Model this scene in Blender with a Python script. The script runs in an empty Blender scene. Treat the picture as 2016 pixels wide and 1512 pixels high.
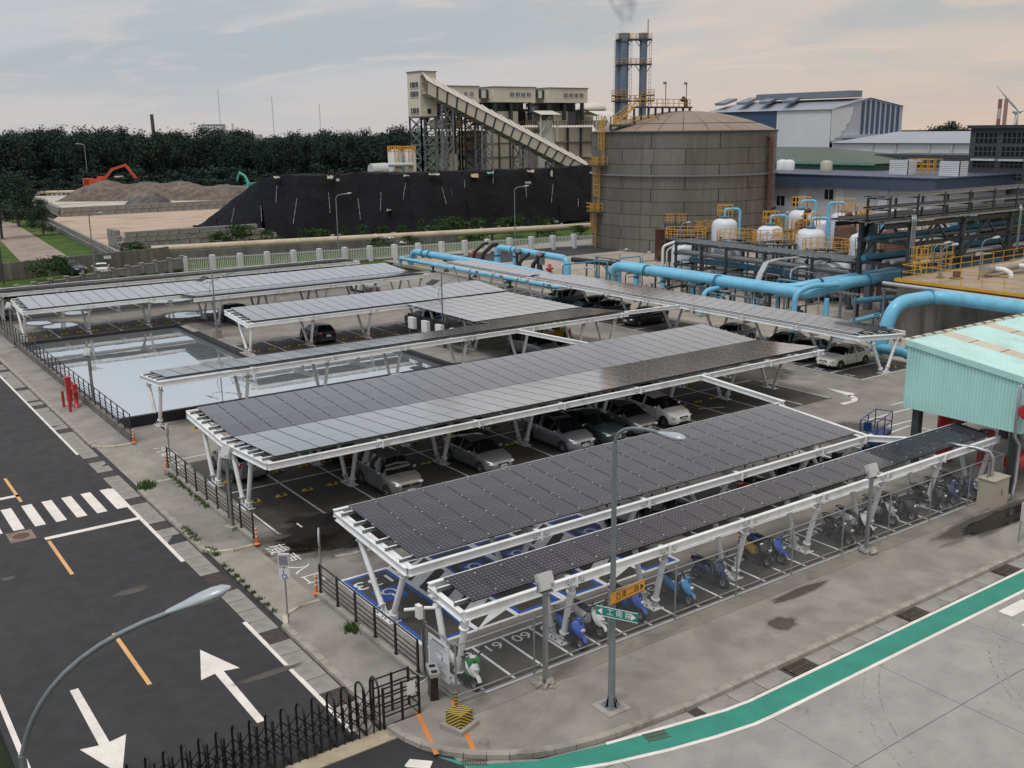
import bpy, math, random
from mathutils import Vector, Matrix
rad = math.radians
sc = bpy.context.scene
COL = sc.collection
random.seed(7)

# ------------------------------------------------------------------ camera
F, CX, CY, HC = 1997.15, 1008.0, 756.0, 16.4        # focal length in photo pixels, centre, eye height (m)
RM = Matrix(((0.81352152, 0.15021455, -0.56179919),
             (-0.58141523, 0.19050458, -0.79098947),
             (-0.01179281, 0.97012555, 0.24231661)))
cam_data = bpy.data.cameras.new('camera')
cam = bpy.data.objects.new('camera', cam_data); COL.objects.link(cam)
mw = RM.to_4x4(); mw.translation = (0, 0, HC); cam.matrix_world = mw
cam_data.sensor_width = 36.0; cam_data.sensor_fit = 'HORIZONTAL'
cam_data.lens = F * 36.0 / 2016.0
cam_data.clip_start = 0.1; cam_data.clip_end = 9000
sc.camera = cam

# ------------------------------------------------------------------ sky, sun, exposure
SUN_EL, SUN_AZ = 64, 205          # degrees: soft overcast sun from behind the camera's left shoulder
world = bpy.data.worlds.new('World'); sc.world = world; world.use_nodes = True
wt = world.node_tree; wt.nodes.clear()
def WN(t, **k):
    n = wt.nodes.new(t)
    for a, b in k.items(): setattr(n, a, b)
    return n
def wl(a, b): wt.links.new(a, b)
def wmath(op, a, b=None, c=None):
    n = WN('ShaderNodeMath', operation=op)
    for i, x in enumerate((a, b, c)):
        if x is None: continue
        if isinstance(x, (int, float)): n.inputs[i].default_value = x
        else: wl(x, n.inputs[i])
    return n.outputs[0]
def wmix(f, a, b):
    n = WN('ShaderNodeMix', data_type='RGBA')
    for s, x in ((0, f), (6, a), (7, b)):
        if isinstance(x, tuple): n.inputs[s].default_value = (*x, 1)
        elif isinstance(x, (int, float)): n.inputs[s].default_value = x
        else: wl(x, n.inputs[s])
    return n.outputs[2]
def wrange(x, a, b, c=0.0, d=1.0):
    n = WN('ShaderNodeMapRange', interpolation_type='SMOOTHSTEP')
    wl(x, n.inputs[0])
    for i, v in enumerate((a, b, c, d)): n.inputs[i + 1].default_value = v
    return n.outputs[0]
sky = WN('ShaderNodeTexSky', sky_type='NISHITA', sun_disc=False)
sky.sun_elevation = rad(SUN_EL); sky.sun_rotation = rad(90 - SUN_AZ); sky.air_density = 1.3; sky.dust_density = 3
tc = WN('ShaderNodeTexCoord'); sep = WN('ShaderNodeSeparateXYZ'); wl(tc.outputs['Generated'], sep.inputs[0])
dx, dy, dz = sep.outputs
zc = wmath('ADD', wmath('MAXIMUM', dz, 0.0), 0.10)
comb = WN('ShaderNodeCombineXYZ')
# cloud deck seen in perspective, long axis lying across the view
u = wmath('DIVIDE', wmath('ADD', wmath('MULTIPLY', dx, 0.81), wmath('MULTIPLY', dy, -0.58)), zc)
v = wmath('DIVIDE', wmath('ADD', wmath('MULTIPLY', dx, 0.58), wmath('MULTIPLY', dy, 0.81)), zc)
wl(wmath('ADD', u, wmath('MULTIPLY', v, 0.35)), comb.inputs[0]); wl(wmath('MULTIPLY', v, 1.0), comb.inputs[1])
def wnoise(scale, det, rough, off, dist=0.0):
    m = WN('ShaderNodeMapping'); wl(comb.outputs[0], m.inputs[0]); m.inputs['Location'].default_value = off
    n = WN('ShaderNodeTexNoise'); wl(m.outputs[0], n.inputs['Vector'])
    n.inputs['Scale'].default_value = scale; n.inputs['Detail'].default_value = det
    n.inputs['Roughness'].default_value = rough; n.inputs['Distortion'].default_value = dist
    return n.outputs['Fac']
az = wmath('DIVIDE', wmath('ADD', wmath('MULTIPLY', dx, 0.81), wmath('MULTIPLY', dy, -0.58)),
           wmath('SQRT', wmath('ADD', wmath('ADD', wmath('MULTIPLY', dx, dx), wmath('MULTIPLY', dy, dy)), 1e-4)))
warm = wrange(az, -0.25, 0.50)
low = wrange(dz, 0.0, 0.075, 1.0, 0.0)
n1 = wrange(wnoise(0.42, 5, 0.55, (3.1, 1.7, 0), 0.6), 0.42, 0.60)
n2 = wrange(wnoise(1.3, 7, 0.6, (7.7, 4.2, 0), 1.2), 0.50, 0.72)
basec = wmix(warm, (0.56, 0.58, 0.62), (0.66, 0.57, 0.50))
hor = wmix(warm, (0.63, 0.60, 0.59), (0.72, 0.56, 0.46))
c0 = wmix(low, basec, hor)
c1 = wmix(wmath('MULTIPLY', n1, wmath('SUBTRACT', 1.0, wmath('MULTIPLY', low, 0.8))), c0, wmix(warm, (0.46, 0.51, 0.555), (0.50, 0.50, 0.50)))
c2 = wmix(wmath('MULTIPLY', n2, wmath('SUBTRACT', 0.75, wmath('MULTIPLY', low, 0.45))), c1, wmix(warm, (0.66, 0.62, 0.61), (0.80, 0.62, 0.50)))
up = wmath('ADD', 1.0, wmath('MULTIPLY', wrange(dz, 0.10, 0.75), 0.38))      # overcast: brighter toward the zenith
vm = WN('ShaderNodeVectorMath', operation='SCALE'); wl(c2, vm.inputs[0]); wl(up, vm.inputs['Scale'])
bgc = WN('ShaderNodeBackground'); wl(vm.outputs[0], bgc.inputs[0]); bgc.inputs[1].default_value = 1.0
bgs = WN('ShaderNodeBackground'); wl(sky.outputs[0], bgs.inputs[0]); bgs.inputs[1].default_value = 0.10
mx = WN('ShaderNodeMixShader'); mx.inputs[0].default_value = 0.92
wl(bgs.outputs[0], mx.inputs[1]); wl(bgc.outputs[0], mx.inputs[2])
wo = WN('ShaderNodeOutputWorld'); wl(mx.outputs[0], wo.inputs[0])

sun_data = bpy.data.lights.new('sun', 'SUN'); sun_data.energy = 1.45; sun_data.angle = rad(16); sun_data.color = (1.0, 0.97, 0.93)
sun = bpy.data.objects.new('sun', sun_data); COL.objects.link(sun)
sv = Vector((math.cos(rad(SUN_AZ)) * math.cos(rad(SUN_EL)), math.sin(rad(SUN_AZ)) * math.cos(rad(SUN_EL)), math.sin(rad(SUN_EL))))
sun.rotation_euler = sv.to_track_quat('Z', 'Y').to_euler()

sc.render.engine = 'CYCLES'
sc.view_settings.view_transform = 'Standard'; sc.view_settings.look = 'None'
sc.view_settings.exposure = 0.0; sc.view_settings.gamma = 1.0; sc.view_settings.use_curve_mapping = False
sc.cycles.max_bounces = 6; sc.cycles.diffuse_bounces = 3; sc.cycles.glossy_bounces = 4
sc.cycles.transparent_max_bounces = 8; sc.cycles.use_denoising = True

# ------------------------------------------------------------------ survey helpers: a sight line of the photo cut with a plane of the place
def ray(px, py): return RM @ Vector((px - CX, CY - py, -F))
def G(px, py, z=0.0):
    d = ray(px, py); t = (z - HC) / d.z
    return Vector((d.x * t, d.y * t, z))
def AX(px, py, X):
    d = ray(px, py); t = X / d.x
    return Vector((X, d.y * t, HC + d.z * t))
def AY(px, py, Y):
    d = ray(px, py); t = Y / d.y
    return Vector((d.x * t, Y, HC + d.z * t))
def AD(px, py, D):
    d = ray(px, py); t = D / math.hypot(d.x, d.y)
    return Vector((d.x * t, d.y * t, HC + d.z * t))

# ------------------------------------------------------------------ mesh helpers
class MB:
    def __init__(s): s.v = []; s.f = []; s.m = []; s.s = []
    def add(s, vs, fs, mi=0, sm=False):
        n = len(s.v); s.v += [tuple(a) for a in vs]
        for f in fs: s.f.append([n + i for i in f]); s.m.append(mi); s.s.append(sm)
    def box(s, x0, x1, y0, y1, z0, z1, mi=0):
        s.add([(x0, y0, z0), (x1, y0, z0), (x1, y1, z0), (x0, y1, z0), (x0, y0, z1), (x1, y0, z1), (x1, y1, z1), (x0, y1, z1)],
              [(0, 3, 2, 1), (4, 5, 6, 7), (0, 1, 5, 4), (1, 2, 6, 5), (2, 3, 7, 6), (3, 0, 4, 7)], mi)
    def cbox(s, c, sx, sy, sz, mi=0, rz=0.0):
        ca, sa = math.cos(rz), math.sin(rz); vs = []
        for z in (-.5, .5):
            for x, y in ((-.5, -.5), (.5, -.5), (.5, .5), (-.5, .5)):
                vs.append((c[0] + x * sx * ca - y * sy * sa, c[1] + x * sx * sa + y * sy * ca, c[2] + z * sz))
        s.add(vs, [(0, 3, 2, 1), (4, 5, 6, 7), (0, 1, 5, 4), (1, 2, 6, 5), (2, 3, 7, 6), (3, 0, 4, 7)], mi)
    def bar(s, p, q, w, h, mi=0, up=(0, 0, 1)):
        p, q = Vector(p), Vector(q); d = q - p
        if d.length < 1e-6: return
        d.normalize(); up = Vector(up)
        if abs(d.dot(up)) > .99: up = Vector((1, 0, 0))
        a = d.cross(up).normalized() * (w / 2); b = a.cross(d).normalized() * (h / 2)
        vs = [p - a - b, p + a - b, p + a + b, p - a + b, q - a - b, q + a - b, q + a + b, q - a + b]
        s.add(vs, [(3, 2, 1, 0), (4, 5, 6, 7), (0, 1, 5, 4), (1, 2, 6, 5), (2, 3, 7, 6), (3, 0, 4, 7)], mi)
    def ibeam(s, p, q, w, h, mi=0, t=0.03):
        # I section: two flanges and a web
        p, q = Vector(p), Vector(q); z = Vector((0, 0, h / 2 - t / 2))
        s.bar(p + z, q + z, w, t, mi); s.bar(p - z, q - z, w, t, mi)
        s.bar(p, q, t * .8, h - 2 * t - .004, mi)
    def tube(s, pts, r, n=8, mi=0, cap=True):
        pts = [Vector(p) for p in pts]; k = len(pts)
        rs = r if isinstance(r, (list, tuple)) else [r] * k
        tang = []
        for i in range(k):
            a = pts[max(i - 1, 0)]; b = pts[min(i + 1, k - 1)]
            tang.append((b - a).normalized() if (b - a).length > 1e-9 else Vector((0, 0, 1)))
        nrm = tang[0].orthogonal().normalized(); rings = []
        for i in range(k):
            nrm = nrm - tang[i] * nrm.dot(tang[i])
            nrm = nrm.normalized() if nrm.length > 1e-6 else tang[i].orthogonal().normalized()
            bn = tang[i].cross(nrm)
            rings.append([pts[i] + (nrm * math.cos(2 * math.pi * j / n) + bn * math.sin(2 * math.pi * j / n)) * rs[i] for j in range(n)])
        vs = [p for ring in rings for p in ring]
        fs = [(i * n + j, i * n + (j + 1) % n, (i + 1) * n + (j + 1) % n, (i + 1) * n + j) for i in range(k - 1) for j in range(n)]
        s.add(vs, fs, mi, n > 5)
        if cap:
            s.add(rings[0], [tuple(range(n - 1, -1, -1))], mi); s.add(rings[-1], [tuple(range(n))], mi)
    def lathe(s, prof, c=(0, 0, 0), n=16, mi=0, sm=True, axis='z'):
        vs = []
        for r, z in prof:
            for j in range(n):
                a = 2 * math.pi * j / n; x, y = r * math.cos(a), r * math.sin(a)
                if axis == 'z': vs.append((c[0] + x, c[1] + y, c[2] + z))
                elif axis == 'y': vs.append((c[0] + x, c[1] + z, c[2] - y))
                else: vs.append((c[0] + z, c[1] + x, c[2] + y))
        k = len(prof)
        s.add(vs, [(i * n + j, i * n + (j + 1) % n, (i + 1) * n + (j + 1) % n, (i + 1) * n + j) for i in range(k - 1) for j in range(n)], mi, sm)
    def disc(s, c, r, n=16, mi=0, z=0):
        s.add([(c[0] + r * math.cos(2 * math.pi * j / n), c[1] + r * math.sin(2 * math.pi * j / n), c[2]) for j in range(n)], [tuple(range(n))], mi)
    def ell(s, c, rx, ry, rz, n=10, m=6, mi=0, rot=None):
        vs = []; R = Matrix.Rotation(rot, 3, 'Z') if isinstance(rot, float) else (rot or Matrix.Identity(3))
        for i in range(m + 1):
            t = math.pi * i / m
            for j in range(n):
                a = 2 * math.pi * j / n
                vs.append(Vector(c) + R @ Vector((rx * math.sin(t) * math.cos(a), ry * math.sin(t) * math.sin(a), -rz * math.cos(t))))
        s.add(vs, [(i * n + j, i * n + (j + 1) % n, (i + 1) * n + (j + 1) % n, (i + 1) * n + j) for i in range(m) for j in range(n)], mi, True)
    def prism(s, poly, z0, z1, mi=0):
        a = sum(poly[i][0] * poly[(i + 1) % len(poly)][1] - poly[(i + 1) % len(poly)][0] * poly[i][1] for i in range(len(poly)))
        if a < 0: poly = poly[::-1]
        n = len(poly)
        s.add([(p[0], p[1], z0) for p in poly] + [(p[0], p[1], z1) for p in poly],
              [tuple(range(n - 1, -1, -1)), tuple(range(n, 2 * n))] + [(i, (i + 1) % n, n + (i + 1) % n, n + i) for i in range(n)], mi)
    def sheet(s, poly, z, mi=0):
        a = sum(poly[i][0] * poly[(i + 1) % len(poly)][1] - poly[(i + 1) % len(poly)][0] * poly[i][1] for i in range(len(poly)))
        if a < 0: poly = poly[::-1]
        s.add([(p[0], p[1], z) for p in poly], [tuple(range(len(poly)))], mi)
    def poly(s, pts, mi=0): s.add(pts, [tuple(range(len(pts)))], mi)
    def weld(s):
        key = {}; mp = []; nv = []
        for p in s.v:
            k = (round(p[0], 4), round(p[1], 4), round(p[2], 4))
            if k not in key: key[k] = len(nv); nv.append(p)
            mp.append(key[k])
        F_ = []
        for f, m, sm in zip(s.f, s.m, s.s):
            g = []
            for i in f:
                if mp[i] not in g: g.append(mp[i])
            if len(g) > 2: F_.append((g, m, sm))
        s.v = nv; s.f = [a for a, _, _ in F_]; s.m = [a for _, a, _ in F_]; s.s = [a for _, _, a in F_]; return s
    def xf(s, mat): s.v = [tuple(mat @ Vector(p)) for p in s.v]; return s
    def mesh(s, name, mats):
        me = bpy.data.meshes.new(name); me.from_pydata(s.v, [], s.f)
        for m in (mats if isinstance(mats, (list, tuple)) else [mats]): me.materials.append(m)
        me.polygons.foreach_set('material_index', s.m); me.polygons.foreach_set('use_smooth', s.s)
        me.update(); return me

OFF = {}
def clean(name): return name
def thing(name, label, cat, loc=(0, 0, 0), rz=0.0, group=None, world=False):
    o = bpy.data.objects.new(name, None); COL.objects.link(o); o.empty_display_size = .3
    o.location = loc; o.rotation_euler = (0, 0, rz)
    tagp(o, label, cat, group)
    if world: OFF[o.name] = Vector(loc)
    return o
def tagp(o, label, cat, group=None):
    if label: o['label'] = label
    if cat: o['category'] = cat
    if group: o['group'] = group
    return o
def part(name, mb, mats, parent=None, label=None, kind=None):
    off = OFF.get(parent.name) if parent else None
    if off is not None: mb.v = [(a - off.x, b - off.y, c - off.z) for a, b, c in mb.v]
    o = bpy.data.objects.new(name, mb.mesh(name, mats)); COL.objects.link(o)
    if parent: o.parent = parent
    if off is not None: OFF[o.name] = off
    if label: o['label'] = label
    if kind: o['kind'] = kind
    return o
def inst(name, me, parent, loc, rot=(0, 0, 0), world=False, scale=None):
    o = bpy.data.objects.new(name, me); COL.objects.link(o)
    l = Vector(loc)
    if world and parent and parent.name in OFF: l = l - OFF[parent.name]
    o.location = l; o.rotation_euler = rot
    if scale: o.scale = scale
    if parent: o.parent = parent
    return o
def single(name, mb, mats, label, cat, group=None, base=None):
    """a thing that is one mesh; its origin is moved to base"""
    if base is not None:
        b = Vector(base); mb.v = [(x - b.x, y - b.y, z - b.z) for x, y, z in mb.v]
    o = bpy.data.objects.new(name, mb.mesh(name, mats)); COL.objects.link(o)
    if base is not None: o.location = base
    return tagp(o, label, cat, group)
def struct(name, mb, mats, parent=None):
    o = part(name, mb, mats, parent)
    if not parent: o['kind'] = 'structure'
    return o
def kids(o): return list(o.children)
def dup(root, loc, rz=0.0, label=None, group=None, scale=None):
    def cp(o, par):
        c = o.copy(); COL.objects.link(c); c.parent = par
        for k in kids(o): cp(k, c)
        return c
    r = cp(root, None); r.location = loc; r.rotation_euler = (0, 0, rz)
    if scale: r.scale = (scale,) * 3 if isinstance(scale, (int, float)) else scale
    if label: r['label'] = label
    if group: r['group'] = group
    return r
def recolor(root, old, new):
    """a copy's own paint: material slots linked to the object, mesh shared"""
    for o in [root] + [c for c in root.children_recursive]:
        if o.type != 'MESH': continue
        for s in o.material_slots:
            if s.material == old:
                s.link = 'OBJECT'; s.material = new

# ------------------------------------------------------------------ materials
class NT:
    def __init__(s, name):
        s.mat = bpy.data.materials.new(name); s.mat.use_nodes = True
        s.t = s.mat.node_tree; s.t.nodes.clear()
        s.out = s.n('ShaderNodeOutputMaterial'); s.b = s.n('ShaderNodeBsdfPrincipled'); s.l(s.b.outputs[0], s.out.inputs[0])
        s.tc = s.n('ShaderNodeTexCoord')
    def n(s, t, **k):
        x = s.t.nodes.new(t)
        for a, b in k.items(): setattr(x, a, b)
        return x
    def l(s, a, b): s.t.links.new(a, b)
    def set(s, sock, x):
        if isinstance(x, tuple): sock.default_value = (*x, 1) if len(x) == 3 else x
        elif isinstance(x, (int, float)): sock.default_value = x
        else: s.l(x, sock)
    def math(s, op, a, b=None, c=None, clamp=False):
        n = s.n('ShaderNodeMath', operation=op); n.use_clamp = clamp
        for i, x in enumerate((a, b, c)):
            if x is not None: s.set(n.inputs[i], x)
        return n.outputs[0]
    def mix(s, f, a, b, blend='MIX'):
        n = s.n('ShaderNodeMix', data_type='RGBA', blend_type=blend)
        s.set(n.inputs[0], f); s.set(n.inputs[6], a); s.set(n.inputs[7], b); return n.outputs[2]
    def rng(s, x, a, b, c=0.0, d=1.0):
        n = s.n('ShaderNodeMapRange', interpolation_type='SMOOTHSTEP'); s.l(x, n.inputs[0])
        for i, v in enumerate((a, b, c, d)): n.inputs[i + 1].default_value = v
        return n.outputs[0]
    def map(s, scale=(1, 1, 1), loc=(0, 0, 0), rot=(0, 0, 0), src='Object'):
        m = s.n('ShaderNodeMapping'); s.l(s.tc.outputs[src], m.inputs[0])
        m.inputs['Scale'].default_value = scale; m.inputs['Location'].default_value = loc; m.inputs['Rotation'].default_value = rot
        return m.outputs[0]
    def noise(s, scale, det=5, rough=.55, vec=None, dist=0.0):
        n = s.n('ShaderNodeTexNoise'); s.l(vec if vec is not None else s.tc.outputs['Object'], n.inputs['Vector'])
        n.inputs['Scale'].default_value = scale; n.inputs['Detail'].default_value = det
        n.inputs['Roughness'].default_value = rough; n.inputs['Distortion'].default_value = dist
        return n.outputs['Fac']
    def vor(s, scale, vec=None, feat='F1', out='Distance'):
        n = s.n('ShaderNodeTexVoronoi', feature=feat); s.l(vec if vec is not None else s.tc.outputs['Object'], n.inputs['Vector'])
        n.inputs['Scale'].default_value = scale; return n.outputs[out]
    def bump(s, h, strength=.3, dist=.02):
        n = s.n('ShaderNodeBump'); n.inputs['Strength'].default_value = strength; n.inputs['Distance'].default_value = dist
        s.l(h, n.inputs['Height']); s.l(n.outputs[0], s.b.inputs['Normal'])
    def fin(s, col, rough=.6, metal=0.0, spec=.5, coat=0.0, ior=None):
        s.set(s.b.inputs['Base Color'], col); s.set(s.b.inputs['Roughness'], rough); s.set(s.b.inputs['Metallic'], metal)
        s.b.inputs['Specular IOR Level'].default_value = spec
        if coat: s.b.inputs['Coat Weight'].default_value = coat; s.b.inputs['Coat Roughness'].default_value = .05
        if ior: s.b.inputs['IOR'].default_value = ior
        return s.mat
def mul(c, k): return tuple(min(1, max(0, x * k)) for x in c)
def M(name, col, rough=.6, metal=0.0, var=.14, scale=1.3, bump=0.0, bscale=30, spec=.5, coat=0.0, dirt=None, dscale=.8, damt=.5, stretch=(1, 1, 1)):
    """plain painted / cast / woven surface: two scales of uneven tone, optional dirt, optional fine relief"""
    t = NT(name); vec = t.map(stretch)
    a = t.noise(scale, 6, .6, vec); f = t.noise(scale * 9, 3, .6, vec)
    k = t.math('ADD', t.math('MULTIPLY', a, .7), t.math('MULTIPLY', f, .3))
    c = t.mix(t.rng(k, .3, .7), mul(col, 1 - var), mul(col, 1 + var))
    if dirt:
        d = t.rng(t.noise(dscale, 7, .65, t.map(stretch, (9, 3, 5))), .48, .72)
        c = t.mix(t.math('MULTIPLY', d, damt), c, dirt)
    if bump: t.bump(t.noise(bscale, 4, .6), bump, .02)
    r = t.rng(f, .3, .7, max(0, rough - .08), min(1, rough + .08))
    return t.fin(c, r, metal, spec, coat)
# ================================================================== ground materials
def asphalt_mat():
    t = NT('asphalt'); v = t.map()
    g = t.noise(60, 3, .7, v); b = t.noise(.16, 5, .6, v, .6); m = t.noise(1.4, 6, .6, v)
    c = t.mix(t.rng(g, .25, .75), (.017, .0175, .0195), (.033, .033, .036))
    c = t.mix(t.math('MULTIPLY', t.rng(b, .42, .66), .45), c, (.042, .042, .045))
    lane = t.noise(.5, 4, .5, t.map((1.0, .04, 1)))
    c = t.mix(t.math('MULTIPLY', t.rng(lane, .5, .7), .35), c, (.016, .016, .018))
    c = t.mix(t.math('MULTIPLY', t.rng(m, .62, .74), .3), c, (.05, .05, .05))
    cr = t.vor(.22, t.map(src='Object'), 'DISTANCE_TO_EDGE'); w = t.math('ADD', cr, t.math('MULTIPLY', t.math('SUBTRACT', t.noise(2.2, 5), .5), .22))
    c = t.mix(t.math('MULTIPLY', t.math('MULTIPLY', t.rng(t.math('ABSOLUTE', w), .0, .006, 1, 0), t.rng(b, .5, .6)), .55), c, (.016, .016, .018))
    t.bump(g, .35, .01)
    return t.fin(c, t.rng(m, .3, .7, .62, .85))
def concrete_mat(name, lo, hi, stain, samt=.45, sscale=.35, fine=24, wet=None, stretch=(1, 1, 1)):
    t = NT(name); v = t.map(stretch)
    a = t.noise(.7, 7, .62, v); f = t.noise(fine, 4, .65, v); b = t.noise(sscale, 6, .6, t.map(stretch, (5, 11, 2)), .8)
    c = t.mix(t.rng(a, .3, .7), lo, hi)
    c = t.mix(t.math('MULTIPLY', t.rng(f, .35, .7), .16), c, mul(hi, 1.25))
    c = t.mix(t.math('MULTIPLY', t.rng(b, .45, .72), samt), c, stain)
    sp = t.noise(3.1, 6, .7, t.map(stretch, (1, 2, 3)))
    c = t.mix(t.math('MULTIPLY', t.rng(sp, .60, .76), samt * .9), c, mul(stain, .7))
    vc = t.vor(.12, t.map(stretch), 'DISTANCE_TO_EDGE'); w = t.math('ADD', vc, t.math('MULTIPLY', t.math('SUBTRACT', t.noise(1.4, 6), .5), .3))
    c = t.mix(t.math('MULTIPLY', t.math('MULTIPLY', t.rng(t.math('ABSOLUTE', w), 0, .008, 1, 0), t.rng(b, .52, .62)), .5), c, mul(lo, .35))
    t.bump(f, .2, .01)
    return t.fin(c, t.rng(a, .3, .7, .72, .9))
ASPH = asphalt_mat()
CONC_LOT = concrete_mat('lot_concrete', (.200, .187, .168), (.295, .277, .250), (.135, .126, .115), .55, .16)
CONC_PATH = concrete_mat('path_concrete', (.205, .192, .174), (.30, .28, .255), (.125, .115, .104), .6, .3)
CONC_FORE = concrete_mat('forecourt_concrete', (.255, .248, .238), (.345, .333, .32), (.185, .178, .17), .5, .22)
CONC_KERB = concrete_mat('kerb_concrete', (.24, .225, .20), (.36, .335, .30), (.12, .11, .095), .7, .9)
CONC_SLAB = concrete_mat('gutter_concrete', (.235, .225, .21), (.335, .32, .30), (.17, .16, .145), .6, .8)
CONC_WALL = concrete_mat('wall_concrete', (.11, .105, .10), (.19, .18, .17), (.055, .052, .05), .7, .35, stretch=(1, 1, .35))
CONC_BLOCK = concrete_mat('block_concrete', (.18, .178, .17), (.29, .285, .27), (.09, .09, .088), .7, .5)
SAND = concrete_mat('yard_sand', (.36, .27, .20), (.52, .40, .31), (.19, .135, .10), .75, .09, 3, stretch=(.5, 1.6, 1))
DIRT = concrete_mat('bare_earth', (.22, .175, .14), (.34, .275, .225), (.13, .10, .08), .6, .2, 6)
TRACK = concrete_mat('gate_track_concrete', (.33, .27, .17), (.45, .40, .30), (.16, .14, .11), .8, 1.2)
def worn_paint(name, col, under, wear=.56):
    t = NT(name); w = t.rng(t.noise(7, 8, .75), wear, wear + .14); d = t.noise(1.1, 5, .6)
    c = t.mix(t.rng(d, .3, .7), mul(col, .84), col); c = t.mix(w, c, under)
    cr = t.vor(1.6, t.map((1, 1, 1)), 'DISTANCE_TO_EDGE')
    c = t.mix(t.math('MULTIPLY', t.rng(cr, 0, .012, 1, 0), .35), c, under)
    return t.fin(c, .7)
WHITE_R = worn_paint('road_white_paint', (.80, .76, .71), (.12, .12, .12), .64)
WHITE_L = worn_paint('lot_white_paint', (.72, .72, .71), (.25, .24, .22), .57)
WHITE_D = worn_paint('bay_white_paint', (.78, .80, .82), (.3, .3, .3), .66)
YEL_R = worn_paint('road_orange_paint', (.74, .42, .17), (.10, .09, .08), .62)
ORG_P = worn_paint('path_orange_paint', (.62, .22, .05), (.22, .20, .18), .56)
BLUE_P = worn_paint('bay_blue_paint', (.030, .105, .42), (.16, .15, .14), .62)
GREEN_P = worn_paint('cycle_lane_green', (.030, .255, .190), (.10, .30, .24), .70)
def grass_mat(name, a, b, soil):
    t = NT(name); n = t.noise(.25, 7, .65); f = t.noise(4, 4, .7)
    c = t.mix(t.rng(n, .3, .7), a, b); c = t.mix(t.math('MULTIPLY', t.rng(f, .5, .75), .5), c, mul(a, .5))
    c = t.mix(t.rng(t.noise(.12, 5, .6, t.map(loc=(4, 4, 4))), .58, .7), c, soil); t.bump(f, .8, .1)
    return t.fin(c, .9, spec=.1)
GRASS = grass_mat('verge_grass', (.042, .080, .018), (.078, .128, .032), (.16, .14, .08))
TERR = grass_mat('terrain_scrub', (.028, .040, .020), (.05, .062, .032), (.075, .066, .05))
STEEL_G = M('galvanised_steel', (.36, .38, .39), .42, .75, .16, 2.2, dirt=(.20, .20, .20), damt=.4)
IRON = M('cast_iron', (.10, .078, .064), .6, .3, .3, 5, bump=.4)
BLACK = M('black_paint', (.012, .013, .015), .45, 0, .3, 3, spec=.5)
DARK = M('dark_void', (.006, .006, .007), .9)

# ================================================================== ground
mb = MB(); R_ = 4500
mb.sheet([(R_ * math.cos(a * math.pi / 24), R_ * math.sin(a * math.pi / 24)) for a in range(48)], -0.36)
struct('terrain', mb, TERR)
mb = MB(); mb.box(2.9, 12.6, -6, 150, -.34, 0.0); struct('road', mb, ASPH)

lot = MB(); lot.box(13.76, 63.8, 22.62, 106.0, -.34, 0.0); lot = struct('parking_lot', lot, CONC_LOT)
mb = MB(); mb.box(63.8, 178, 18.0, 121.5, -.34, -.004); struct('plant_yard', mb, concrete_mat('yard_concrete', (.30, .265, .22), (.42, .375, .315), (.17, .15, .12), .6, .12))
mb = MB(); mb.box(72, 125, 106.5, 116.0, -.1, .004); struct('service_road', mb, ASPH)

# forecourt: cast slabs 4.9 m wide with open joints over a dark bed
KERBC = [(11.78, 24.6), (11.78, 23.3), (11.95, 22.0), (12.35, 21.1), (13.07, 20.25), (14.44, 19.33), (16.5, 18.82), (19.2, 18.62), (64, 18.62)]
mb = MB(); mb.box(12.0, 64, -12, 18.6, -.34, -.03); mb.box(2.9, 12.0, -12, 20.1, -.33, .001)
mb.prism([(12.0, 18.6), (12.0, 21.4), (12.9, 20.5), (14.4, 19.4), (16.5, 18.9), (19, 18.7), (19, 18.6)], -.34, -.03)
fore = struct('forecourt', mb, M('joint_bed', (.03, .028, .026), .9))
xs = [12.0, 16.1, 20.95, 25.9, 30.8, 35.7, 40.6, 45.5]; ys = [4.0, 9.2, 14.0, 17.86]
for i in range(len(xs) - 1):
    for j in range(len(ys) - 1):
        s = MB(); g = .012
        s.box(xs[i] + g, xs[i + 1] - g, ys[j] + g, ys[j + 1] - g, -.029, 0.0)
        part('concrete_slab', s, CONC_FORE, fore)
# concrete apron under the gutter corner
s = MB(); s.prism([(12.012, 17.872), (12.012, 21.38), (12.35, 20.96), (13.07, 20.12), (14.44, 19.2), (16.5, 18.7), (19.2, 18.5), (19.2, 17.872)], -.029, -.001); part('concrete_slab', s, CONC_SLAB, fore)

# sidewalks with dropped driveways, kerb stones, gutter slabs
def sidewalk(y0, y1, r0, r1):
    mb = MB(); P = [(12.02, y0 + (1.0 if r0 else 0)), (12.35, y0 + (.25 if r0 else 0)), (13.0, y0)] if r0 else [(12.02, y0)]
    P += [(13.72, y0), (13.72, y1)]
    P += [(13.0, y1), (12.35, y1 - .25), (12.02, y1 - 1.0)] if r1 else [(12.02, y1)]
    mb.prism(P, -.3, .12); o = struct('sidewalk', mb, CONC_PATH)
    return o
sidewalk(55.3, 128, True, False); sidewalk(37.8, 47.8, True, True); 
mb = MB(); mb.prism([(12.02, 30.2), (12.35, 30.95), (13.0, 31.3), (13.72, 31.3), (13.72, 24.4), (12.02, 24.4)], -.3, .12); struct('sidewalk', mb, CONC_PATH)
mb = MB(); mb.box(12.0, 13.75, 24, 130, -.32, .035); struct('driveway', mb, concrete_mat('driveway_concrete', (.24, .22, .195), (.34, .315, .28), (.15, .137, .12), .6, .4))
mb = MB(); mb.box(10.99, 12.0, 22.6, 130, -.33, -.02); gut = struct('gutter', mb, M('gutter_bed', (.05, .047, .043), .9))
slab = MB(); slab.box(.012, .76, -.462, .462, -.05, .006); slab_me = slab.mesh('gutter_slab', CONC_SLAB)
grate_y = [25.1, 29.9, 34.4, 36.0, 42.3, 46.6, 51.0, 53.6, 60.2, 66.8, 73, 79.5]
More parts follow.
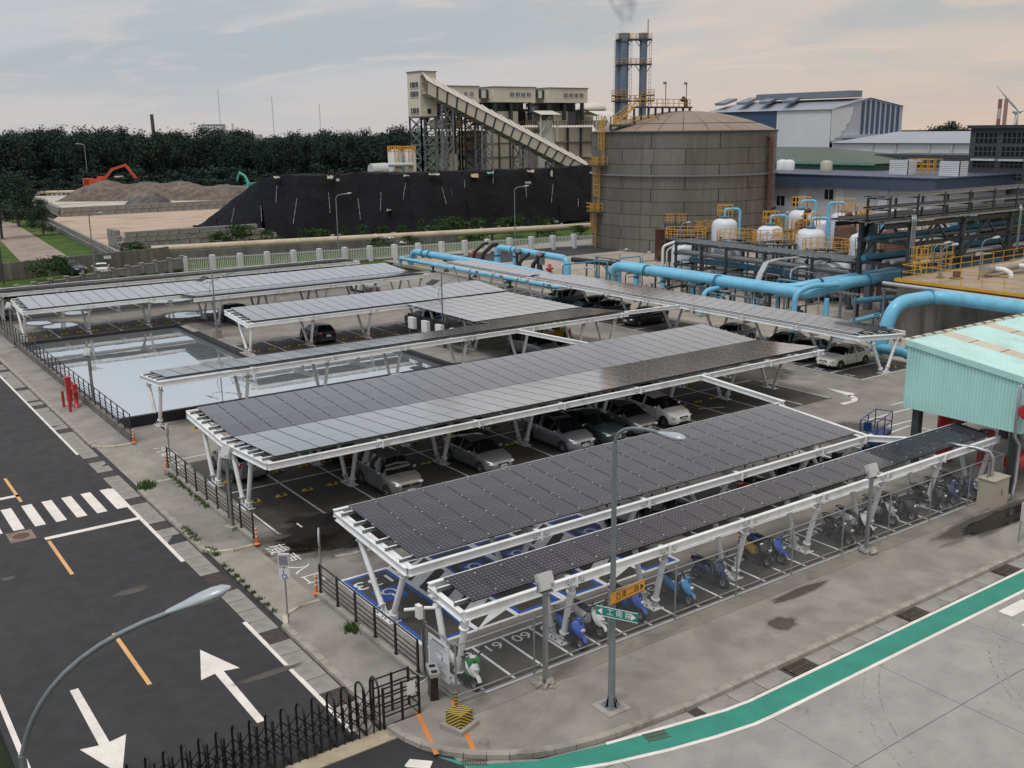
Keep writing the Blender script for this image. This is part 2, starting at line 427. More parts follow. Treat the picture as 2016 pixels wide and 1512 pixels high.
grate = MB(); grate.box(.02, .74, -.44, .44, -.04, -.02, 1)
for k in range(8): grate.box(.08 + k * .08, .115 + k * .08, -.4, .4, -.02, .012)
for k in (-.44, 0, .40): grate.box(.02, .74, k, k + .04, -.02, .014)
grate_me = grate.mesh('drain_grate', [IRON, DARK])
y = 22.9; n = 0
while y < 84:
    yy = y + .475
    near = [g for g in grate_y if abs(g - yy) < .475]
    if near: o = inst('drain_grate', grate_me, gut, (10.99, yy, 0))
    elif not (31.2 < yy < 37.6 or 48.0 < yy < 55.0) or True:
        o = inst('gutter_slab', slab_me, gut, (10.99, yy, 0), (0, 0, 0)); o.location.z += random.uniform(-.006, .006); o.rotation_euler = (random.uniform(-.006, .006), random.uniform(-.006, .006), random.uniform(-.008, .008))
    y += .95
mb = MB(); mb.box(11.76, 11.79, 24.4, 128, -.3, -.01); kerb = struct('kerb', mb, CONC_KERB)
ks = MB(); ks.add([(0, -.49, -.2), (.24, -.49, -.2), (.24, .49, -.2), (0, .49, -.2), (.02, -.49, .125), (.24, -.49, .135), (.24, .49, .135), (.02, .49, .125)],
                  [(0, 3, 2, 1), (4, 5, 6, 7), (0, 1, 5, 4), (1, 2, 6, 5), (2, 3, 7, 6), (3, 0, 4, 7)])
ks_me = ks.mesh('kerb_stone', CONC_KERB)
y = 24.9
while y < 86:
    if not (30.3 < y < 38.6 or 47.1 < y < 56.1): inst('kerb_stone', ks_me, kerb, (11.79, y, random.uniform(-.006, .006)), (0, 0, random.uniform(-.006, .006)))
    y += 1.0
# rounded returns of the kerb at the two driveways
def kerb_run(pts, parent, z=.13, w=.16, name='kerb_stone'):
    for i in range(len(pts) - 1):
        a, b = Vector((*pts[i], z - .16)), Vector((*pts[i + 1], z - .16)); d = (b - a).normalized() * .006
        m = MB(); m.bar(a + d, b - d, w, .32); part(name, m, M_KR, parent)
M_KR = concrete_mat('painted_kerb', (.42, .39, .30), (.56, .52, .41), (.2, .18, .14), .6, 1.4)
kerb_run([(11.9, 56.2), (12.2, 55.55), (12.9, 55.22), (13.7, 55.2)], kerb)
kerb_run([(11.9, 46.9), (12.2, 47.6), (12.9, 47.9), (13.7, 47.9)], kerb)
kerb_run([(11.9, 38.6), (12.2, 37.95), (12.9, 37.7), (13.7, 37.7)], kerb)
kerb_run([(11.9, 30.2), (12.2, 31.0), (12.9, 31.4), (13.7, 31.4)], kerb)

# footpath in front of the scooter park, its rounded corner, kerb stones and gutter
path = MB(); path.prism([(11.95, 24.4)] + KERBC[1:] + [(64, 21.88), (14.0, 21.88), (13.98, 24.4)], -.3, .12); path = struct('footpath', path, CONC_PATH)
mb = MB(); mb.box(14.0, 64, 21.9, 22.62, -.3, .115); struct('fence_footing', mb, concrete_mat('footing_concrete', (.17, .157, .14), (.25, .232, .208), (.10, .092, .082), .7, .5))
KC = [(x, y - .12) for x, y in KERBC[1:8]]
kerb2 = MB(); kerb2.box(13.5, 13.55, 20.2, 20.25, -.3, -.2); kerb2 = struct('corner_kerb', kerb2, CONC_KERB)
def offset_curve(pts, n):
    L = [0]
    for a, b in zip(pts, pts[1:]): L.append(L[-1] + math.dist(a, b))
    out = []
    for i in range(n + 1):
        t = L[-1] * i / n
        for k in range(len(pts) - 1):
            if t <= L[k + 1] + 1e-6:
                u = (t - L[k]) / (L[k + 1] - L[k]); out.append((pts[k][0] + (pts[k + 1][0] - pts[k][0]) * u, pts[k][1] + (pts[k + 1][1] - pts[k][1]) * u)); break
    return out
def smooth(pts, k=3):
    for _ in range(k):
        q = [pts[0]]
        for a, b in zip(pts, pts[1:]):
            q += [(a[0] * .75 + b[0] * .25, a[1] * .75 + b[1] * .25), (a[0] * .25 + b[0] * .75, a[1] * .25 + b[1] * .75)]
        pts = q + [pts[-1]]
    return pts
cc = offset_curve(smooth(KERBC[:8], 3), 18)
for a, b in zip(cc, cc[1:]):
    a, b = Vector((*a, 0)), Vector((*b, 0)); d = (b - a).normalized(); nn = Vector((d.y, -d.x, 0)); d *= .006
    if nn.y > 0 or (nn.x > 0 and abs(nn.y) < .2): nn = -nn
    m = MB(); P = [a + d, b - d]; o1 = nn * .10; o0 = -nn * .14
    m.add([(P[0] + o1 + Vector((0, 0, -.2))), (P[1] + o1 + Vector((0, 0, -.2))), P[1] + o0 + Vector((0, 0, -.2)), P[0] + o0 + Vector((0, 0, -.2)),
           P[0] + o1 * .8 + Vector((0, 0, .13)), P[1] + o1 * .8 + Vector((0, 0, .13)), P[1] + o0 + Vector((0, 0, .137)), P[0] + o0 + Vector((0, 0, .137))],
          [(0, 3, 2, 1), (4, 5, 6, 7), (0, 1, 5, 4), (1, 2, 6, 5), (2, 3, 7, 6), (3, 0, 4, 7)])
    part('kerb_stone', m, CONC_KERB, kerb2)
x = 19.7
while x < 60:
    o = inst('kerb_stone', ks_me, kerb2, (x, 18.5, random.uniform(-.004, .004)), (0, 0, math.pi / 2)); x += 1.0
gut2 = MB(); gut2.box(16.4, 60, 17.88, 18.5, -.33, -.02); gut2 = struct('path_gutter', gut2, bpy.data.materials['gutter_bed'])
s2 = MB(); s2.box(-.58, .58, .012, .60, -.05, .004); s2_me = s2.mesh('gutter_slab', CONC_SLAB)
g2 = MB(); g2.box(-.45, .45, .03, .58, -.04, -.02, 1)
for k in range(10): g2.box(-.41 + k * .085, -.37 + k * .085, .05, .56, -.02, .01)
for k in (.03, .285, .54): g2.box(-.45, .45, k, k + .035, -.02, .012)
g2_me = g2.mesh('drain_grate', [IRON, DARK])
GR2 = [G(p, q).x for p, q in ((1567, 1310), (1793, 1205), (1980, 1118), (905, 1497))]
x = 20.2
while x < 50:
    if any(abs(x - g) < .6 for g in GR2[:3]): o = inst('drain_grate', g2_me, gut2, (x, 17.9, 0))
    else: o = inst('gutter_slab', s2_me, gut2, (x, 17.9, random.uniform(-.005, .005)), (random.uniform(-.006, .006), 0, 0))
    x += 1.2
for p, q in ((922, 1497), (1285, 1447)):
    gg = G(p, q); inst('drain_grate', g2_me, gut2, (gg.x, gg.y - .3, .004), (0, 0, -.6 if p < 1000 else -.25), scale=(.8, .7, 1))

# ------------------------------------------------------------------ paint
def strip(parent, pts, w, z, mat, name='painted_line'):
    m = MB()
    for a, b in zip(pts, pts[1:]):
        a, b = Vector((a[0], a[1], 0)), Vector((b[0], b[1], 0)); d = (b - a).normalized(); n = Vector((-d.y, d.x, 0)) * w / 2
        m.add([(*(a - n).xy, z), (*(b - n).xy, z), (*(b + n).xy, z), (*(a + n).xy, z)], [(0, 1, 2, 3)])
    return part(name, m, mat, parent)
def patch(parent, poly, z, mat, name):
    m = MB(); m.sheet(poly, z); return part(name, m, mat, parent)
road = bpy.data.objects['road']
TEXTS = []
def text(body, loc, rz, size, mat, parent, name='lettering', rot=None, ext=0.0, sx=1.0, align='CENTER'):
    c = bpy.data.curves.new(name, 'FONT'); c.body = body; c.size = size; c.align_x = align; c.align_y = 'CENTER'; c.extrude = ext
    o = bpy.data.objects.new(name, c); COL.objects.link(o); o.data.materials.append(mat)
    o.location = loc if parent is None or parent.name not in OFF else Vector(loc) - OFF[parent.name]
    o.rotation_euler = rot if rot else (0, 0, rz); o.scale = (sx, 1, 1)
    if parent: o.parent = parent
    TEXTS.append(o); return o
Z1 = .0045
strip(road, [(11.0 - .08, 55.2), (11.0 - .08, 128)], .13, Z1, WHITE_R); strip(road, [(10.92, 38.0), (10.92, 48.6)], .16, Z1, WHITE_R); strip(road, [(10.95, 23.4), (10.95, 31.6)], .15, Z1, WHITE_R)
strip(road, [(3.16, 10), (3.16, 128)], .15, Z1, WHITE_R)
for y0 in (33.5, 43.5, 53.4, 63.4, 73.4): strip(road, [(7.08, y0 - 4.1 if y0 != 43.5 else y0 - 4.1), (7.08, y0)], .14, Z1, YEL_R)
strip(road, [(7.08, 49.6), (7.08, 53.4)], .14, Z1 + .001, YEL_R)
strip(road, [(7.0, 43.85), (10.85, 43.85)], .32, Z1 + .001, WHITE_R); strip(road, [(3.3, 50.3), (7.15, 50.3)], .32, Z1 + .001, WHITE_R)
for k in range(9): strip(road, [(10.62 - .86 * k, 45.6), (10.62 - .86 * k, 48.7)], .44, Z1 + .001, WHITE_R)
def arrow(parent, x, y0, y1, up, z, mat, hw=.62, hl=1.9, sw=.24):
    s = 1 if up else -1; tip = y1 if up else y0; tail = y0 if up else y1; hb = tip - s * hl
    patch(parent, [(x, tip), (x - hw, hb), (x - sw / 2 - .02, hb + s * .12), (x - sw / 2, tail), (x + sw / 2, tail), (x + sw / 2 + .02, hb + s * .12), (x + hw, hb)], z, mat, 'painted_arrow')
arrow(road, 9.06, 25.4, 30.6, True, Z1 + .001, WHITE_R); arrow(road, 5.12, 25.2, 30.5, False, Z1 + .001, WHITE_R)
# manhole cover in the road
mh = MB(); mh.cbox((6.25, 44.8, .003), 1.0, 1.25, .010, 0); mh.lathe([(.0, .016), (.30, .016), (.33, .012), (.345, .004)], (6.25, 44.8, 0), 20, 1)
part('manhole_cover', mh, [M('rusty_concrete', (.21, .165, .14), .8, 0, .35, 2), M('rust_iron', (.12, .06, .045), .75, .2, .35, 4, bump=.5)], road)

# cycle lane: green between two white lines
lo = [(50, 16.9), (21.0, 16.9), (20.3, 16.93), (19.0, 17.14), (17.52, 17.47), (15.79, 17.97), (14.2, 18.6), (13.0, 19.3)]
hi = [(50, 17.78), (21.09, 17.78), (20.17, 17.86), (18.25, 18.24), (16.3, 18.66), (14.3, 19.20), (12.95, 20.0), (12.2, 21.05)]
patch(fore, lo + hi[::-1], .0045, GREEN_P, 'cycle_lane')
strip(fore, [(p[0], p[1] - .03) for p in lo], .13, .009, WHITE_R); strip(fore, [(p[0], p[1] + .03) for p in hi[:5]], .12, .009, WHITE_R)
patch(fore, [(11.0, 20.9), (11.3, 21.1), (11.8, 20.6), (11.5, 20.3)], .005, GREEN_P, 'cycle_lane'); patch(fore, [(11.3, 21.1), (11.6, 21.3), (12.05, 20.85), (11.8, 20.6)], .0055, WHITE_R, 'painted_line')
patch(fore, [(11.6, 20.25), (11.9, 20.55), (12.7, 19.7), (12.4, 19.4)], .0055, WHITE_R, 'painted_line')
for a, b in (((32.35, 16.55), (33.9, 16.05)), ((32.0, 15.55), (33.6, 15.05)), ((34.5, 16.35), (36.2, 15.85)), ((34.2, 15.3), (35.8, 14.8))):
    patch(fore, [(a[0], b[1]), (b[0], b[1]), (b[0], a[1]), (a[0], a[1])], .005, WHITE_R, 'painted_line')
# faint tyre scrubs: rubber laid on the concrete
RUB = worn_paint('tyre_rubber', (.23, .22, .21), (.37, .36, .345), .44)
for (cx, cy, r, a0, a1) in ((29.3, 9.9, 7.6, 95, 165), (29.0, 9.8, 7.95, 98, 160), (33.6, 8.6, 7.5, 95, 160), (33.8, 8.5, 8.0, 98, 152)):
    strip(fore, [(cx + r * math.cos(rad(a)), cy + r * math.sin(rad(a))) for a in range(a0, a1, 5)], .055, .0035, RUB, 'tyre_mark')
# orange lines on the path corner
for a, b in (((12.85, 23.05), (12.2, 20.9)), ((14.0, 22.95), (13.05, 20.3))):
    strip(path, [a, b], .14, .125, ORG_P)
# gate track and the asphalt the camera side of it
mb = MB(); mb.box(2.9, 12.45, 22.35, 22.95, .0, .03); struct('gate_track', mb, TRACK)
mb = MB(); mb.prism([(2.9, 20.2), (10.9, 20.2), (11.35, 21.0), (11.2, 22.2), (2.9, 22.2)], 0, .006); struct('gate_apron', mb, ASPH)

# ------------------------------------------------------------------ parking lot paint
def L(x0, y0, x1, y1, w=.10, mat=None): strip(lot, [(x0, y0), (x1, y1)], w, Z1, mat or WHITE_L)
BAYM = concrete_mat('bay_surface_with_shade', (.046, .044, .040), (.082, .077, .069), (.026, .024, .022), .6, .2)  # darker bay pavement, with the carports' shade put into its colour as well
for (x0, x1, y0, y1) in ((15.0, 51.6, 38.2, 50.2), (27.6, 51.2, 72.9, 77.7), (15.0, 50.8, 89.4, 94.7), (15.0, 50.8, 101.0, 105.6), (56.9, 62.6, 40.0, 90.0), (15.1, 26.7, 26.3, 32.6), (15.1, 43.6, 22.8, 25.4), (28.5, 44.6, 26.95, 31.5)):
    patch(lot, [(x0, y0), (x1, y0), (x1, y1), (x0, y1)], .0018, BAYM, 'bay_surface_with_shade')
# double row under the long butterfly canopy
for k in range(15): L(15.1 + 2.6 * k, 38.35, 15.1 + 2.6 * k, 50.0)
L(15.1, 44.5, 51.5, 44.5); L(15.1, 38.35, 17.6, 38.35)
for k in range(9): L(16.1 + 2.6 * k, 56.4, 16.1 + 2.6 * k, 58.0); 
L(15.0, 51.1, 17.6, 51.1); L(16.1, 58.3, 16.1, 56.4)
for k in range(14): L(27.9 + 2.5 * k, 73.0, 27.9 + 2.5 * k, 77.7) if k < 10 else None
L(27.6, 77.7, 52.9, 77.7)
for k in range(15): L(15.05 + 2.52 * k, 90.0, 15.05 + 2.52 * k, 94.6)
L(15.0, 94.6, 51, 94.6)
for k in range(15): L(15.0 + 2.5 * k, 101.1, 15.0 + 2.5 * k, 105.3)
L(15.0, 101.1, 51, 101.1)
for k in range(21): L(57.0, 40.05 + 2.5 * k, 62.3, 40.05 + 2.5 * k)
L(57.0, 40.05, 57.0, 90.0)
for k in range(4): L(53.0, 35 + 2.6 * k, 57.5, 35 + 2.6 * k) if k < 1 else None
L(43.2, 41.5, 44.8, 40.9, .14); L(43.5, 36.4, 45.3, 36.0, .14)
for p, q in (((1720, 865), (1790, 838)), ((1790, 838), (1850, 850)), ((1760, 880), (1850, 850)), ((1700, 830), (1760, 812)), ((1760, 812), (1830, 795)), ((1740, 842), (1800, 826))):
    a, b = G(*p), G(*q); L(a.x, a.y, b.x, b.y, .12)
# direction arrow, half worn
patch(lot, [G(1627, 764).xy, G(1684, 775).xy, G(1672, 781).xy, G(1668, 778.5).xy], Z1, WHITE_L, 'painted_arrow')
strip(lot, [G(1672, 778).xy, G(1684, 784).xy, G(1680, 790).xy, G(1658, 795.5).xy], .35, Z1, WHITE_L, 'painted_arrow')
# accessible bays: white edge, blue inner edge, hatched access aisles
def bay(x0, x1, y0=26.3, y1=32.6):
    for i, (d, w, m) in enumerate(((0, .14, WHITE_D), (.15, .16, BLUE_P))):
        strip(lot, [(x0 + d, y0 + d), (x1 - d, y0 + d)], w, Z1 + .0005 * i, m); strip(lot, [(x0 + d, y1 - d), (x1 - d, y1 - d)], w, Z1 + .0005 * i, m)
        strip(lot, [(x0 + d, y0 + d), (x0 + d, y1 - d)], w, Z1 + .001 + .0005 * i, m); strip(lot, [(x1 - d, y0 + d), (x1 - d, y1 - d)], w, Z1 + .001 + .0005 * i, m)
def hatch(x0, x1, y0=26.3, y1=32.6):
    for x in (x0, x1): strip(lot, [(x, y0), (x, y1)], .13, Z1 + .002, WHITE_D)
    for y in (y0, y1): strip(lot, [(x0, y), (x1, y)], .13, Z1 + .0024, WHITE_D)
    y = y0 - .6
    while y < y1 - .3:
        a = [(x0, y), (x0, y + .62), (x1, y + .62 + (x1 - x0) * .75), (x1, y + (x1 - x0) * .75)]
        a = [(px, min(max(py, y0), y1)) for px, py in a]
        patch(lot, a, Z1 + .0016, WHITE_D, 'painted_stripe'); y += 1.15
def wheelchair(x, y):
    patch(lot, [(x - .52, y - .52), (x + .52, y - .52), (x + .52, y + .52), (x - .52, y + .52)], Z1 + .001, BLUE_P, 'wheelchair_symbol')
    z = Z1 + .003; f = lambda a, b: (x - a * .40, y - b * .40)   # symbol faces the driver coming in from +Y
    strip(lot, [f(.62 * math.cos(rad(t)) - .1, .62 * math.sin(rad(t)) - .3) for t in range(150, 400, 20)], .09, z, WHITE_D, 'wheelchair_symbol')
    strip(lot, [f(-.12, .75), f(-.08, .1), f(.38, .05), f(.62, -.62), f(.85, -.55)], .11, z + .0004, WHITE_D, 'wheelchair_symbol')
    m = MB(); m.disc((*f(-.14, 1.0), z), .085, 10); part('wheelchair_symbol', m, WHITE_D, lot)
for x0, x1, nr in ((15.1, 17.1, '133'), (18.85, 20.85, '132'), (21.0, 22.87, '131'), (24.8, 26.6, '130')):
    bay(x0, x1); wheelchair((x0 + x1) / 2, 30.55); text(nr, ((x0 + x1) / 2, 31.75, Z1 + .003), math.pi, .95, WHITE_D, lot, 'bay_number', sx=1.25)
hatch(17.15, 18.8); hatch(22.92, 24.75)
L(16.0, 34.9, 17.9, 34.55, .35, WHITE_R); strip(lot, [(16.4, 47.5), (18.4, 47.5)], .3, Z1, WHITE_L)
# scooter bays behind the mesh fence
for k in range(25): L(15.15 + 1.15 * k, 23.0, 15.15 + 1.15 * k, 25.35, .09, WHITE_D)
L(15.1, 25.4, 44, 25.4, .10, WHITE_D); L(15.1, 22.86, 44, 22.86, .12, WHITE_D)
for k, nr in enumerate(('62', '61', '60', '59', '58', '57', '56', '55', '54', '53', '52', '51', '50', '49', '48', '47')): text(nr, (15.72 + 1.15 * k, 25.02, Z1 + .002), math.pi, .62, WHITE_D, lot, 'bay_number', sx=1.2)
L(26.9, 26.95, 44.5, 26.95, .10, WHITE_D)
for k in range(8): L(29.05 + 2.55 * k, 26.95, 29.05 + 2.55 * k, 31.5, .10, WHITE_D)
L(26.9, 31.5, 46, 31.5, .1, WHITE_D)
# worn lettering at the two drive-ins, bay numbers elsewhere
for chars, x, y0, dy in (('汽車入口', 14.75, 53.4, -1.15), ('機車入口', 14.35, 36.9, -1.15)):
    for k, ch in enumerate(chars): text(ch, (x, y0 + dy * k, Z1 + .002), rad(-90), .95, WHITE_L, lot, 'lettering')
for k in range(13): text(str(101 + k), (29.2 + 2.5 * k, 77.25, Z1 + .002), math.pi, .55, WHITE_L, lot, 'bay_number', sx=1.3) if k < 9 else None
for k in range(14): text(str(141 + k), (16.3 + 2.52 * k, 94.2, Z1 + .002), math.pi, .55, WHITE_L, lot, 'bay_number', sx=1.3)
for k in range(6): text(str(27 + k), (57.5, 41.3 + 2.5 * k, Z1 + .002), math.pi / 2, .6, WHITE_L, lot, 'bay_number', sx=1.3)
text('1', (16.2, 38.8, Z1 + .002), math.pi, .8, WHITE_L, lot, 'bay_number')

# ------------------------------------------------------------------ wet patches and puddles
t = NT('wet_concrete'); WET = t.fin(t.mix(t.noise(1.2, 6), (.006, .0055, .005), (.018, .015, .013)), t.rng(t.noise(2, 4), .35, .65, .12, .5))
t = NT('damp_concrete'); DAMP = t.fin(t.mix(t.noise(1.0, 6), (.050, .043, .037), (.095, .083, .071)), .55)
t = NT('puddle_water'); PUD = t.fin((.80, .83, .86), .02, .85)
def soften(mat, k0=.62, k1=.92, wob=.7):
    """ragged, fading outline for a patch whose object space is the unit disc"""
    nt = mat.node_tree; N = nt.nodes.new; tc_ = N('ShaderNodeTexCoord'); ln = N('ShaderNodeVectorMath'); ln.operation = 'LENGTH'; nt.links.new(tc_.outputs['Object'], ln.inputs[0]); ns = N('ShaderNodeTexNoise'); ns.inputs['Scale'].default_value = 2.6; ns.inputs['Detail'].default_value = 7; ns.inputs['Roughness'].default_value = .65
    oi = N('ShaderNodeObjectInfo'); ad = N('ShaderNodeVectorMath'); ad.operation = 'ADD'; nt.links.new(tc_.outputs['Object'], ad.inputs[0]); nt.links.new(oi.outputs['Location'], ad.inputs[1]); nt.links.new(ad.outputs[0], ns.inputs['Vector'])
    m1 = N('ShaderNodeMath'); m1.operation = 'MULTIPLY_ADD'; nt.links.new(ns.outputs['Fac'], m1.inputs[0]); m1.inputs[1].default_value = wob; nt.links.new(ln.outputs['Value'], m1.inputs[2])
    mr_ = N('ShaderNodeMapRange'); mr_.interpolation_type = 'SMOOTHSTEP'; nt.links.new(m1.outputs[0], mr_.inputs[0]); mr_.inputs[1].default_value = k0 + wob * .5; mr_.inputs[2].default_value = k1 + wob * .5; mr_.inputs[3].default_value = 1; mr_.inputs[4].default_value = 0
    nt.links.new(mr_.outputs[0], [n for n in nt.nodes if n.type == 'BSDF_PRINCIPLED'][0].inputs['Alpha'])
soften(WET, .62, .80, .9); soften(DAMP, .40, .9, .9); soften(PUD, .66, .72, .5)
def wet(cx, cy, rx, ry, seed, z, mat, name='wet_patch'):
    m = MB(); m.sheet([(1.25 * math.cos(2 * math.pi * k / 32), 1.25 * math.sin(2 * math.pi * k / 32)) for k in range(32)], 0); o = struct(name, m, mat); o.location = (cx, cy, z); o.scale = (rx * 1.25, ry * 1.25, 1); o.rotation_euler = (0, 0, seed * .7 if rx < 1.3 * ry else 0); return o
for a in ((18.4, 36.9, 5.0, 3.0, 3, .0050, DAMP), (18.3, 37.2, 3.9, 2.5, 4, .0056, WET), (22.6, 36.6, 3.4, 1.5, 8, .0053, DAMP), (23.6, 37.6, 1.9, 1.2, 7, .0060, WET), (40.6, 20.95, 3.4, .6, 5, .1262, WET), (40.2, 21.1, 4.6, .9, 6, .1234, DAMP),
          (25.5, 20.3, .62, .48, 9, .1236, DAMP), (27.9, 21.5, 1.6, .25, 11, .1234, DAMP), (33, 71.0, 1.1, .8, 15, .0050, DAMP), (46, 33, 3, 2, 18, .005, DAMP), (53, 46, 2.5, 3, 19, .005, DAMP), (8.5, 36.5, .8, .3, 20, .006, DAMP), (5.0, 40.5, .35, .25, 21, .006, DAMP), (10.2, 27.8, 1.2, .22, 22, .006, DAMP)): wet(*a)
for (px, py, rx, ry, sd) in ((75, 636, .9, 1.3, 1), (118, 641, 1.35, 1.4, 2), (148, 616, 1.2, 1.0, 12), (362, 620, 1.7, 1.6, 13), (420, 613, 1.5, .8, 14), (338, 592, 2.0, .9, 16)):
    g = G(px, py); wet(g.x, g.y, rx * 1.5, ry * 1.7, sd, .0052, DAMP); wet(g.x, g.y, rx * 1.15, ry * 1.15, sd, .0095, PUD, 'puddle')
# ================================================================== solar carports
def panel_mat(name='solar_glass', gl=1.0):
    t = NT(name); s = t.n('ShaderNodeSeparateXYZ'); t.l(t.tc.outputs['Object'], s.inputs[0]); x, y, z = s.outputs
    def cell(v, n, length):
        k = t.math('MULTIPLY', t.math('ADD', v, length / 2), n / length)
        return t.math('ABSOLUTE', t.math('SUBTRACT', t.math('FRACT', k), .5))      # 0 centre .. .5 edge
    cx, cy = cell(x, 6, .95), cell(y, 10, 1.61)
    edge = t.math('MAXIMUM', cx, cy)
    line = t.math('GREATER_THAN', edge, .478)
    dia = t.math('GREATER_THAN', t.math('ADD', cx, cy), .90)
    bus = t.math('LESS_THAN', t.math('ABSOLUTE', t.math('SUBTRACT', t.math('FRACT', t.math('MULTIPLY', t.math('ADD', x, .475), 18 / .95)), .5)), .055)
    oi = t.n('ShaderNodeObjectInfo')
    tone = t.mix(oi.outputs['Random'], (.018, .018, .027), (.027, .025, .036))
    c = t.mix(t.math('MULTIPLY', bus, .22), tone, (.16, .16, .18))
    c = t.mix(t.math('MULTIPLY', line, .5), c, (.20, .20, .22))
    c = t.mix(t.math('MULTIPLY', dia, .9), c, (.46, .46, .48))
    out = t.math('MAXIMUM', t.math('GREATER_THAN', t.math('ABSOLUTE', x), .480), t.math('GREATER_THAN', t.math('ABSOLUTE', y), .811))
    c = t.mix(out, c, (.045, .046, .05))
    dust = t.rng(t.noise(.9, 5, .6, t.map(src='Object')), .45, .75)
    c = t.mix(t.math('MULTIPLY', dust, .05), c, (.4, .37, .33))
    # anti-reflective glass: almost no sheen face on, a near mirror at a glancing angle
    t.fin(c, .5, 0, .0); g = t.n('ShaderNodeBsdfGlossy'); g.inputs['Roughness'].default_value = .13; g.inputs['Color'].default_value = (.96, .95, .95, 1)
    lw = t.n('ShaderNodeLayerWeight'); fr = t.n('ShaderNodeValToRGB'); t.l(lw.outputs['Facing'], fr.inputs[0]); e = fr.color_ramp.elements
    e[0].position = 0; e[0].color = (.03, .03, .03, 1); e[1].position = 1; e[1].color = (1, 1, 1, 1)
    for q_, v_ in ((.5, .055), (.57, .10), (.65, .21), (.72, .46), (.78, .78), (.86, .95)): v_ *= gl; x_ = e.new(q_); x_.color = (v_, v_, v_, 1)
    ms = t.n('ShaderNodeMixShader'); t.l(t.math('MULTIPLY', fr.outputs[0], t.math('SUBTRACT', 1.0, t.math('MULTIPLY', out, .8))), ms.inputs[0]); t.l(t.b.outputs[0], ms.inputs[1]); t.l(g.outputs[0], ms.inputs[2]); t.l(ms.outputs[0], t.out.inputs[0])
    return t.mat
PV = panel_mat()
ALU = M('bare_aluminium', (.42, .43, .44), .35, .6, .08, 5)
FRAME_B = M('black_anodised_frame', (.014, .014, .016), .4, .3, .1, 5)
STEEL_W = M('white_steel', (.77, .79, .80), .42, .0, .07, 1.6, dirt=(.36, .34, .31), dscale=1.1, damt=.35)
STEEL_C = M('galvanised_purlin', (.30, .34, .36), .4, .55, .15, 3)
BOLT = M('dark_bolt', (.05, .052, .055), .5, .5, .2, 9)
PW, PD, SX, SY = .990, 1.65, 1.018, 1.672
pm = MB()
pm.add([(-PW/2, -PD/2, 0), (PW/2, -PD/2, 0), (PW/2, PD/2, 0), (-PW/2, PD/2, 0)], [(0, 1, 2, 3)], 0)
pm.add([(-PW/2, -PD/2, -.04), (PW/2, -PD/2, -.04), (PW/2, PD/2, -.04), (-PW/2, PD/2, -.04), (-PW/2, -PD/2, 0), (PW/2, -PD/2, 0), (PW/2, PD/2, 0), (-PW/2, PD/2, 0)],
       [(3, 2, 1, 0), (0, 1, 5, 4), (1, 2, 6, 5), (2, 3, 7, 6), (3, 0, 4, 7)], 1)
for yy in (-PD * .28 - .12, PD * .28 + .12): pm.box(-PW/2 - .028, -PW/2 + .028, yy - .035, yy + .035, -.01, .010, 2)
PANEL_ME = pm.mesh('solar_panel', [PV, FRAME_B, ALU])
PANEL_DULL = pm.mesh('solar_panel', [panel_mat('dark_solar_glass', .22), FRAME_B, ALU])  # mirror strength cut so end panels lose the building's reflection and stay dark

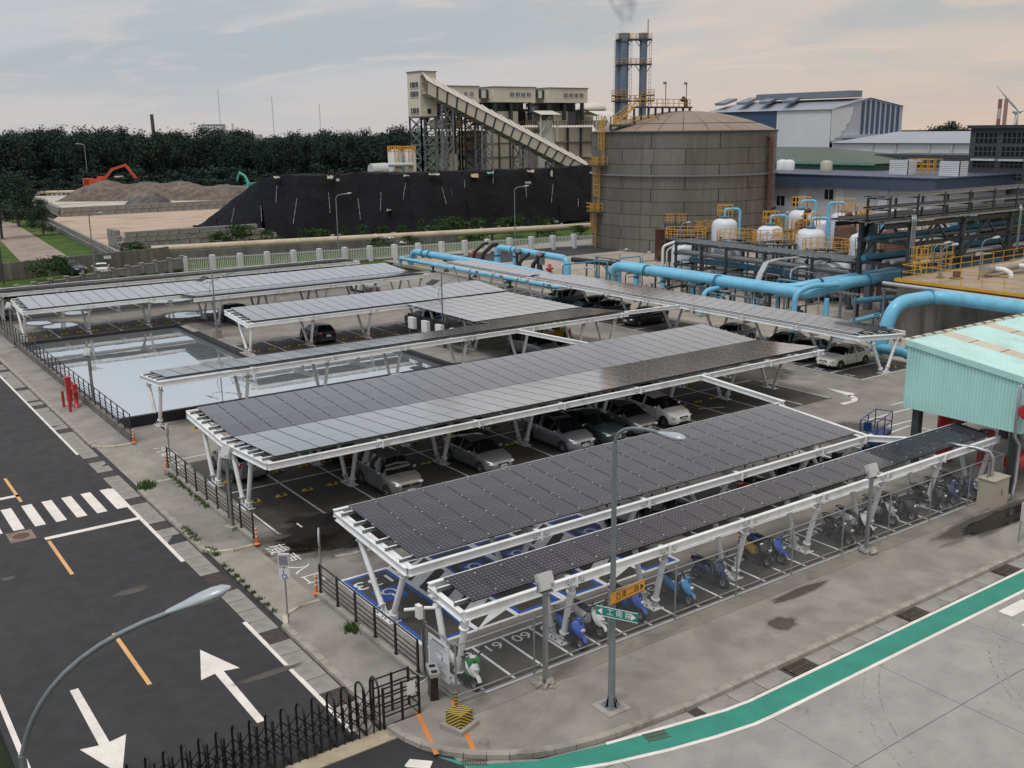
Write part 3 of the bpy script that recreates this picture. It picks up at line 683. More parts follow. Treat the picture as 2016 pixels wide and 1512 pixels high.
def leg_mb(p, q):
    """round white strut with end flange, lug plates and bolts at each end"""
    m = MB(); p, q = Vector(p), Vector(q); d = (q - p).normalized(); L_ = (q - p).length
    a, b = p + d * .34, q - d * .30
    m.tube([a, b], .105, 12, 0)
    for c in (a, b): m.tube([c - d * .02, c + d * .02], .165, 12, 0)
    n = Vector((1, 0, 0)) if abs(d.x) < .7 else Vector((0, 1, 0)); e = d.cross(n).normalized()
    for c0, c1 in ((p, a), (b, q)):
        for sgn in (-1, 1):
            m.bar(c0 + n * .07 * sgn, c1 + n * .07 * sgn, .02, .20, 0, e)
            for u in (.3, .7):
                for w in (-.05, .05):
                    g = c0.lerp(c1, u) + e * w + n * .085 * sgn; m.bar(g - n * .012, g + n * .012, .036, .036, 1)
    return m
def canopy(label, axis, secs, legs, vs, base=None, edges=(), ext=.45, group='solar carports over the parking bays', endraft=True, ties=()):
    """secs: (s0, s1, t0, z0, t1, z1, rows); legs: run stations; vs: (foot t, [(head t, head z)]); edges: (t, z, s0, s1)"""
    mp = (lambda s, t, z: Vector((s, t, z))) if axis == 'X' else (lambda s, t, z: Vector((t, s, z)))
    s_lo = min(a[0] for a in secs); s_hi = max(a[1] for a in secs); tmid = vs[0][0]
    bx = mp(base[0], base[1], 0) if base else mp(legs[0], tmid, 0)
    root = thing('solar_carport', label, 'solar carport', bx, 0, group, world=True)
    for (s0, s1, t0, z0, t1, z1, rows) in secs:
        ang = math.atan2(z1 - z0, t1 - t0); n = int((s1 - s0) / SX + .5); dl = math.hypot(t1 - t0, z1 - z0)
        pitch = dl / rows
        for i in range(n):
            for r in range(rows):
                u = (r + .5) * pitch / dl
                p = mp(s0 + (i + .5) * SX, t0 + (t1 - t0) * u, z0 + (z1 - z0) * u)
                rot = (ang, 0, 0) if axis == 'X' else (-ang, 0, -math.pi / 2)
                rot = (rot[0] + random.gauss(0, .0016), random.gauss(0, .0016), rot[2])
                inst('solar_panel', PANEL_DULL if rows == 1 and i > n - 8 else PANEL_ME, root, p, rot, True)
        se = s0 + n * SX
        for r in range(rows):
            for f in (.2, .8):
                u = (r + f) * pitch / dl; m = MB(); tt, zz = t0 + (t1 - t0) * u, z0 + (z1 - z0) * u - .045
                a, b = (s0 - ext if s0 <= s_lo + .1 else s0), se + (.28 if s1 >= s_hi - .1 else 0)
                m.bar(mp(a, tt, zz - .065), mp(b, tt, zz - .065), .012, .13, 0); m.bar(mp(a, tt - .03, zz - .008), mp(b, tt - .03, zz - .008), .07, .012, 1); m.bar(mp(a, tt - .03, zz - .124), mp(b, tt - .03, zz - .124), .07, .012, 0)
                part('purlin', m, [STEEL_C, STEEL_W], root)
    # rafters along each profile
    def prof(s):
        P = []
        for (s0, s1, t0, z0, t1, z1, rows) in secs:
            if s0 - .9 <= s <= s1 + .9: P += [(t0, z0), (t1, z1)]
        P = sorted(set(P)); return P
    stations = sorted(set(list(legs) + ([s_lo - .42, s_hi + .12] if endraft else [])))
    for s in stations:
        P = prof(s)
        if not P: continue
        Q = [(P[0][0] - .12, P[0][1])] + [P[i] for i in range(1, len(P) - 1) if True] + [(P[-1][0] + .12, P[-1][1])]
        R2 = []
        for q in Q:
            if not R2 or q[0] - R2[-1][0] > .5: R2.append(q)
        if R2[-1] != Q[-1]: R2[-1] = Q[-1]
        m = MB()
        for a, b in zip(R2, R2[1:]): m.ibeam(mp(s, a[0], a[1] - .34), mp(s, b[0], b[1] - .34), .18, .30)
        part('rafter', m, STEEL_W, root)
    for (t, z, s0, s1) in edges:
        m = MB(); m.ibeam(mp(s0, t, z), mp(s1, t, z), .16, .29)
        for s in legs:
            if s0 + .5 < s < s1 - .5:
                m.bar(mp(s, t - .10, z - .19), mp(s, t - .10, z + .19), .14, .03)
                for du in (-.26, .26):
                    m.bar(mp(s + du, t - .085, z), mp(s + du, t - .07, z), .14, .14)
                    for a in (-.045, .045):
                        for b in (-.045, .045): m.bar(mp(s + du + a, t - .10, z + b), mp(s + du + a, t - .085, z + b), .03, .03, 1)
        part('edge_beam', m, [STEEL_W, BOLT], root)
    for s in legs:
        P = prof(s)
        for (tb, heads) in vs:
            lo, hi = min(h[0] for h in heads), max(h[0] for h in heads)
            if P and not (P[0][0] - 1.2 < tb < P[-1][0] + 1.2): continue
            pl = MB(); c = mp(s, tb, .02)
            if axis == 'X': pl.box(s - .24, s + .24, tb - .52, tb + .52, .0, .035)
            else: pl.box(tb - .52, tb + .52, s - .24, s + .24, .0, .035)
            for a in (-.18, .18):
                for b in (-.44, -.1, .1, .44):
                    q = mp(s + a, tb + b, .035); pl.bar(q, q + Vector((0, 0, .06)), .035, .035, 1)
            part('base_plate', pl, [STEEL_W, BOLT], root)
            for (th, zh) in heads:
                off = .26 if th > tb else -.26
                part('leg', leg_mb(mp(s, tb + off, .03), mp(s, th, zh)), [STEEL_W, BOLT], root)
    for (a, b) in ties:
        m = MB(); m.ibeam(a, b, .22, .26)
        part('tie_beam', m, STEEL_W, root)
    return root
V = Vector
# one row of panels over the scooter bays
canopy('narrow solar carport over the scooter bays behind the chain link fence', 'X', [(15.25, 43.6, 23.69, 2.62, 25.34, 2.77, 1)],
       [14.83 + 4.1 * k for k in range(8)], [(24.2, [(23.45, 2.24), (25.12, 2.40)])],
       edges=[(23.33, 2.43, 14.75, 43.95), (25.42, 2.56, 14.75, 43.95)], endraft=True, ties=[])
canopy('solar carport three panels deep over the blue and white accessible bays', 'X', [(15.4, 39.3, 27.3, 2.72, 32.2, 3.07, 3)],
       [15.13 + 5.2 * k for k in range(5)] + [39.0], [(28.9, [(27.55, 2.28), (31.0, 2.52)])],
       edges=[(27.02, 2.43, 14.95, 39.6), (32.5, 2.78, 14.95, 39.6)], ties=[(V((39.2, 27.0, 2.45)), V((40.0, 25.5, 2.58)))])
canopy('longest solar carport, butterfly roof over two rows of parked cars', 'X', [(15.45, 51.0, 39.1, 3.20, 44.0, 2.85, 3), (15.45, 51.0, 44.04, 2.85, 48.95, 3.20, 3)],
       [15.2 + 5.18 * k for k in range(7)] + [50.6], [(42.35, [(41.2, 2.62), (43.6, 2.46)]), (46.2, [(44.9, 2.46), (47.5, 2.68)])],
       edges=[(38.82, 2.88, 15.0, 51.3), (49.22, 2.88, 15.0, 51.3)], ties=[(V((40.6, 38.8, 2.88)), V((40.0, 32.5, 2.8)))])
canopy('low solar carport with a flat square deck beyond the corner of the pond', 'X', [(16.4, 40.6, 57.0, 3.08, 60.2, 2.82, 2), (40.6, 50.8, 57.0, 3.08, 61.8, 2.70, 3), (40.6, 50.8, 61.9, 2.72, 72.0, 2.72, 6)],
       [16.15 + 5.2 * k for k in range(7)] + [50.4], [(58.4, [(57.3, 2.52), (59.8, 2.38)]), (64.5, [(63.2, 2.3), (65.8, 2.3)]), (69.5, [(68.2, 2.3), (70.8, 2.3)])],
       edges=[(56.72, 2.78, 15.9, 51.2), (60.45, 2.5, 15.9, 40.7)], ties=[(V((40.9, 56.8, 2.75)), V((41.5, 49.2, 2.85))), (V((51.2, 57.2, 2.8)), V((57.3, 57.2, 2.7)))])
canopy('solar carport beyond the pond over the black hatchback and the blue saloon', 'X', [(27.8, 51.0, 72.75, 2.72, 77.4, 3.08, 3)],
       [27.75 + 5.05 * k for k in range(5)], [(74.0, [(73.0, 2.28), (75.9, 2.5)])],
       edges=[(72.45, 2.45, 27.4, 51.3), (77.7, 2.78, 27.4, 51.3)])
canopy('solar carport along the far side of the pond with a step forward in its roof', 'X', [(15.4, 50.8, 90.0, 2.68, 94.7, 3.06, 3), (27.9, 50.8, 85.6, 3.0, 89.95, 2.66, 3)],
       [15.1 + 5.07 * k for k in range(8)], [(91.6, [(90.3, 2.26), (93.6, 2.52)]), (87.9, [(86.4, 2.5), (89.3, 2.3)])],
       edges=[(89.7, 2.42, 15.0, 27.8), (85.3, 2.72, 27.5, 51.1), (95.0, 2.78, 15.0, 51.1)])
canopy('farthest narrow solar carport in front of the white railings', 'X', [(9.0, 50.0, 99.4, 3.06, 102.7, 2.85, 2)],
       [10.0 + 5.05 * k for k in range(9)], [(100.9, [(99.8, 2.5), (102.2, 2.5)])],
       edges=[(99.1, 2.74, 8.6, 50.3), (103.0, 2.70, 8.6, 50.3)])
canopy('dark solar carport running beside the blue pipes, cars nosed in below', 'Y', [(41.0, 76.3, 57.05, 3.06, 61.8, 2.64, 3)],
       [40.4 + 5.1 * k for k in range(8)], [(60.0, [(58.3, 2.5), (61.3, 2.36)])],
       edges=[(56.98, 2.72, 40.3, 92.5), (62.0, 2.5, 40.3, 76.8)], ext=.3)
canopy('short narrow solar carport continuing toward the red hydrant', 'Y', [(77.6, 91.8, 56.9, 3.04, 60.1, 2.76, 2)],
       [78.5 + 4.4 * k for k in range(4)], [(58.9, [(57.6, 2.5), (59.9, 2.38)])],
       edges=[(60.3, 2.55, 77.2, 92.3)], ext=.3)

# ================================================================== pond: low black parapet, mirror water
t = NT('pond_water'); nz = t.noise(1.6, 3, .5, t.map((.6, 1.4, 1))); t.bump(nz, .02, .05)
WATER = t.fin((.80, .85, .89), .012, .86)
LINER = M('black_pond_liner', (.013, .014, .016), .55, 0, .3, .6, spec=.35)
pond_poly = [(14.35, 58.3), (37.2, 58.3), (37.2, 69.8), (26.8, 69.8), (26.8, 88.2), (14.35, 88.2)]
pond_poly = [(14.35, 58.9), (37.2, 58.9), (37.2, 69.8), (26.8, 69.8), (26.8, 88.2), (14.35, 88.2)]
mb = MB(); mb.sheet(pond_poly, .03); struct('pond_water', mb, WATER)
for (a, b, w, h) in (((14.1, 58.75), (37.4, 58.75), .3, .62), ((14.2, 58.7), (14.2, 88.3), .25, .3), ((14.1, 88.35), (26.9, 88.35), .3, .26), ((26.95, 88.4), (26.95, 70.0), .45, .32), ((26.8, 69.95), (37.4, 69.95), .35, .32), ((37.35, 70.0), (37.35, 58.7), .35, .32)):
    m = MB(); m.bar((*a, h / 2 + .002), (*b, h / 2 + .002), w, h)
    single('pond_parapet', m, LINER, {.62: 'low black parapet on the near side of the pond', .3: 'low wall between the pond and the black railing', .26: 'low black parapet on the far side of the pond'}.get(h, 'low black parapet on the right side of the pond by the lamp post' if b[1] == 70.0 and a[0] < 30 else ('low black parapet at the back of the pond arm under the carport' if a[1] > 69.9 and a[0] < 30 else 'low black parapet closing the pond arm beside the parked cars')), 'parapet', 'parapets of the pond', base=(a[0], a[1], 0))
for (y0, y1) in ((87.0, 83.6), (73.2, 70.4)):
    m = MB(); m.box(26.72, 27.2, y1, y0, .324, .37); single('parapet_coping', m, M_KR if False else CONC_SLAB, 'pale concrete coping piece on the pond parapet ' + ('at its far corner' if y0 > 80 else 'at the foot of the carport leg'), 'coping', 'pale copings on the pond parapet', base=(26.95, y1, .324))
# ================================================================== black railings on a low kerb
RAILM = BLACK
post_m = MB(); post_m.add([(-.025, -.05, 0), (.025, -.05, 0), (.025, .05, 0), (-.025, .05, 0), (-.025, -.05, 1.0), (.025, -.05, 1.0), (.025, .01, 1.12), (-.025, .01, 1.12), (-.025, -.02, 1.12), (.025, -.02, 1.12), (.025, .05, .95), (-.025, .05, .95)],
    [(3, 2, 1, 0), (0, 1, 5, 4), (4, 5, 9, 8), (8, 9, 6, 7), (7, 6, 10, 11), (11, 10, 2, 3), (1, 2, 10, 6, 9, 5), (0, 4, 8, 7, 11, 3)])
post_m.box(-.05, .05, -.08, .08, 0, .02); POST_ME = post_m.mesh('post', RAILM)
def railing(y0, y1, label, wall=.16, step=1.28):
    r = thing('railing', label, 'railing', (13.86, y0, 0), 0, 'black railings along the sidewalk', world=True)
    m = MB(); m.box(13.74, 13.98, y0, y1, -.1, .12 + wall); part('base_kerb', m, CONC_WALL if wall > .3 else CONC_KERB, r)
    n = int((y1 - y0) / step); zb = .12 + wall
    for i in range(n + 1): inst('post', POST_ME, r, (13.86, y0 + .08 + (y1 - y0 - .16) * i / n, zb), (0, 0, random.uniform(-.02, .02)), True)
    for k, z in enumerate((.20, .38, .56, .74, 1.08)):
        m = MB(); m.tube([(13.86, y0 + .05, zb + z), (13.86, y1 - .05, zb + z)], .019 if k < 4 else .028, 6); part('rail', m, RAILM, r)
    return r
railing(55.5, 98.0, 'long black railing on the low wall beside the pond', .42)
railing(37.9, 49.3, 'black railing with weeds at its foot, between the two drive-ins')
railing(24.6, 31.7, 'black railing beside the blue accessible bay, ending at the turnstile')

# ================================================================== chain link fence round the scooter park
CHAIN = M('galvanised_wire', (.24, .255, .26), .5, .5, .1, 5)
def mesh_wires(p0, p1, z0, z1, pitch=.085, r=.0015):
    m = MB(); p0, p1 = Vector(p0), Vector(p1); d = p1 - p0; Ln = d.length; d.normalize(); H = z1 - z0; n = Vector((-d.y, d.x, 0)) * .004
    for sgn in (1, -1):
        a = -H if sgn > 0 else 0.0
        while a < (Ln if sgn > 0 else Ln + H):
            u0, u1 = a, a + sgn * H
            t0 = 0.0; t1 = 1.0
            for lim in (0.0, Ln):
                if (u0 - lim) * (u1 - lim) < 0:
                    tt = (lim - u0) / (u1 - u0)
                    if (u0 < 0) if lim == 0 else (u0 > Ln): t0 = max(t0, tt)
                    else: t1 = min(t1, tt)
            A = p0 + d * (u0 + (u1 - u0) * t0) + n * sgn; B = p0 + d * (u0 + (u1 - u0) * t1) + n * sgn
            A.z, B.z = z0 + H * t0, z0 + H * t1
            m.tube([A, B], r, 3, 0, False); a += pitch
    k = 0.0
    while k < Ln:
        q = p0 + d * k; m.tube([(q.x, q.y, z1 - .01), (q.x + d.x * .02, q.y + d.y * .02, z1 + .06)], .004, 3, 0, False); k += pitch
    return m
fence = thing('chain_link_fence', 'galvanised chain link fence in front of the parked scooters', 'fence', (14.0, 22.72, .1), 0, None, world=True)
xs_ = [14.0, 16.85, 19.85, 22.85, 25.88, 28.9, 31.9, 34.9, 37.8, 40.7, 43.3]
for i, x in enumerate(xs_):
    m = MB(); m.tube([(x, 22.72, .1), (x, 22.72, 2.02)], .034, 8); m.tube([(x, 22.72, 2.02), (x, 22.72, 2.05)], .042, 8); part('post', m, STEEL_G, fence)
for (a, b) in (((14.0, 22.72), (43.3, 22.72)), ((14.0, 22.72), (14.0, 24.35)), ((43.3, 22.72), (43.3, 26.0))):
    for z in (.16, .34, 1.96): 
        m = MB(); m.tube([(*a, z), (*b, z)], .026, 8); part('rail', m, STEEL_G, fence)
    part('wire_mesh', mesh_wires((*a, 0), (*b, 0), .2, 1.97), CHAIN, fence, kind='stuff')
m = MB(); m.tube([(14.0, 24.35, .1), (14.0, 24.35, 2.05)], .034, 8); part('post', m, STEEL_G, fence)
# notice hung on the fence return
PRINT = M('print_grey', (.20, .21, .24), .6); SIGNW = M('notice_white', (.62, .63, .65), .45, 0, .05)
nb = thing('notice_board', 'white notice with grey print hung on the chain link fence corner', 'notice', (13.95, 23.5, .62), 0, None, world=True)
m = MB(); m.box(13.93, 13.96, 22.98, 24.12, .62, 1.82); part('board', m, SIGNW, nb)
m = MB(); rr = random.Random(2)
m.box(13.926, 13.93, 23.2, 23.9, 1.68, 1.75)
for k in range(13):
    z = 1.60 - k * .07; w = rr.uniform(.55, 1.0) if k not in (4, 5) else .35
    y = 24.05
    while y > 24.05 - w:
        q = rr.uniform(.04, .11); m.box(13.927, 13.93, max(y - q, 23.05), y, z, z + .03); y -= q + .022
m.box(13.927, 13.93, 23.3, 23.38, 1.24, 1.34, 1); part('print', m, [PRINT, M('print_blue', (.08, .12, .3))], nb)
# camera unit on the fence post
cu = thing('security_camera', 'white security camera box with two bullet cameras on the fence post', 'camera', (13.98, 24.5, 0), 0, 'security cameras on posts', world=True)
PLW = M('white_plastic', (.70, .70, .69), .45, 0, .06)
m = MB(); m.box(13.93, 14.03, 24.42, 24.52, .0, 2.45); part('pole', m, STEEL_G, cu)
m = MB(); m.box(13.78, 13.92, 24.36, 24.60, 2.18, 2.60); part('box', m, PLW, cu)
for (a, b) in (((13.85, 24.62, 2.42), (13.6, 24.92, 2.34)), ((13.98, 24.40, 2.5), (14.3, 24.22, 2.48))):
    m = MB(); m.tube([a, b], .055, 8); part('bullet_camera', m, PLW, cu)
m = MB(); m.tube([(13.9, 24.4, 2.2), (13.86, 24.36, 2.0), (13.9, 24.4, 1.85), (13.93, 24.41, .4)], .014, 6); part('cable', m, BLACK, cu)
# floodlight posts
def flood(x, y, label, h=3.05, rock=False, rz=0.0, z0=.12):
    r = thing('floodlight_post', label, 'floodlight', (x, y, z0), rz, 'floodlight posts')
    m = MB(); m.box(-.06, .06, -.06, .06, 0, h); m.box(-.2, .2, -.14, .14, h - .0, h + .06); part('pole', m, STEEL_G, r)
    m = MB(); m.box(-.26, .26, -.10, .10, -.25, .25); m.box(-.235, .235, -.11, -.10, -.225, .225, 0)
    for k in range(5): m.box(-.2, .2, .1, .13, -.18 + .09 * k, -.15 + .09 * k)
    m.box(.10, .2, -.118, -.11, -.2, -.1, 1); m.xf(Matrix.Translation((0, 0, h + .33)) @ Matrix.Rotation(rad(-24), 4, 'X'))
    part('lamp_head', m, [M_GREYP, PRINT], r)
    m = MB(); m.bar((-.28, 0, h + .06), (-.28, 0, h + .36), .03, .05); m.bar((.28, 0, h + .06), (.28, 0, h + .36), .03, .05); part('bracket', m, STEEL_G, r)
    m = MB(); m.tube([(.12, .06, h + .2), (.20, .05, h - .02), (.12, .05, h - .25), (.085, .03, h - .5), (.085, .03, .1)], .014, 6); part('cable', m, BLACK, r)
    if rock:
        m = MB(); rr = random.Random(int(x))
        for k in range(8):
            a = k * .8; d = rr.uniform(.12, .34); s = rr.uniform(.10, .2)
            q = MB(); q.ell((d * math.cos(a), d * math.sin(a), s * .5), s, s * .8, s * .75, 6, 4); q.v = [(p[0] + rr.uniform(-.03, .03), p[1] + rr.uniform(-.03, .03), max(0, p[2] + rr.uniform(-.03, .03))) for p in q.v]; q.s = [False] * len(q.s)
            m.add(q.v, q.f)
        part('concrete_lumps', m, CONC_KERB, r, kind='stuff')
    else:
        m = MB(); m.box(-.28, .28, -.28, .28, 0, .14); part('footing', m, CONC_KERB, r)
    return r
M_GREYP = M('grey_enamel', (.48, .49, .49), .45, 0, .06)
flood(16.72, 21.98, 'grey floodlight post set in broken concrete in front of the fence, nearest the corner', rock=True)
flood(32.85, 22.28, 'grey floodlight post in front of the fence beside the black scooters', rock=True)
flood(13.66, 39.9, 'grey floodlight post rising through the black railing by the longest carport', rz=rad(-70))
flood(14.15, 65.0, 'grey floodlight post with a camera beside the pond railing and the red hydrant', rz=rad(-60), z0=.1)
flood(13.6, 87.5, 'grey floodlight post at the far end of the pond railing', rz=rad(-60))
c2 = thing('security_camera', 'small white security camera on the floodlight post by the pond', 'camera', (14.3, 65.1, 2.4), 0, 'security cameras on posts')
m = MB(); m.box(-.02, .24, -.1, .1, -.14, .16); part('box', m, PLW, c2); m = MB(); m.tube([(.2, 0, .0), (.62, -.15, -.03)], .05, 8); part('bullet_camera', m, PLW, c2)

# ================================================================== street lamps
LAMPG = M('lamp_pole_grey', (.22, .25, .265), .42, .35, .12, 2.4)
LHEAD = M('lamp_head_grey', (.40, .45, .48), .35, .2, .05, 2)
LENS = M('lamp_lens', (.5, .5, .47), .15, 0, .03)
def lamp_head_mb(L_=.95, w=.19):
    m = MB(); prof = [(0, .055), (.06, .075), (.25, .11), (.50, .17), (.70, .185), (.86, .15), (.95, .07), (.985, .01)]; n = 12; vs = []
    for (u, r) in prof:
        for j in range(n):
            a = 2 * math.pi * j / n; z = math.sin(a) * r * (.62 if math.sin(a) > 0 else .42)
            vs.append((u * L_, math.cos(a) * r * w / .19, z))
    m.add(vs, [(i * n + j, i * n + (j + 1) % n, (i + 1) * n + (j + 1) % n, (i + 1) * n + j) for i in range(len(prof) - 1) for j in range(n)], 0, True)
    m.ell((L_ * .64, 0, -.045), L_ * .27, .145, .06, 10, 6, 1); return m
def bend(p0, p1, p2, n=10): return [Vector(p0) * (1 - t) ** 2 + Vector(p1) * 2 * t * (1 - t) + Vector(p2) * t * t for t in [i / n for i in range(n + 1)]]
def street_lamp(x, y, h, reach, rise, az, label, r0=.11, r1=.05, base=True, bend_h=1.6, z0=0.0, group='street lamps', tilt=.12, head=.95):
    r = thing('street_lamp', label, 'street lamp', (x, y, z0), az, group)
    m = MB(); m.tube([(0, 0, .3), (0, 0, h * .5), (0, 0, h)], [r0, (r0 + r1) / 2, r1 + .015], 12); part('pole', m, LAMPG, r)
    m = MB(); m.tube(bend((0, 0, h - .02), ((.02 if reach < 2.2 else .16 * reach), 0, h + rise * (.95 if reach < 2.2 else .72)), (reach, 0, h + rise)), r1, 10); part('arm', m, LAMPG, r)
    m = lamp_head_mb(head); m.xf(Matrix.Translation((reach - .06, 0, h + rise)) @ Matrix.Rotation(-tilt, 4, 'Y')); part('lamp_head', m, [LHEAD, LENS], r)
    m = MB(); m.tube([(0, 0, .06), (0, 0, .4)], [r0 + .03, r0 + .012], 12); m.cbox((0, 0, .045), .5, .5, .05)
    for k in range(4):
        a = k * math.pi / 2; m.add([(.10 * math.cos(a), .10 * math.sin(a), .07), (.24 * math.cos(a), .24 * math.sin(a), .07), (.115 * math.cos(a), .115 * math.sin(a), .42)], [(0, 1, 2), (2, 1, 0)])
        m.tube([(.19 * math.cos(a + .78) * 1.1, .19 * math.sin(a + .78) * 1.1, .05), (.19 * math.cos(a + .78) * 1.1, .19 * math.sin(a + .78) * 1.1, .16)], .02, 6)
    part('base_flange', m, LAMPG, r)
    if base:
        m = MB(); m.prism([(-.42, -.42), (.42, -.42), (.42, .42), (-.42, .42)], 0.0, .03); m.add([(-.36, -.36, .03), (.36, -.36, .03), (.36, .36, .03), (-.36, .36, .03), (-.28, -.28, .06), (.28, -.28, .06), (.28, .28, .06), (-.28, .28, .06)], [(4, 5, 6, 7), (0, 1, 5, 4), (1, 2, 6, 5), (2, 3, 7, 6), (3, 0, 4, 7)])
        part('plinth', m, CONC_KERB, r)
    return r
street_lamp(17.5, 19.85, 8.0, 1.75, .72, rad(-90), 'tall grey street lamp on the path corner carrying the two road signs', z0=.12, tilt=.05)
FGL = G(24, 1430, 6.0)
fgl = street_lamp(2.0, 17.6, 6.0, 2.7, 2.5, rad(-28), 'grey street lamp at the left edge reaching over the road arrows', z0=0.0, tilt=.34, head=1.2)
street_lamp(29.6, 127.5, 7.0, 1.3, .55, rad(-60), 'grey street lamp between the dark blue car and the white hatchback', base=False, r0=.09)
street_lamp(61.2, 126.6, 7.8, 1.3, .6, rad(-35), 'grey street lamp against the left half of the black covered stockpile', base=False, r0=.09)
street_lamp(88.6, 123.5, 7.8, 1.3, .6, rad(-35), 'grey street lamp against the right half of the black covered stockpile', base=False, r0=.09)
lf = AD(178, 395, 330); street_lamp(lf.x, lf.y, 13.5, 1.5, .6, rad(150), 'thin street lamp standing by the edge of the dark wood', base=False, r0=.2, r1=.1)
lz = G(1510, 455, 0)
# road name plates on the big lamp
def name_plate(name, body, col, tcol, loc, az, w, h, label, arrows):
    r = thing('road_sign', label, 'road sign', loc, az, 'road name signs on the street lamp')
    m = MB(); m.box(-.08, w, -.012, .012, -h / 2, h / 2); m.box(-.08, w, -.0145, -.0125, -h / 2, -h / 2 + .02, 1); m.box(-.08, w, -.0145, -.0125, h / 2 - .02, h / 2, 1); part('plate', m, [col, tcol], r)
    n = len(body)
    for k, ch in enumerate(body): text(ch, (.10 + (w - .34) * (k + .5) / n + (.10 if len(arrows) > 1 else 0), -.016, 0), 0, h * .72, tcol, r, 'lettering', rot=(math.pi / 2, 0, 0))
    m = MB(); xr = w - .05
    m.poly([(xr, -.016, 0), (xr - .14, -.016, .10), (xr - .14, -.016, -.10)])
    if len(arrows) > 1: m.poly([(-.04, -.016, 0), (.10, -.016, -.10), (.10, -.016, .10)])
    part('arrow', m, tcol, r)
    m = MB(); m.bar((-.09, .02, .12), (-.09, .02, -.12), .05, .03); part('clamp', m, STEEL_G, r)
SG_O = M('sign_orange', (.72, .33, .03), .4, 0, .04); SG_G = M('sign_green', (.02, .22, .17), .4, 0, .04); SG_B = M('sign_ink', (.02, .02, .02), .5); SG_W = M('sign_letter_white', (.78, .8, .8), .5, 0, .03)
zs = 3.50
name_plate('road_sign', '亞東二路', SG_O, SG_B, (17.28, 19.62, zs + .18), rad(6), 1.35, .34, 'orange road name sign on the lamp pole, black characters and arrow', '>')
name_plate('road_sign', '工南路', SG_G, SG_W, (17.02, 19.88, zs - .18), rad(-62), 1.15, .30, 'green road name sign on the lamp pole, partly behind the orange one', '<>')

# double solar lamps in the lot
def solar_lamp(x, y, h, label, az):
    r = thing('solar_lamp', label, 'solar lamp', (x, y, 0), az, 'solar lamp posts in the lot')
    m = MB(); m.cbox((0, 0, .35), .55, .55, .7); part('plinth', m, CONC_KERB, r)
    m = MB(); m.tube([(0, 0, .7), (0, 0, h)], [.075, .05], 10); m.cbox((0, 0, .73), .3, .3, .04); part('pole', m, LAMPG, r)
    m = MB(); m.tube([(0, 0, h - .95), (-.85, 0, h - 1.1), (-.85, 0, h - .85)], .025, 6); part('bracket', m, LAMPG, r)
    m = MB(); m.bar((-1.25, 0, h - .85), (-.55, 0, h - .55), .9, .04); part('solar_panel', m, FRAME_B, r)
    m = MB(); m.tube(bend((0, 0, h - 2.6), (-.7, 0, h - 1.8), (0, 0, h - .9)), .022, 6); m.tube([(0, 0, h - 1.0), (1.4, 0, h - .55)], .028, 6); part('arm', m, LAMPG, r)
    m = MB(); m.ell((1.65, 0, h - .48), .32, .11, .07, 8, 5); part('lamp_head', m, LAMPG, r)
    m = MB(); m.tube([(0, 0, h), (-.3, 0, h + .12)], .02, 6); part('aerial', m, LAMPG, r)
solar_lamp(28.0, 81.6, 5.7, 'double armed solar lamp post on the pond edge, left one', rad(8))
lb = G(873, 683); solar_lamp(lb.x, lb.y, 5.9, 'double armed solar lamp post beside the square carport deck', rad(8))

# ================================================================== signs, delineators, hydrant
def sign_post(x, y, h, label, z0=.12):
    r = thing('round_sign', label, 'sign', (x, y, z0), 0, 'round signs seen edge on at the drive-ins')
    m = MB(); m.tube([(0, 0, 0), (0, 0, h)], .04, 8); part('pole', m, STEEL_G, r)
    m = MB(); m.lathe([(0.0, -.02), (.34, -.02), (.36, 0), (.34, .03), (0, .035)], (0, 0, 0), 20, 0, True, 'y'); m.xf(Matrix.Translation((0, 0, h - .1)) @ Matrix.Rotation(rad(62), 4, 'Z')); part('disc', m, M_GREYP, r)
    m = MB(); m.cbox((0, .03, h - .8), .06, .03, .5); part('plate', m, M_GREYP, r)
sign_post(14.55, 51.2, 1.75, 'round grey sign seen nearly edge on at the far drive-in', 0); sign_post(14.42, 32.75, 2.0, 'round grey sign seen nearly edge on at the near drive-in', 0)
ds = thing('parking_sign', 'small blue and white wheelchair parking sign on a thin post by the drive-in', 'parking sign', (12.32, 31.05, .12), rad(-38), None)
m = MB(); m.tube([(0, 0, 0), (0, 0, 2.25)], .03, 8); m.cbox((0, 0, .01), .16, .16, .02); part('pole', m, STEEL_G, ds)
m = MB(); m.box(-.19, .19, -.045, -.03, 1.32, 1.72); part('plate', m, SIGNW, ds)
m = MB(); m.box(-.20, .20, -.06, .06, 1.80, 2.26); m.box(-.15, .15, -.065, -.06, 1.86, 2.2, 1); part('box', m, [M_GREYP, PRINT], ds)
m = MB(); Bm = M('sign_blue', (.02, .06, .25), .5)
rg = [(.085 * math.cos(rad(t)) - .0, -.05, 1.44 + .085 * math.sin(rad(t))) for t in range(120, 390, 18)]
m.tube(rg, .012, 5); m.tube([(-.03, -.05, 1.62), (-.02, -.05, 1.5), (.06, -.05, 1.5), (.10, -.05, 1.38), (.14, -.05, 1.40)], .014, 5); m.ell((-.03, -.05, 1.66), .025, .008, .025, 8, 4); part('wheelchair_symbol', m, Bm, ds)
ORG = M('orange_plastic', (.75, .17, .02), .5, 0, .08); REFL = M('white_band', (.75, .75, .74), .4)
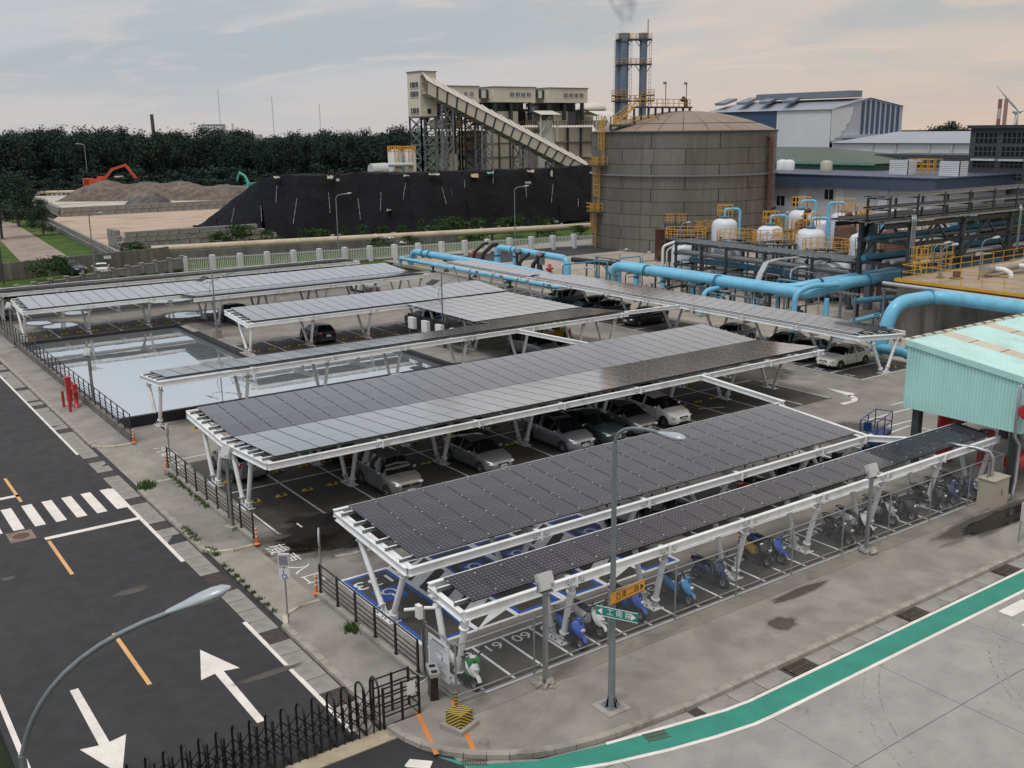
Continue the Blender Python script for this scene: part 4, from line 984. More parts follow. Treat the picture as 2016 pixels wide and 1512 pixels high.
def delineator(x, y, label):
    r = thing('delineator_post', label, 'delineator', (x, y, .12), 0, 'orange delineator posts by the railings')
    m = MB(); m.tube([(0, 0, .05), (0, 0, .74)], .045, 10); m.lathe([(.13, 0), (.13, .03), (.06, .06), (0, .06)], (0, 0, 0), 12); part('post', m, ORG, r)
    for z in (.32, .5, .66): m = MB(); m.tube([(0, 0, z), (0, 0, z + .06)], .048, 10); part('band', m, REFL, r)
delineator(13.84, 55.25, 'orange delineator post at the end of the pond railing'); delineator(13.86, 49.55, 'orange delineator post at the drive-in under the round sign')
delineator(13.84, 37.65, 'orange delineator post beside the wet patch at the railing end'); delineator(13.84, 31.95, 'orange delineator post beside the near round sign')
RED = M('red_enamel', (.42, .02, .025), .4, 0, .12, 3, coat=.2)
hy = thing('fire_hydrant', 'red fire hydrant standpipe with a red hose cabinet by the pond railing', 'hydrant', (13.15, 65.0, .12), 0, 'red hydrants')
m = MB(); m.lathe([(.22, 0), (.22, .06), (.13, .07), (.13, .9), (.17, .92), (.17, 1.0), (.12, 1.02), (.12, 1.35), (.16, 1.38), (.10, 1.5), (.05, 1.54), (0, 1.55)], (0, 0, 0), 14); part('barrel', m, RED, hy)
m = MB()
for a in (.4, 2.5, 4.4): m.tube([(0, 0, 1.18), (.26 * math.cos(a), .26 * math.sin(a), 1.18)], .075, 10)
part('outlet', m, RED, hy)
m = MB(); m.box(-.42, -.12, .25, .60, .35, 1.85); m.box(-.44, -.10, .23, .62, 1.85, 1.90); m.box(-.36, -.30, .3, .36, 0, .35); m.box(-.2, -.14, .5, .56, 0, .35); part('hose_cabinet', m, RED, hy)
for (x, y, l) in ((12.52, 65.6, 'red guard post left of the hydrant'), (12.57, 64.1, 'red guard post nearest the kerb in front of the hydrant')):
    m = MB(); m.tube([(0, 0, 0), (0, 0, 1.02)], .085, 10); m.xf(Matrix.Translation((x, y, .12))); single('guard_post', m, RED, l, 'bollard', 'red guard posts', base=(x, y, .12))
for p, l in (((933, 520), 'red hydrant standing behind the short narrow carport'), ((1082, 550), 'dark red hydrant standing between the pumps and the blue riser')):
    g = G(*p); r = thing('fire_hydrant', l, 'hydrant', (g.x, g.y, 0), 0, 'red hydrants')
    m = MB(); m.lathe([(.3, 0), (.3, .1), (.2, .12), (.2, 1.1), (.3, 1.12), (.3, 1.3), (.2, 1.32), (.2, 1.6), (.12, 1.75), (0, 1.78)], (0, 0, 0), 12); part('barrel', m, RED, r)
    m = MB(); m.tube([(-.5, 0, 1.2), (.5, 0, 1.2)], .12, 8); m.tube([(0, -.4, .9), (0, .4, .9)], .12, 8); part('outlet', m, RED, r)
# turnstile, chevron block, cabinet
ts = thing('turnstile', 'dark brown tripod turnstile with a steel top at the fence corner', 'turnstile', (13.62, 23.4, .12), rad(-20), None)
BRN = M('bronze_panel', (.045, .032, .026), .35, .4, .1)
m = MB(); m.box(-.12, .12, -.22, .22, 0, .86); part('body', m, BRN, ts); m = MB(); m.box(-.15, .15, -.42, .28, .86, .99); part('top', m, M('brushed_steel', (.6, .6, .6), .3, .7, .05), ts)
m = MB(); m.box(-.09, .09, -.36, -.2, .99, .995); m.box(-.09, .09, -.02, .14, .99, .995); part('reader_window', m, DARK, ts)
m = MB()
for a in (0, 2.09, 4.19): m.tube([(-.14, -.05, .72), (-.62, -.05 + .22 * math.cos(a), .72 + .3 * math.sin(a))], .018, 6)
part('arm', m, STEEL_G, ts)
def chevron_mat():
    t = NT('chevron_paint'); s = t.n('ShaderNodeSeparateXYZ'); t.l(t.tc.outputs['Object'], s.inputs[0])
    k = t.math('ADD', t.math('ADD', s.outputs[0], s.outputs[1]), t.math('MULTIPLY', s.outputs[2], 1.3))
    w = t.math('GREATER_THAN', t.math('FRACT', t.math('MULTIPLY', k, 7.5)), .5)
    c = t.mix(w, (.50, .36, .045), (.022, .02, .018)); c = t.mix(t.rng(t.noise(9, 6, .7), .55, .7), c, (.16, .14, .11)); return t.fin(c, .75)
cv = thing('marker_block', 'black and yellow striped concrete block with a striped post by the fence corner', 'marker block', (13.42, 21.65, .12), rad(18), None)
m = MB(); m.cbox((0, 0, .07), .78, .78, .14); part('slab', m, CONC_KERB, cv)
m = MB(); m.box(-.27, .27, -.27, .27, .14, .52); part('block', m, chevron_mat(), cv)
m = MB(); m.tube([(.1, .2, .1), (.1, .2, .98)], .045, 8); part('post', m, chevron_mat(), cv)
cb = thing('electrical_cabinet', 'beige electrical cabinet at the right end of the chain link fence', 'cabinet', (41.75, 22.2, .12), 0, None)
BEI = M('beige_enamel', (.42, .39, .31), .5, 0, .07, 2, dirt=(.22, .2, .16), damt=.3)
m = MB(); m.box(-.62, .62, -.36, .36, .0, 1.22); m.box(-.66, .66, -.40, .40, 1.22, 1.26); m.box(-.62, -.0, -.368, -.36, .06, 1.18); m.box(.01, .62, -.368, -.36, .06, 1.18); part('body', m, BEI, cb)
m = MB(); m.box(.05, .08, -.385, -.368, .5, .75); part('handle', m, BLACK, cb)
m = MB(); m.tube([(-.1, .1, 1.26), (-.1, .1, 2.1), (-.12, .25, 2.35), (-.35, .8, 2.45), (-.9, 2.2, 2.45)], .09, 10); part('conduit', m, STEEL_G, cb)
m = MB(); m.tube([(-.36, .1, 1.26), (-.36, .1, 1.95)], .05, 8); part('conduit', m, STEEL_G, cb)
sg = thing('sign_board', 'grey sign board on a thin post at the right edge of the path', 'sign', (38.4, 19.15, .12), rad(-20), None)
m = MB(); m.tube([(0, 0, 0), (0, 0, 1.6)], .025, 8); part('pole', m, STEEL_G, sg); m = MB(); m.box(-.05, .75, -.02, 0, .95, 1.75); part('board', m, M_GREYP, sg)

# ================================================================== folding gate
GB = M('gate_black', (.010, .011, .013), .4, 0, .2, 4)
gate = thing('folding_gate', 'black folding lattice gate with arched hoops drawn across the road', 'gate', (8.6, 23.2, .03), 0, None, world=True)
hoop = MB(); pts = [(0, -.27, 0), (0, -.27, 1.15)] + [(0, .27 * math.sin(rad(a)), 1.20 + .32 * math.cos(rad(a))) for a in range(-80, 81, 20)] + [(0, .27, 1.15), (0, .27, 0)]
hoop.tube(pts, .032, 8); hoop.tube([(0, -.27, .03), (0, .27, .03)], .04, 6); HOOP = hoop.mesh('hoop', GB)
gp = MB(); gp.tube([(0, 0, .0), (0, 0, 1.12)], .024, 6); GPOST = gp.mesh('bar', GB)
LAT = []
for (z0, z1) in ((.12, .62), (.62, .12), (.5, 1.0), (1.0, .5)): lat = MB(); lat.tube([(-.224, 0, z0), (.224, 0, z1)], .017, 5); LAT.append(lat.mesh('lattice_bar', GB))
x = 11.6; k = 0
while x > 2.3:
    inst('hoop', HOOP, gate, (x, 23.2 + random.uniform(-.02, .02), .03), (0, 0, random.uniform(-.04, .04)), True)
    [inst('bar', GPOST, gate, (x - .224, 23.2 + s * .29, .03), (0, 0, 0), True) for s in (-1, 1)]; [inst('lattice_bar', me, gate, (x - .224, 23.2 + s * .31, .03), (0, 0, 0), True) for me in LAT for s in (-1, 1)]; x -= .448; k += 1
m = MB()
for z in (.12, .42, .72, 1.02, 1.3):
    m.bar((11.7, 22.9, z), (12.85, 22.9, z), .03, .04); m.bar((11.7, 23.5, z), (12.85, 23.5, z), .03, .04); m.bar((12.85, 22.9, z), (12.85, 23.5, z), .03, .04)
for (a, b) in ((11.7, 22.9), (12.3, 22.9), (12.85, 22.9), (12.85, 23.5), (11.7, 23.5), (12.3, 23.5)): m.bar((a, b, .05), (a, b, 1.34), .06, .06)
part('end_cage', m, GB, gate)
m = MB(); m.box(12.45, 12.72, 22.86, 22.875, .85, 1.25); 
part('socket_plate', m, PLW, gate)
for (a, b) in ((.12, .1),): pass
# weeds along the kerb and railing
WEED = M('weed_leaf', (.055, .105, .022), .8, 0, .35, 6)
def weeds(pts, n, h, spread, label=None, seed=1, name='weeds'):
    rr = random.Random(seed); m = MB()
    for _ in range(n):
        c = rr.choice(pts); x, y = c[0] + rr.gauss(0, spread), c[1] + rr.gauss(0, spread); z = c[2] if len(c) > 2 else .1; hh = h * rr.uniform(.4, 1.1); a = rr.uniform(0, 6.28); b = rr.uniform(.1, .5) * hh; w = .02 + .012 * rr.random()
        m.add([(x - w * math.sin(a), y + w * math.cos(a), z), (x + w * math.sin(a), y - w * math.cos(a), z), (x + b * .5 * math.cos(a), y + b * .5 * math.sin(a), z + hh * .7), (x + b * math.cos(a), y + b * math.sin(a), z + hh)], [(0, 1, 2), (0, 2, 3)])
    o = part(name, m, WEED); o['kind'] = 'stuff'; o['label'] = label or 'weeds growing along the kerb and railing'
weeds([(12.25, 47.4, .1)] * 3, 260, .42, .18, 'grass tuft on the kerb corner at the drive-in', 1)
weeds([(13.7, 48.6 - .5 * k, .12) for k in range(12)], 420, .24, .1, 'weeds along the foot of the black railing', 2)
weeds([(12.15, 38.4 - .35 * k, .05) for k in range(3)] + [(12.0, 39.5 + .4 * k, .1) for k in range(5)], 320, .2, .09, 'weeds along the kerb by the near drive-in', 3)
weeds([(12.05, 36.5 - .6 * k, .03) for k in range(9)], 340, .18, .07, 'weeds in the joint of the drive-in', 4)
weeds([(13.62, 28.6, .12)], 260, .3, .14, 'leafy weed against the railing by the accessible bay', 5)
# ================================================================== cars
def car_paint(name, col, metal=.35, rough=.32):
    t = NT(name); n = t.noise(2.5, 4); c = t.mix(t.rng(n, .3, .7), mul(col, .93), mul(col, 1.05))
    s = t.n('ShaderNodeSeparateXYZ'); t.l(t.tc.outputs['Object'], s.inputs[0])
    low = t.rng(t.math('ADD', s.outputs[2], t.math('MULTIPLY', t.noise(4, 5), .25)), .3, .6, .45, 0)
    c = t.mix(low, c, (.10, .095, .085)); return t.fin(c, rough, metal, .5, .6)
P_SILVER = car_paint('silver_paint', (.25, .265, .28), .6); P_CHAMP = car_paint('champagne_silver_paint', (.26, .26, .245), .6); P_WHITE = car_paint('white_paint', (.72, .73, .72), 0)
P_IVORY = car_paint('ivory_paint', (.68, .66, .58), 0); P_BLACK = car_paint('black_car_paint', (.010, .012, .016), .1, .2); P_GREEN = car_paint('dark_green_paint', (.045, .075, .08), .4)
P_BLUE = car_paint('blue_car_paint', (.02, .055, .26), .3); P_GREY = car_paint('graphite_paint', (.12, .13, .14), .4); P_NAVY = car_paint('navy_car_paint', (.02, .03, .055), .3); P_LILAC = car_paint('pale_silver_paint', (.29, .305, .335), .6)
GLASS = NT('car_glass').fin((.008, .010, .012), .03, 0, .6)
TYRE = M('tyre_rubber_black', (.018, .018, .019), .8, 0, .2, 9); RIM = M('alloy_rim', (.42, .43, .44), .3, .8, .08); LAMP = NT('headlamp').fin((.62, .64, .66), .08, .2, .6, 1.0)
TAIL = NT('tail_lamp').fin((.32, .012, .015), .12, 0, .6, 1.0); PLATE = M('number_plate', (.62, .64, .66), .4); TRIM = M('black_trim', (.02, .02, .021), .5); PLTXT = M('plate_ink', (.05, .06, .10), .5)
def interp(tab, x):
    if x <= tab[0][0]: return tab[0][1]
    for (a, va), (b, vb) in zip(tab, tab[1:]):
        if x <= b:
            u = (x - a) / (b - a); u = u * u * (3 - 2 * u) * .5 + u * .5
            return va + (vb - va) * u
    return tab[-1][1]
CARS = {
 'sedan': dict(L=4.5, W=.86, belt=[(0, .60), (.12, .70), (.5, .80), (1.25, .93), (2.2, .96), (3.5, .99), (3.95, 1.02), (4.35, 1.00), (4.5, .84)], roof=[(1.15, 0), (1.2, .94), (1.95, 1.37), (2.5, 1.455), (3.05, 1.43), (3.9, 1.04), (3.95, 0)],
    win=(1.2, 1.95, 3.12, 3.9), side=(1.55, 3.55), fw=.85, rw=3.6, wr=.31),
 'hatch': dict(L=4.1, W=.85, belt=[(0, .58), (.12, .70), (.45, .82), (1.05, .95), (2.2, 1.0), (3.4, 1.05), (3.95, 1.07), (4.1, .95)], roof=[(.95, 0), (1.0, .96), (1.85, 1.43), (2.5, 1.52), (3.3, 1.47), (3.9, 1.09), (4.0, 0)],
    win=(1.0, 1.85, 3.35, 3.92), side=(1.4, 3.6), fw=.78, rw=3.3, wr=.30),
 'mpv': dict(L=4.7, W=.88, belt=[(0, .62), (.1, .74), (.5, .88), (1.05, 1.00), (2.2, 1.03), (4.2, 1.06), (4.6, 1.04), (4.7, .95)], roof=[(.98, 0), (1.02, 1.01), (1.85, 1.56), (2.4, 1.64), (4.1, 1.60), (4.55, 1.12), (4.62, 0)],
    win=(1.02, 1.85, 4.12, 4.56), side=(1.45, 4.3), fw=.86, rw=3.72, wr=.32),
 'van': dict(L=4.4, W=.84, belt=[(0, .70), (.08, .86), (.5, .98), (1.0, 1.06), (2.2, 1.09), (4.2, 1.10), (4.35, 1.08), (4.4, .95)], roof=[(.92, 0), (.96, 1.07), (1.62, 1.70), (2.1, 1.80), (4.1, 1.79), (4.33, 1.18), (4.36, 0)],
    win=(.96, 1.62, 4.14, 4.33), side=(1.3, 4.2), fw=.82, rw=3.45, wr=.34),
 'suv': dict(L=4.5, W=.90, belt=[(0, .68), (.1, .84), (.5, .98), (1.1, 1.07), (2.2, 1.09), (4.0, 1.13), (4.4, 1.12), (4.5, .95)], roof=[(1.0, 0), (1.04, 1.08), (1.8, 1.60), (2.4, 1.68), (3.7, 1.64), (4.35, 1.17), (4.42, 0)],
    win=(1.04, 1.8, 3.75, 4.36), side=(1.42, 4.05), fw=.86, rw=3.55, wr=.35),
}
def build_car(kind, paint, label, loc, rz, wide_grille=False, rack=False, sunroof=False, spoiler=False, lower=None, cat='car'):
    """nose towards local -Y; local origin under the middle of the car"""
    c = CARS[kind]; L_, W = c['L'], c['W']
    root = thing('parked_car', label, cat, loc, rz, 'cars parked in the lot')
    wtab = [(0, .60), (.12, .74), (.45, .97), (1.0, 1.0), (L_ - 1.0, 1.0), (L_ - .4, .95), (L_ - .1, .82), (L_, .70)]
    ztab = [(0, .30), (.15, .20), (.6, .17), (L_ - .6, .18), (L_ - .15, .24), (L_, .34)]
    xs = sorted(set([0, .04, .12, .22, .35, .5, .7, .9] + [c['win'][0] + (c['win'][1] - c['win'][0]) * i / 4 for i in range(5)] + [c['win'][1] + (c['win'][2] - c['win'][1]) * i / 8 for i in range(9)] + [c['win'][2] + (c['win'][3] - c['win'][2]) * i / 4 for i in range(5)] + [L_ - .45, L_ - .25, L_ - .1, L_ - .03, L_] + [c['side'][0], c['side'][1]]))
    rows = []
    for x in xs:
        w = W * interp(wtab, x); zb = interp(ztab, x); bz = interp(c['belt'], x); rz_ = interp(c['roof'], x) if c['roof'][0][0] < x < c['roof'][-1][0] else 0
        h = max(0.0, rz_ - bz); k = min(1, h / .42)
        e = min(x, L_ - x); soft = min(1, e / .15)
        p4y = (w - .10) - .17 * k; p4z = bz + (.03 * soft if h < .02 else h * .93)
        p5z = bz + (.055 * soft if h < .02 else h)
        half = [(w * .88, zb), (w * .985, zb + .10), (w, zb + (bz - zb) * .50), (w * .985, bz - .06), (w * .955, bz), (p4y, p4z), (p4y * .55, p5z - .008 * soft), (0, p5z + (.012 if h > .1 else .0))]
        rows.append((x, h, half))
    F = {'body': MB(), 'windshield': MB(), 'rear_window': MB(), 'side_window': MB(), 'side_window2': MB(), 'door': [], }
    ws, we, rs, re = c['win']; n = 8; mid = (c['side'][0] + c['side'][1]) / 2
    body = MB(); wind = MB(); rearw = MB(); sides = {}; doors = {}
    pill = [c['side'][0] + .0, mid - .02, c['side'][1] if kind in ('sedan', 'hatch') else mid + (c['side'][1] - c['side'][0]) * .33]
    for (x0, h0, a), (x1, h1, b) in zip(rows, rows[1:]):
        xm = (x0 + x1) / 2
        for sgn in (-1, 1):
            for i in range(n - 1):
                q = [(sgn * a[i][0], x0 - L_ / 2, a[i][1]), (sgn * a[i + 1][0], x0 - L_ / 2, a[i + 1][1]), (sgn * b[i + 1][0], x1 - L_ / 2, b[i + 1][1]), (sgn * b[i][0], x1 - L_ / 2, b[i][1])]
                if sgn > 0: q = q[::-1]
                tgt = body
                if i >= 5 and ws <= xm <= we - .0 and h1 > .03: tgt = wind
                elif i >= 5 and rs <= xm <= re and h0 > .03: tgt = rearw
                elif i == 4 and c['side'][0] - .02 < xm < c['side'][1] and min(h0, h1) > .20:
                    if abs(xm - mid) < .07: tgt = body
                    else: tgt = sides.setdefault((sgn, xm > mid), MB())
                elif i in (1, 2, 3) and c['side'][0] - .1 < xm < c['side'][1] - .15: tgt = doors.setdefault((sgn, xm > mid), MB())
                tgt.add(q, [(0, 1, 2, 3)], 1 if (i == 0 and lower) else 0, True)
    for (x, h, a), rev in ((rows[0], False), (rows[-1], True)):
        ring = [(p[0], x - L_ / 2, p[1]) for p in a] + [(-p[0], x - L_ / 2, p[1]) for p in a[::-1][1:]]
        body.poly(ring if not rev else ring[::-1])
    # closed floor
    f0 = [(W * .86, .45 - L_ / 2, .19), (-W * .86, .45 - L_ / 2, .19), (-W * .86, L_ / 2 - .3, .19), (W * .86, L_ / 2 - .3, .19)]; body.poly(f0)
    mats = [paint, lower or TRIM]
    for m_ in [body, wind, rearw] + list(doors.values()) + list(sides.values()): m_.weld()
    b_o = part('body', body, mats, root)
    for k_, m in doors.items(): part('door', m, mats, root)
    for k_, m in sides.items(): part('side_window', m, GLASS, root)
    part('windshield', wind, GLASS, root)
    if rearw.v: part('rear_window', rearw, GLASS, root)
    hl = interp(c['belt'], .14)
    for sgn in (-1, 1):
        m = MB(); m.ell((sgn * W * .66, -L_ / 2 + .17, hl - .07), .19, .13, .085, 10, 6); part('headlight', m, LAMP, root)
        m = MB(); m.ell((sgn * W * .72, L_ / 2 - .10, interp(c['belt'], L_ - .15) - .13), .15, .08, .13, 10, 6); part('tail_light', m, TAIL, root)
        m = MB(); m.ell((sgn * (W + .10), -L_ / 2 + ws + .38, interp(c['belt'], ws + .3) + .08), .10, .06, .075, 8, 5); m.bar((sgn * (W - .06), -L_ / 2 + ws + .38, interp(c['belt'], ws + .3) + .03), (sgn * (W + .06), -L_ / 2 + ws + .38, interp(c['belt'], ws + .3) + .07), .05, .04); part('mirror', m, paint, root)
        m = MB(); m.bar((sgn * W * 1.0, -L_ / 2 + mid, .30), (sgn * W * 1.0, -L_ / 2 + mid, interp(c['belt'], mid) - .03), .012, .012); m.bar((sgn * W * .995, -L_ / 2 + c['side'][0] + .02, .34), (sgn * W * .995, -L_ / 2 + c['side'][0] + .02, .9), .012, .012)
        for yy in (mid - .12, c['side'][1] - .45): m.box(sgn * W * .99 - .014, sgn * W * .99 + .014, -L_ / 2 + yy - .09, -L_ / 2 + yy + .09, interp(c['belt'], mid) - .16, interp(c['belt'], mid) - .125)
        part('door_trim', m, TRIM, root, kind='stuff')
    m = MB(); gw = .30 if not wide_grille else .46
    m.box(-gw, gw, -L_ / 2 - .012, -L_ / 2 + .16, hl - .16, hl - .05); m.box(-.36, .36, -L_ / 2 - .012, -L_ / 2 + .14, .29, .37)
    part('grille', m, TRIM, root)
    m = MB(); m.box(-.06, .06, -L_ / 2 - .02, -L_ / 2 + .0, hl - .13, hl - .06); part('emblem', m, RIM, root)
    for yy, nm in ((-L_ / 2 - .025, 'front'), (L_ / 2 + .005, 'rear')):
        z = .44 if nm == 'front' else .66
        m = MB(); m.box(-.19, .19, yy, yy + .02, z, z + .15); q = yy - .002 if nm == 'front' else yy + .022
        for k_ in range(6): 
            if k_ != 2: m.box(-.15 + k_ * .052, -.115 + k_ * .052, min(q, q + .001), max(q, q + .001) + .0005, z + .035, z + .115, 1)
        part('number_plate', m, [PLATE, PLTXT], root)
    if rack:
        for sgn in (-1, 1): m = MB(); zt = interp(c['roof'], 2.6); m.tube([(sgn * .56, -L_ / 2 + 1.95, zt - .04), (sgn * .57, -L_ / 2 + 2.1, zt + .06), (sgn * .57, -L_ / 2 + 3.7, zt + .04), (sgn * .56, -L_ / 2 + 3.9, zt - .06)], .022, 6); part('roof_rail', m, TRIM, root)
    if sunroof: m = MB(); zt = interp(c['roof'], 2.5); m.box(-.38, .38, -L_ / 2 + 2.15, -L_ / 2 + 2.85, zt - .03, zt + .012); part('sunroof', m, GLASS, root)
    if spoiler: m = MB(); m.bar((-.62, L_ / 2 - .22, 1.14), (.62, L_ / 2 - .22, 1.14), .18, .03); m.bar((-.55, L_ / 2 - .22, .98), (-.55, L_ / 2 - .22, 1.13), .04, .08); m.bar((.55, L_ / 2 - .22, .98), (.55, L_ / 2 - .22, 1.13), .04, .08); part('spoiler', m, paint, root)
    for fx in (c['fw'], c['rw']):
        for sgn in (-1, 1):
            y = fx - L_ / 2; r = c['wr']; xo = sgn * (W - .02)
            a = MB(); a.lathe([(0, sgn * .0), (r + .055, sgn * .0), (r + .055, -sgn * .2)], (sgn * (W + .006), y, r + .02), 18, 0, False, 'x')
            a.v = [(v[0], v[1], max(v[2], .17)) for v in a.v]; part('wheel_arch', a, TRIM, root)
            w = MB(); w.lathe([(r * .62, -sgn * .2), (r - .02, -sgn * .2), (r, -sgn * .16), (r, sgn * .01), (r - .025, sgn * .035), (r * .66, sgn * .035)], (xo, y, r), 18, 0, True, 'x'); wo_ = part('wheel', w, TYRE, root)
            q = MB(); q.lathe([(r * .67, sgn * .03), (r * .60, sgn * .02), (r * .58, -sgn * .02), (.0, -sgn * .02)], (xo, y, r), 18, 1, True, 'x')
            for k_ in range(5):
                t = 2 * math.pi * k_ / 5 + .3; q.bar((xo + sgn * .022, y + .04 * math.cos(t), r + .04 * math.sin(t)), (xo + sgn * .014, y + r * .62 * math.cos(t), r + r * .62 * math.sin(t)), .055, .03, 0, (1, 0, 0))
            q.lathe([(0, sgn * .035), (.05, sgn * .03), (.06, sgn * .01)], (xo, y, r), 10, 0, True, 'x'); part('rim', q, [RIM, TRIM], wo_)
    return root
PI = math.pi
# front row of the long carport: noses toward the camera
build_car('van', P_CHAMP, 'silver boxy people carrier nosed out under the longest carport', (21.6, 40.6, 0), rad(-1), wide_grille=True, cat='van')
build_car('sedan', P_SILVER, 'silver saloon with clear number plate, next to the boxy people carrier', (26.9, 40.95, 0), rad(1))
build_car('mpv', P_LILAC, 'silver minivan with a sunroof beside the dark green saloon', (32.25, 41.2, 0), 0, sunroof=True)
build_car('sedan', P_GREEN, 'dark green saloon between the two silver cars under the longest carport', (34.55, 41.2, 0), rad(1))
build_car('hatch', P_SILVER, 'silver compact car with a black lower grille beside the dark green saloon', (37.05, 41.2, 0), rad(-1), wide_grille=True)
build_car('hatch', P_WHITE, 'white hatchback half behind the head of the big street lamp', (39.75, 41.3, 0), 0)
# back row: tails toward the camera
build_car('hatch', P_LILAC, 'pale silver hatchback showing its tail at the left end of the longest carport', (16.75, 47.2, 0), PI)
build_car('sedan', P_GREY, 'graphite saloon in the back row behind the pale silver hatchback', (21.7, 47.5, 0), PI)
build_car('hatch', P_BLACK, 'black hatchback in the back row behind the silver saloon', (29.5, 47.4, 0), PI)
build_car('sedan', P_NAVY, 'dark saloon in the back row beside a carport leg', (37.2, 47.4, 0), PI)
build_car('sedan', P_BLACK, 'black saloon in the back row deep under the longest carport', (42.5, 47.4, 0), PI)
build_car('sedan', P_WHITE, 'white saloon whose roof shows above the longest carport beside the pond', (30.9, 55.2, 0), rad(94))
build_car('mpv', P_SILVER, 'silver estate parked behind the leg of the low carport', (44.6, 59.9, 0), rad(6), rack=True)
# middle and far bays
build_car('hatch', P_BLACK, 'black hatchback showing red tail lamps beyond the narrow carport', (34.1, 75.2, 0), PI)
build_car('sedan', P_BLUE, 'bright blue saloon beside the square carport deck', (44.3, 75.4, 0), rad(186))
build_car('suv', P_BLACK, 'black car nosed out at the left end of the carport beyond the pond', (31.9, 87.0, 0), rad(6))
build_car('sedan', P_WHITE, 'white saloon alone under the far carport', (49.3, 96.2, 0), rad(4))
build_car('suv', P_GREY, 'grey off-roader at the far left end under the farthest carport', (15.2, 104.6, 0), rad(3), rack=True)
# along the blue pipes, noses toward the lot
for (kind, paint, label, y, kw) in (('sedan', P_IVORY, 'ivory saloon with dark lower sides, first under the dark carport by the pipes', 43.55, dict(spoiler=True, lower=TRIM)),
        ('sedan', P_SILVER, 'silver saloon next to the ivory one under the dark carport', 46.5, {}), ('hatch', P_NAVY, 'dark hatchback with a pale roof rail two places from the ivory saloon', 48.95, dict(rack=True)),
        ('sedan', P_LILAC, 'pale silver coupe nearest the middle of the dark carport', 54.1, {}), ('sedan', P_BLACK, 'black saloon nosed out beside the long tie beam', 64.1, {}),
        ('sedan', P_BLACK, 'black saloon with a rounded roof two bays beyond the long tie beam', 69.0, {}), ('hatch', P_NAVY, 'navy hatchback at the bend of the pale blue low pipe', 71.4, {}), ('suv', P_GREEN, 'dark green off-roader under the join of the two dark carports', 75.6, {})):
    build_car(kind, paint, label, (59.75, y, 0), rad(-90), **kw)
# outside the wall
g = G(150, 543); build_car('suv', P_NAVY, 'dark blue off-roader parked by the dark wall outside the lot', (g.x, g.y + 2, 0), rad(20)); g = G(205, 545); build_car('hatch', P_WHITE, 'white hatchback with a red tail lamp by the dark wall outside the lot', (g.x + .3, g.y + 2.2, 0), rad(170))
g = G(836, 497); build_car('hatch', P_WHITE, 'white car glimpsed behind the white railings', (g.x, g.y + 9, 0), rad(60))

# ------------------------------------------------------------------ wheel stops
WS_Y = M('stop_yellow', (.52, .33, .04), .6, 0, .2, 5, dirt=(.12, .10, .07), damt=.5)
ws_ = MB(); ws_.add([(-.28, -.07, 0), (.28, -.07, 0), (.28, .07, 0), (-.28, .07, 0), (-.20, -.045, .10), (.20, -.045, .10), (.20, .045, .10), (-.20, .045, .10)], [(0, 3, 2, 1), (4, 5, 6, 7), (0, 1, 5, 4), (1, 2, 6, 5), (2, 3, 7, 6), (3, 0, 4, 7)])
ws_.box(-.09, .09, -.062, .062, .03, .105, 1)
WSM = ws_.mesh('wheel_stop', [WS_Y, TRIM])
ORD = ['first', 'second', 'third', 'fourth', 'fifth', 'sixth', 'seventh', 'eighth', 'ninth', 'tenth', 'eleventh', 'twelfth', 'thirteenth', 'fourteenth', 'fifteenth', 'sixteenth', 'seventeenth', 'eighteenth', 'nineteenth', 'twentieth', 'twenty-first', 'twenty-second', 'twenty-third', 'twenty-fourth', 'twenty-fifth', 'twenty-sixth']
SEEN_ = {}
def stop(x, y, rz, label, row):
    if 'row' in label or 'bays' in label: k_ = SEEN_.get(label, 0); SEEN_[label] = k_ + 1; label = ORD[k_] + (' from the left: ' if 'pipes' not in label else ' from the ivory saloon: ') + label.replace('yellow ', '')
    o = bpy.data.objects.new('wheel_stop', WSM); COL.objects.link(o); o.location = (x, y, .0); o.rotation_euler = (0, 0, rz + random.uniform(-.05, .05))
    tagp(o, label, 'wheel stop', 'yellow wheel stops ' + row)
for k in range(13):
    for d in (.65, 1.95):
        stop(15.1 + 2.6 * k + d, 42.65, 0, 'yellow wheel stop in the front row under the longest carport', 'in the front row of the longest carport')
        stop(15.1 + 2.6 * k + d, 46.0, 0, 'yellow wheel stop in the back row under the longest carport', 'in the back row of the longest carport')
for k in range(9):
    for d in (.6, 1.85): stop(27.9 + 2.5 * k + d, 74.3, 0, 'yellow wheel stop in the bays beyond the pond', 'in the bays beyond the pond')
for k in range(10):
    for d in (.6, 1.85): stop(15.05 + 2.52 * k + d, 91.4, 0, 'yellow wheel stop in the far bays along the pond', 'in the far bays along the pond')
for k in range(4): stop(61.9, 41.0 + 2.5 * k, PI / 2, 'yellow wheel stop at the back of the bays by the pipes', 'at the back of the bays by the pipes')
stop(52.3, 46.4, 0.2, 'yellow wheel stop lying askew at the open end of the longest carport', 'lying loose'); stop(17.6, 56.1, 0, 'yellow wheel stop against the near pond parapet', 'against the pond parapet')

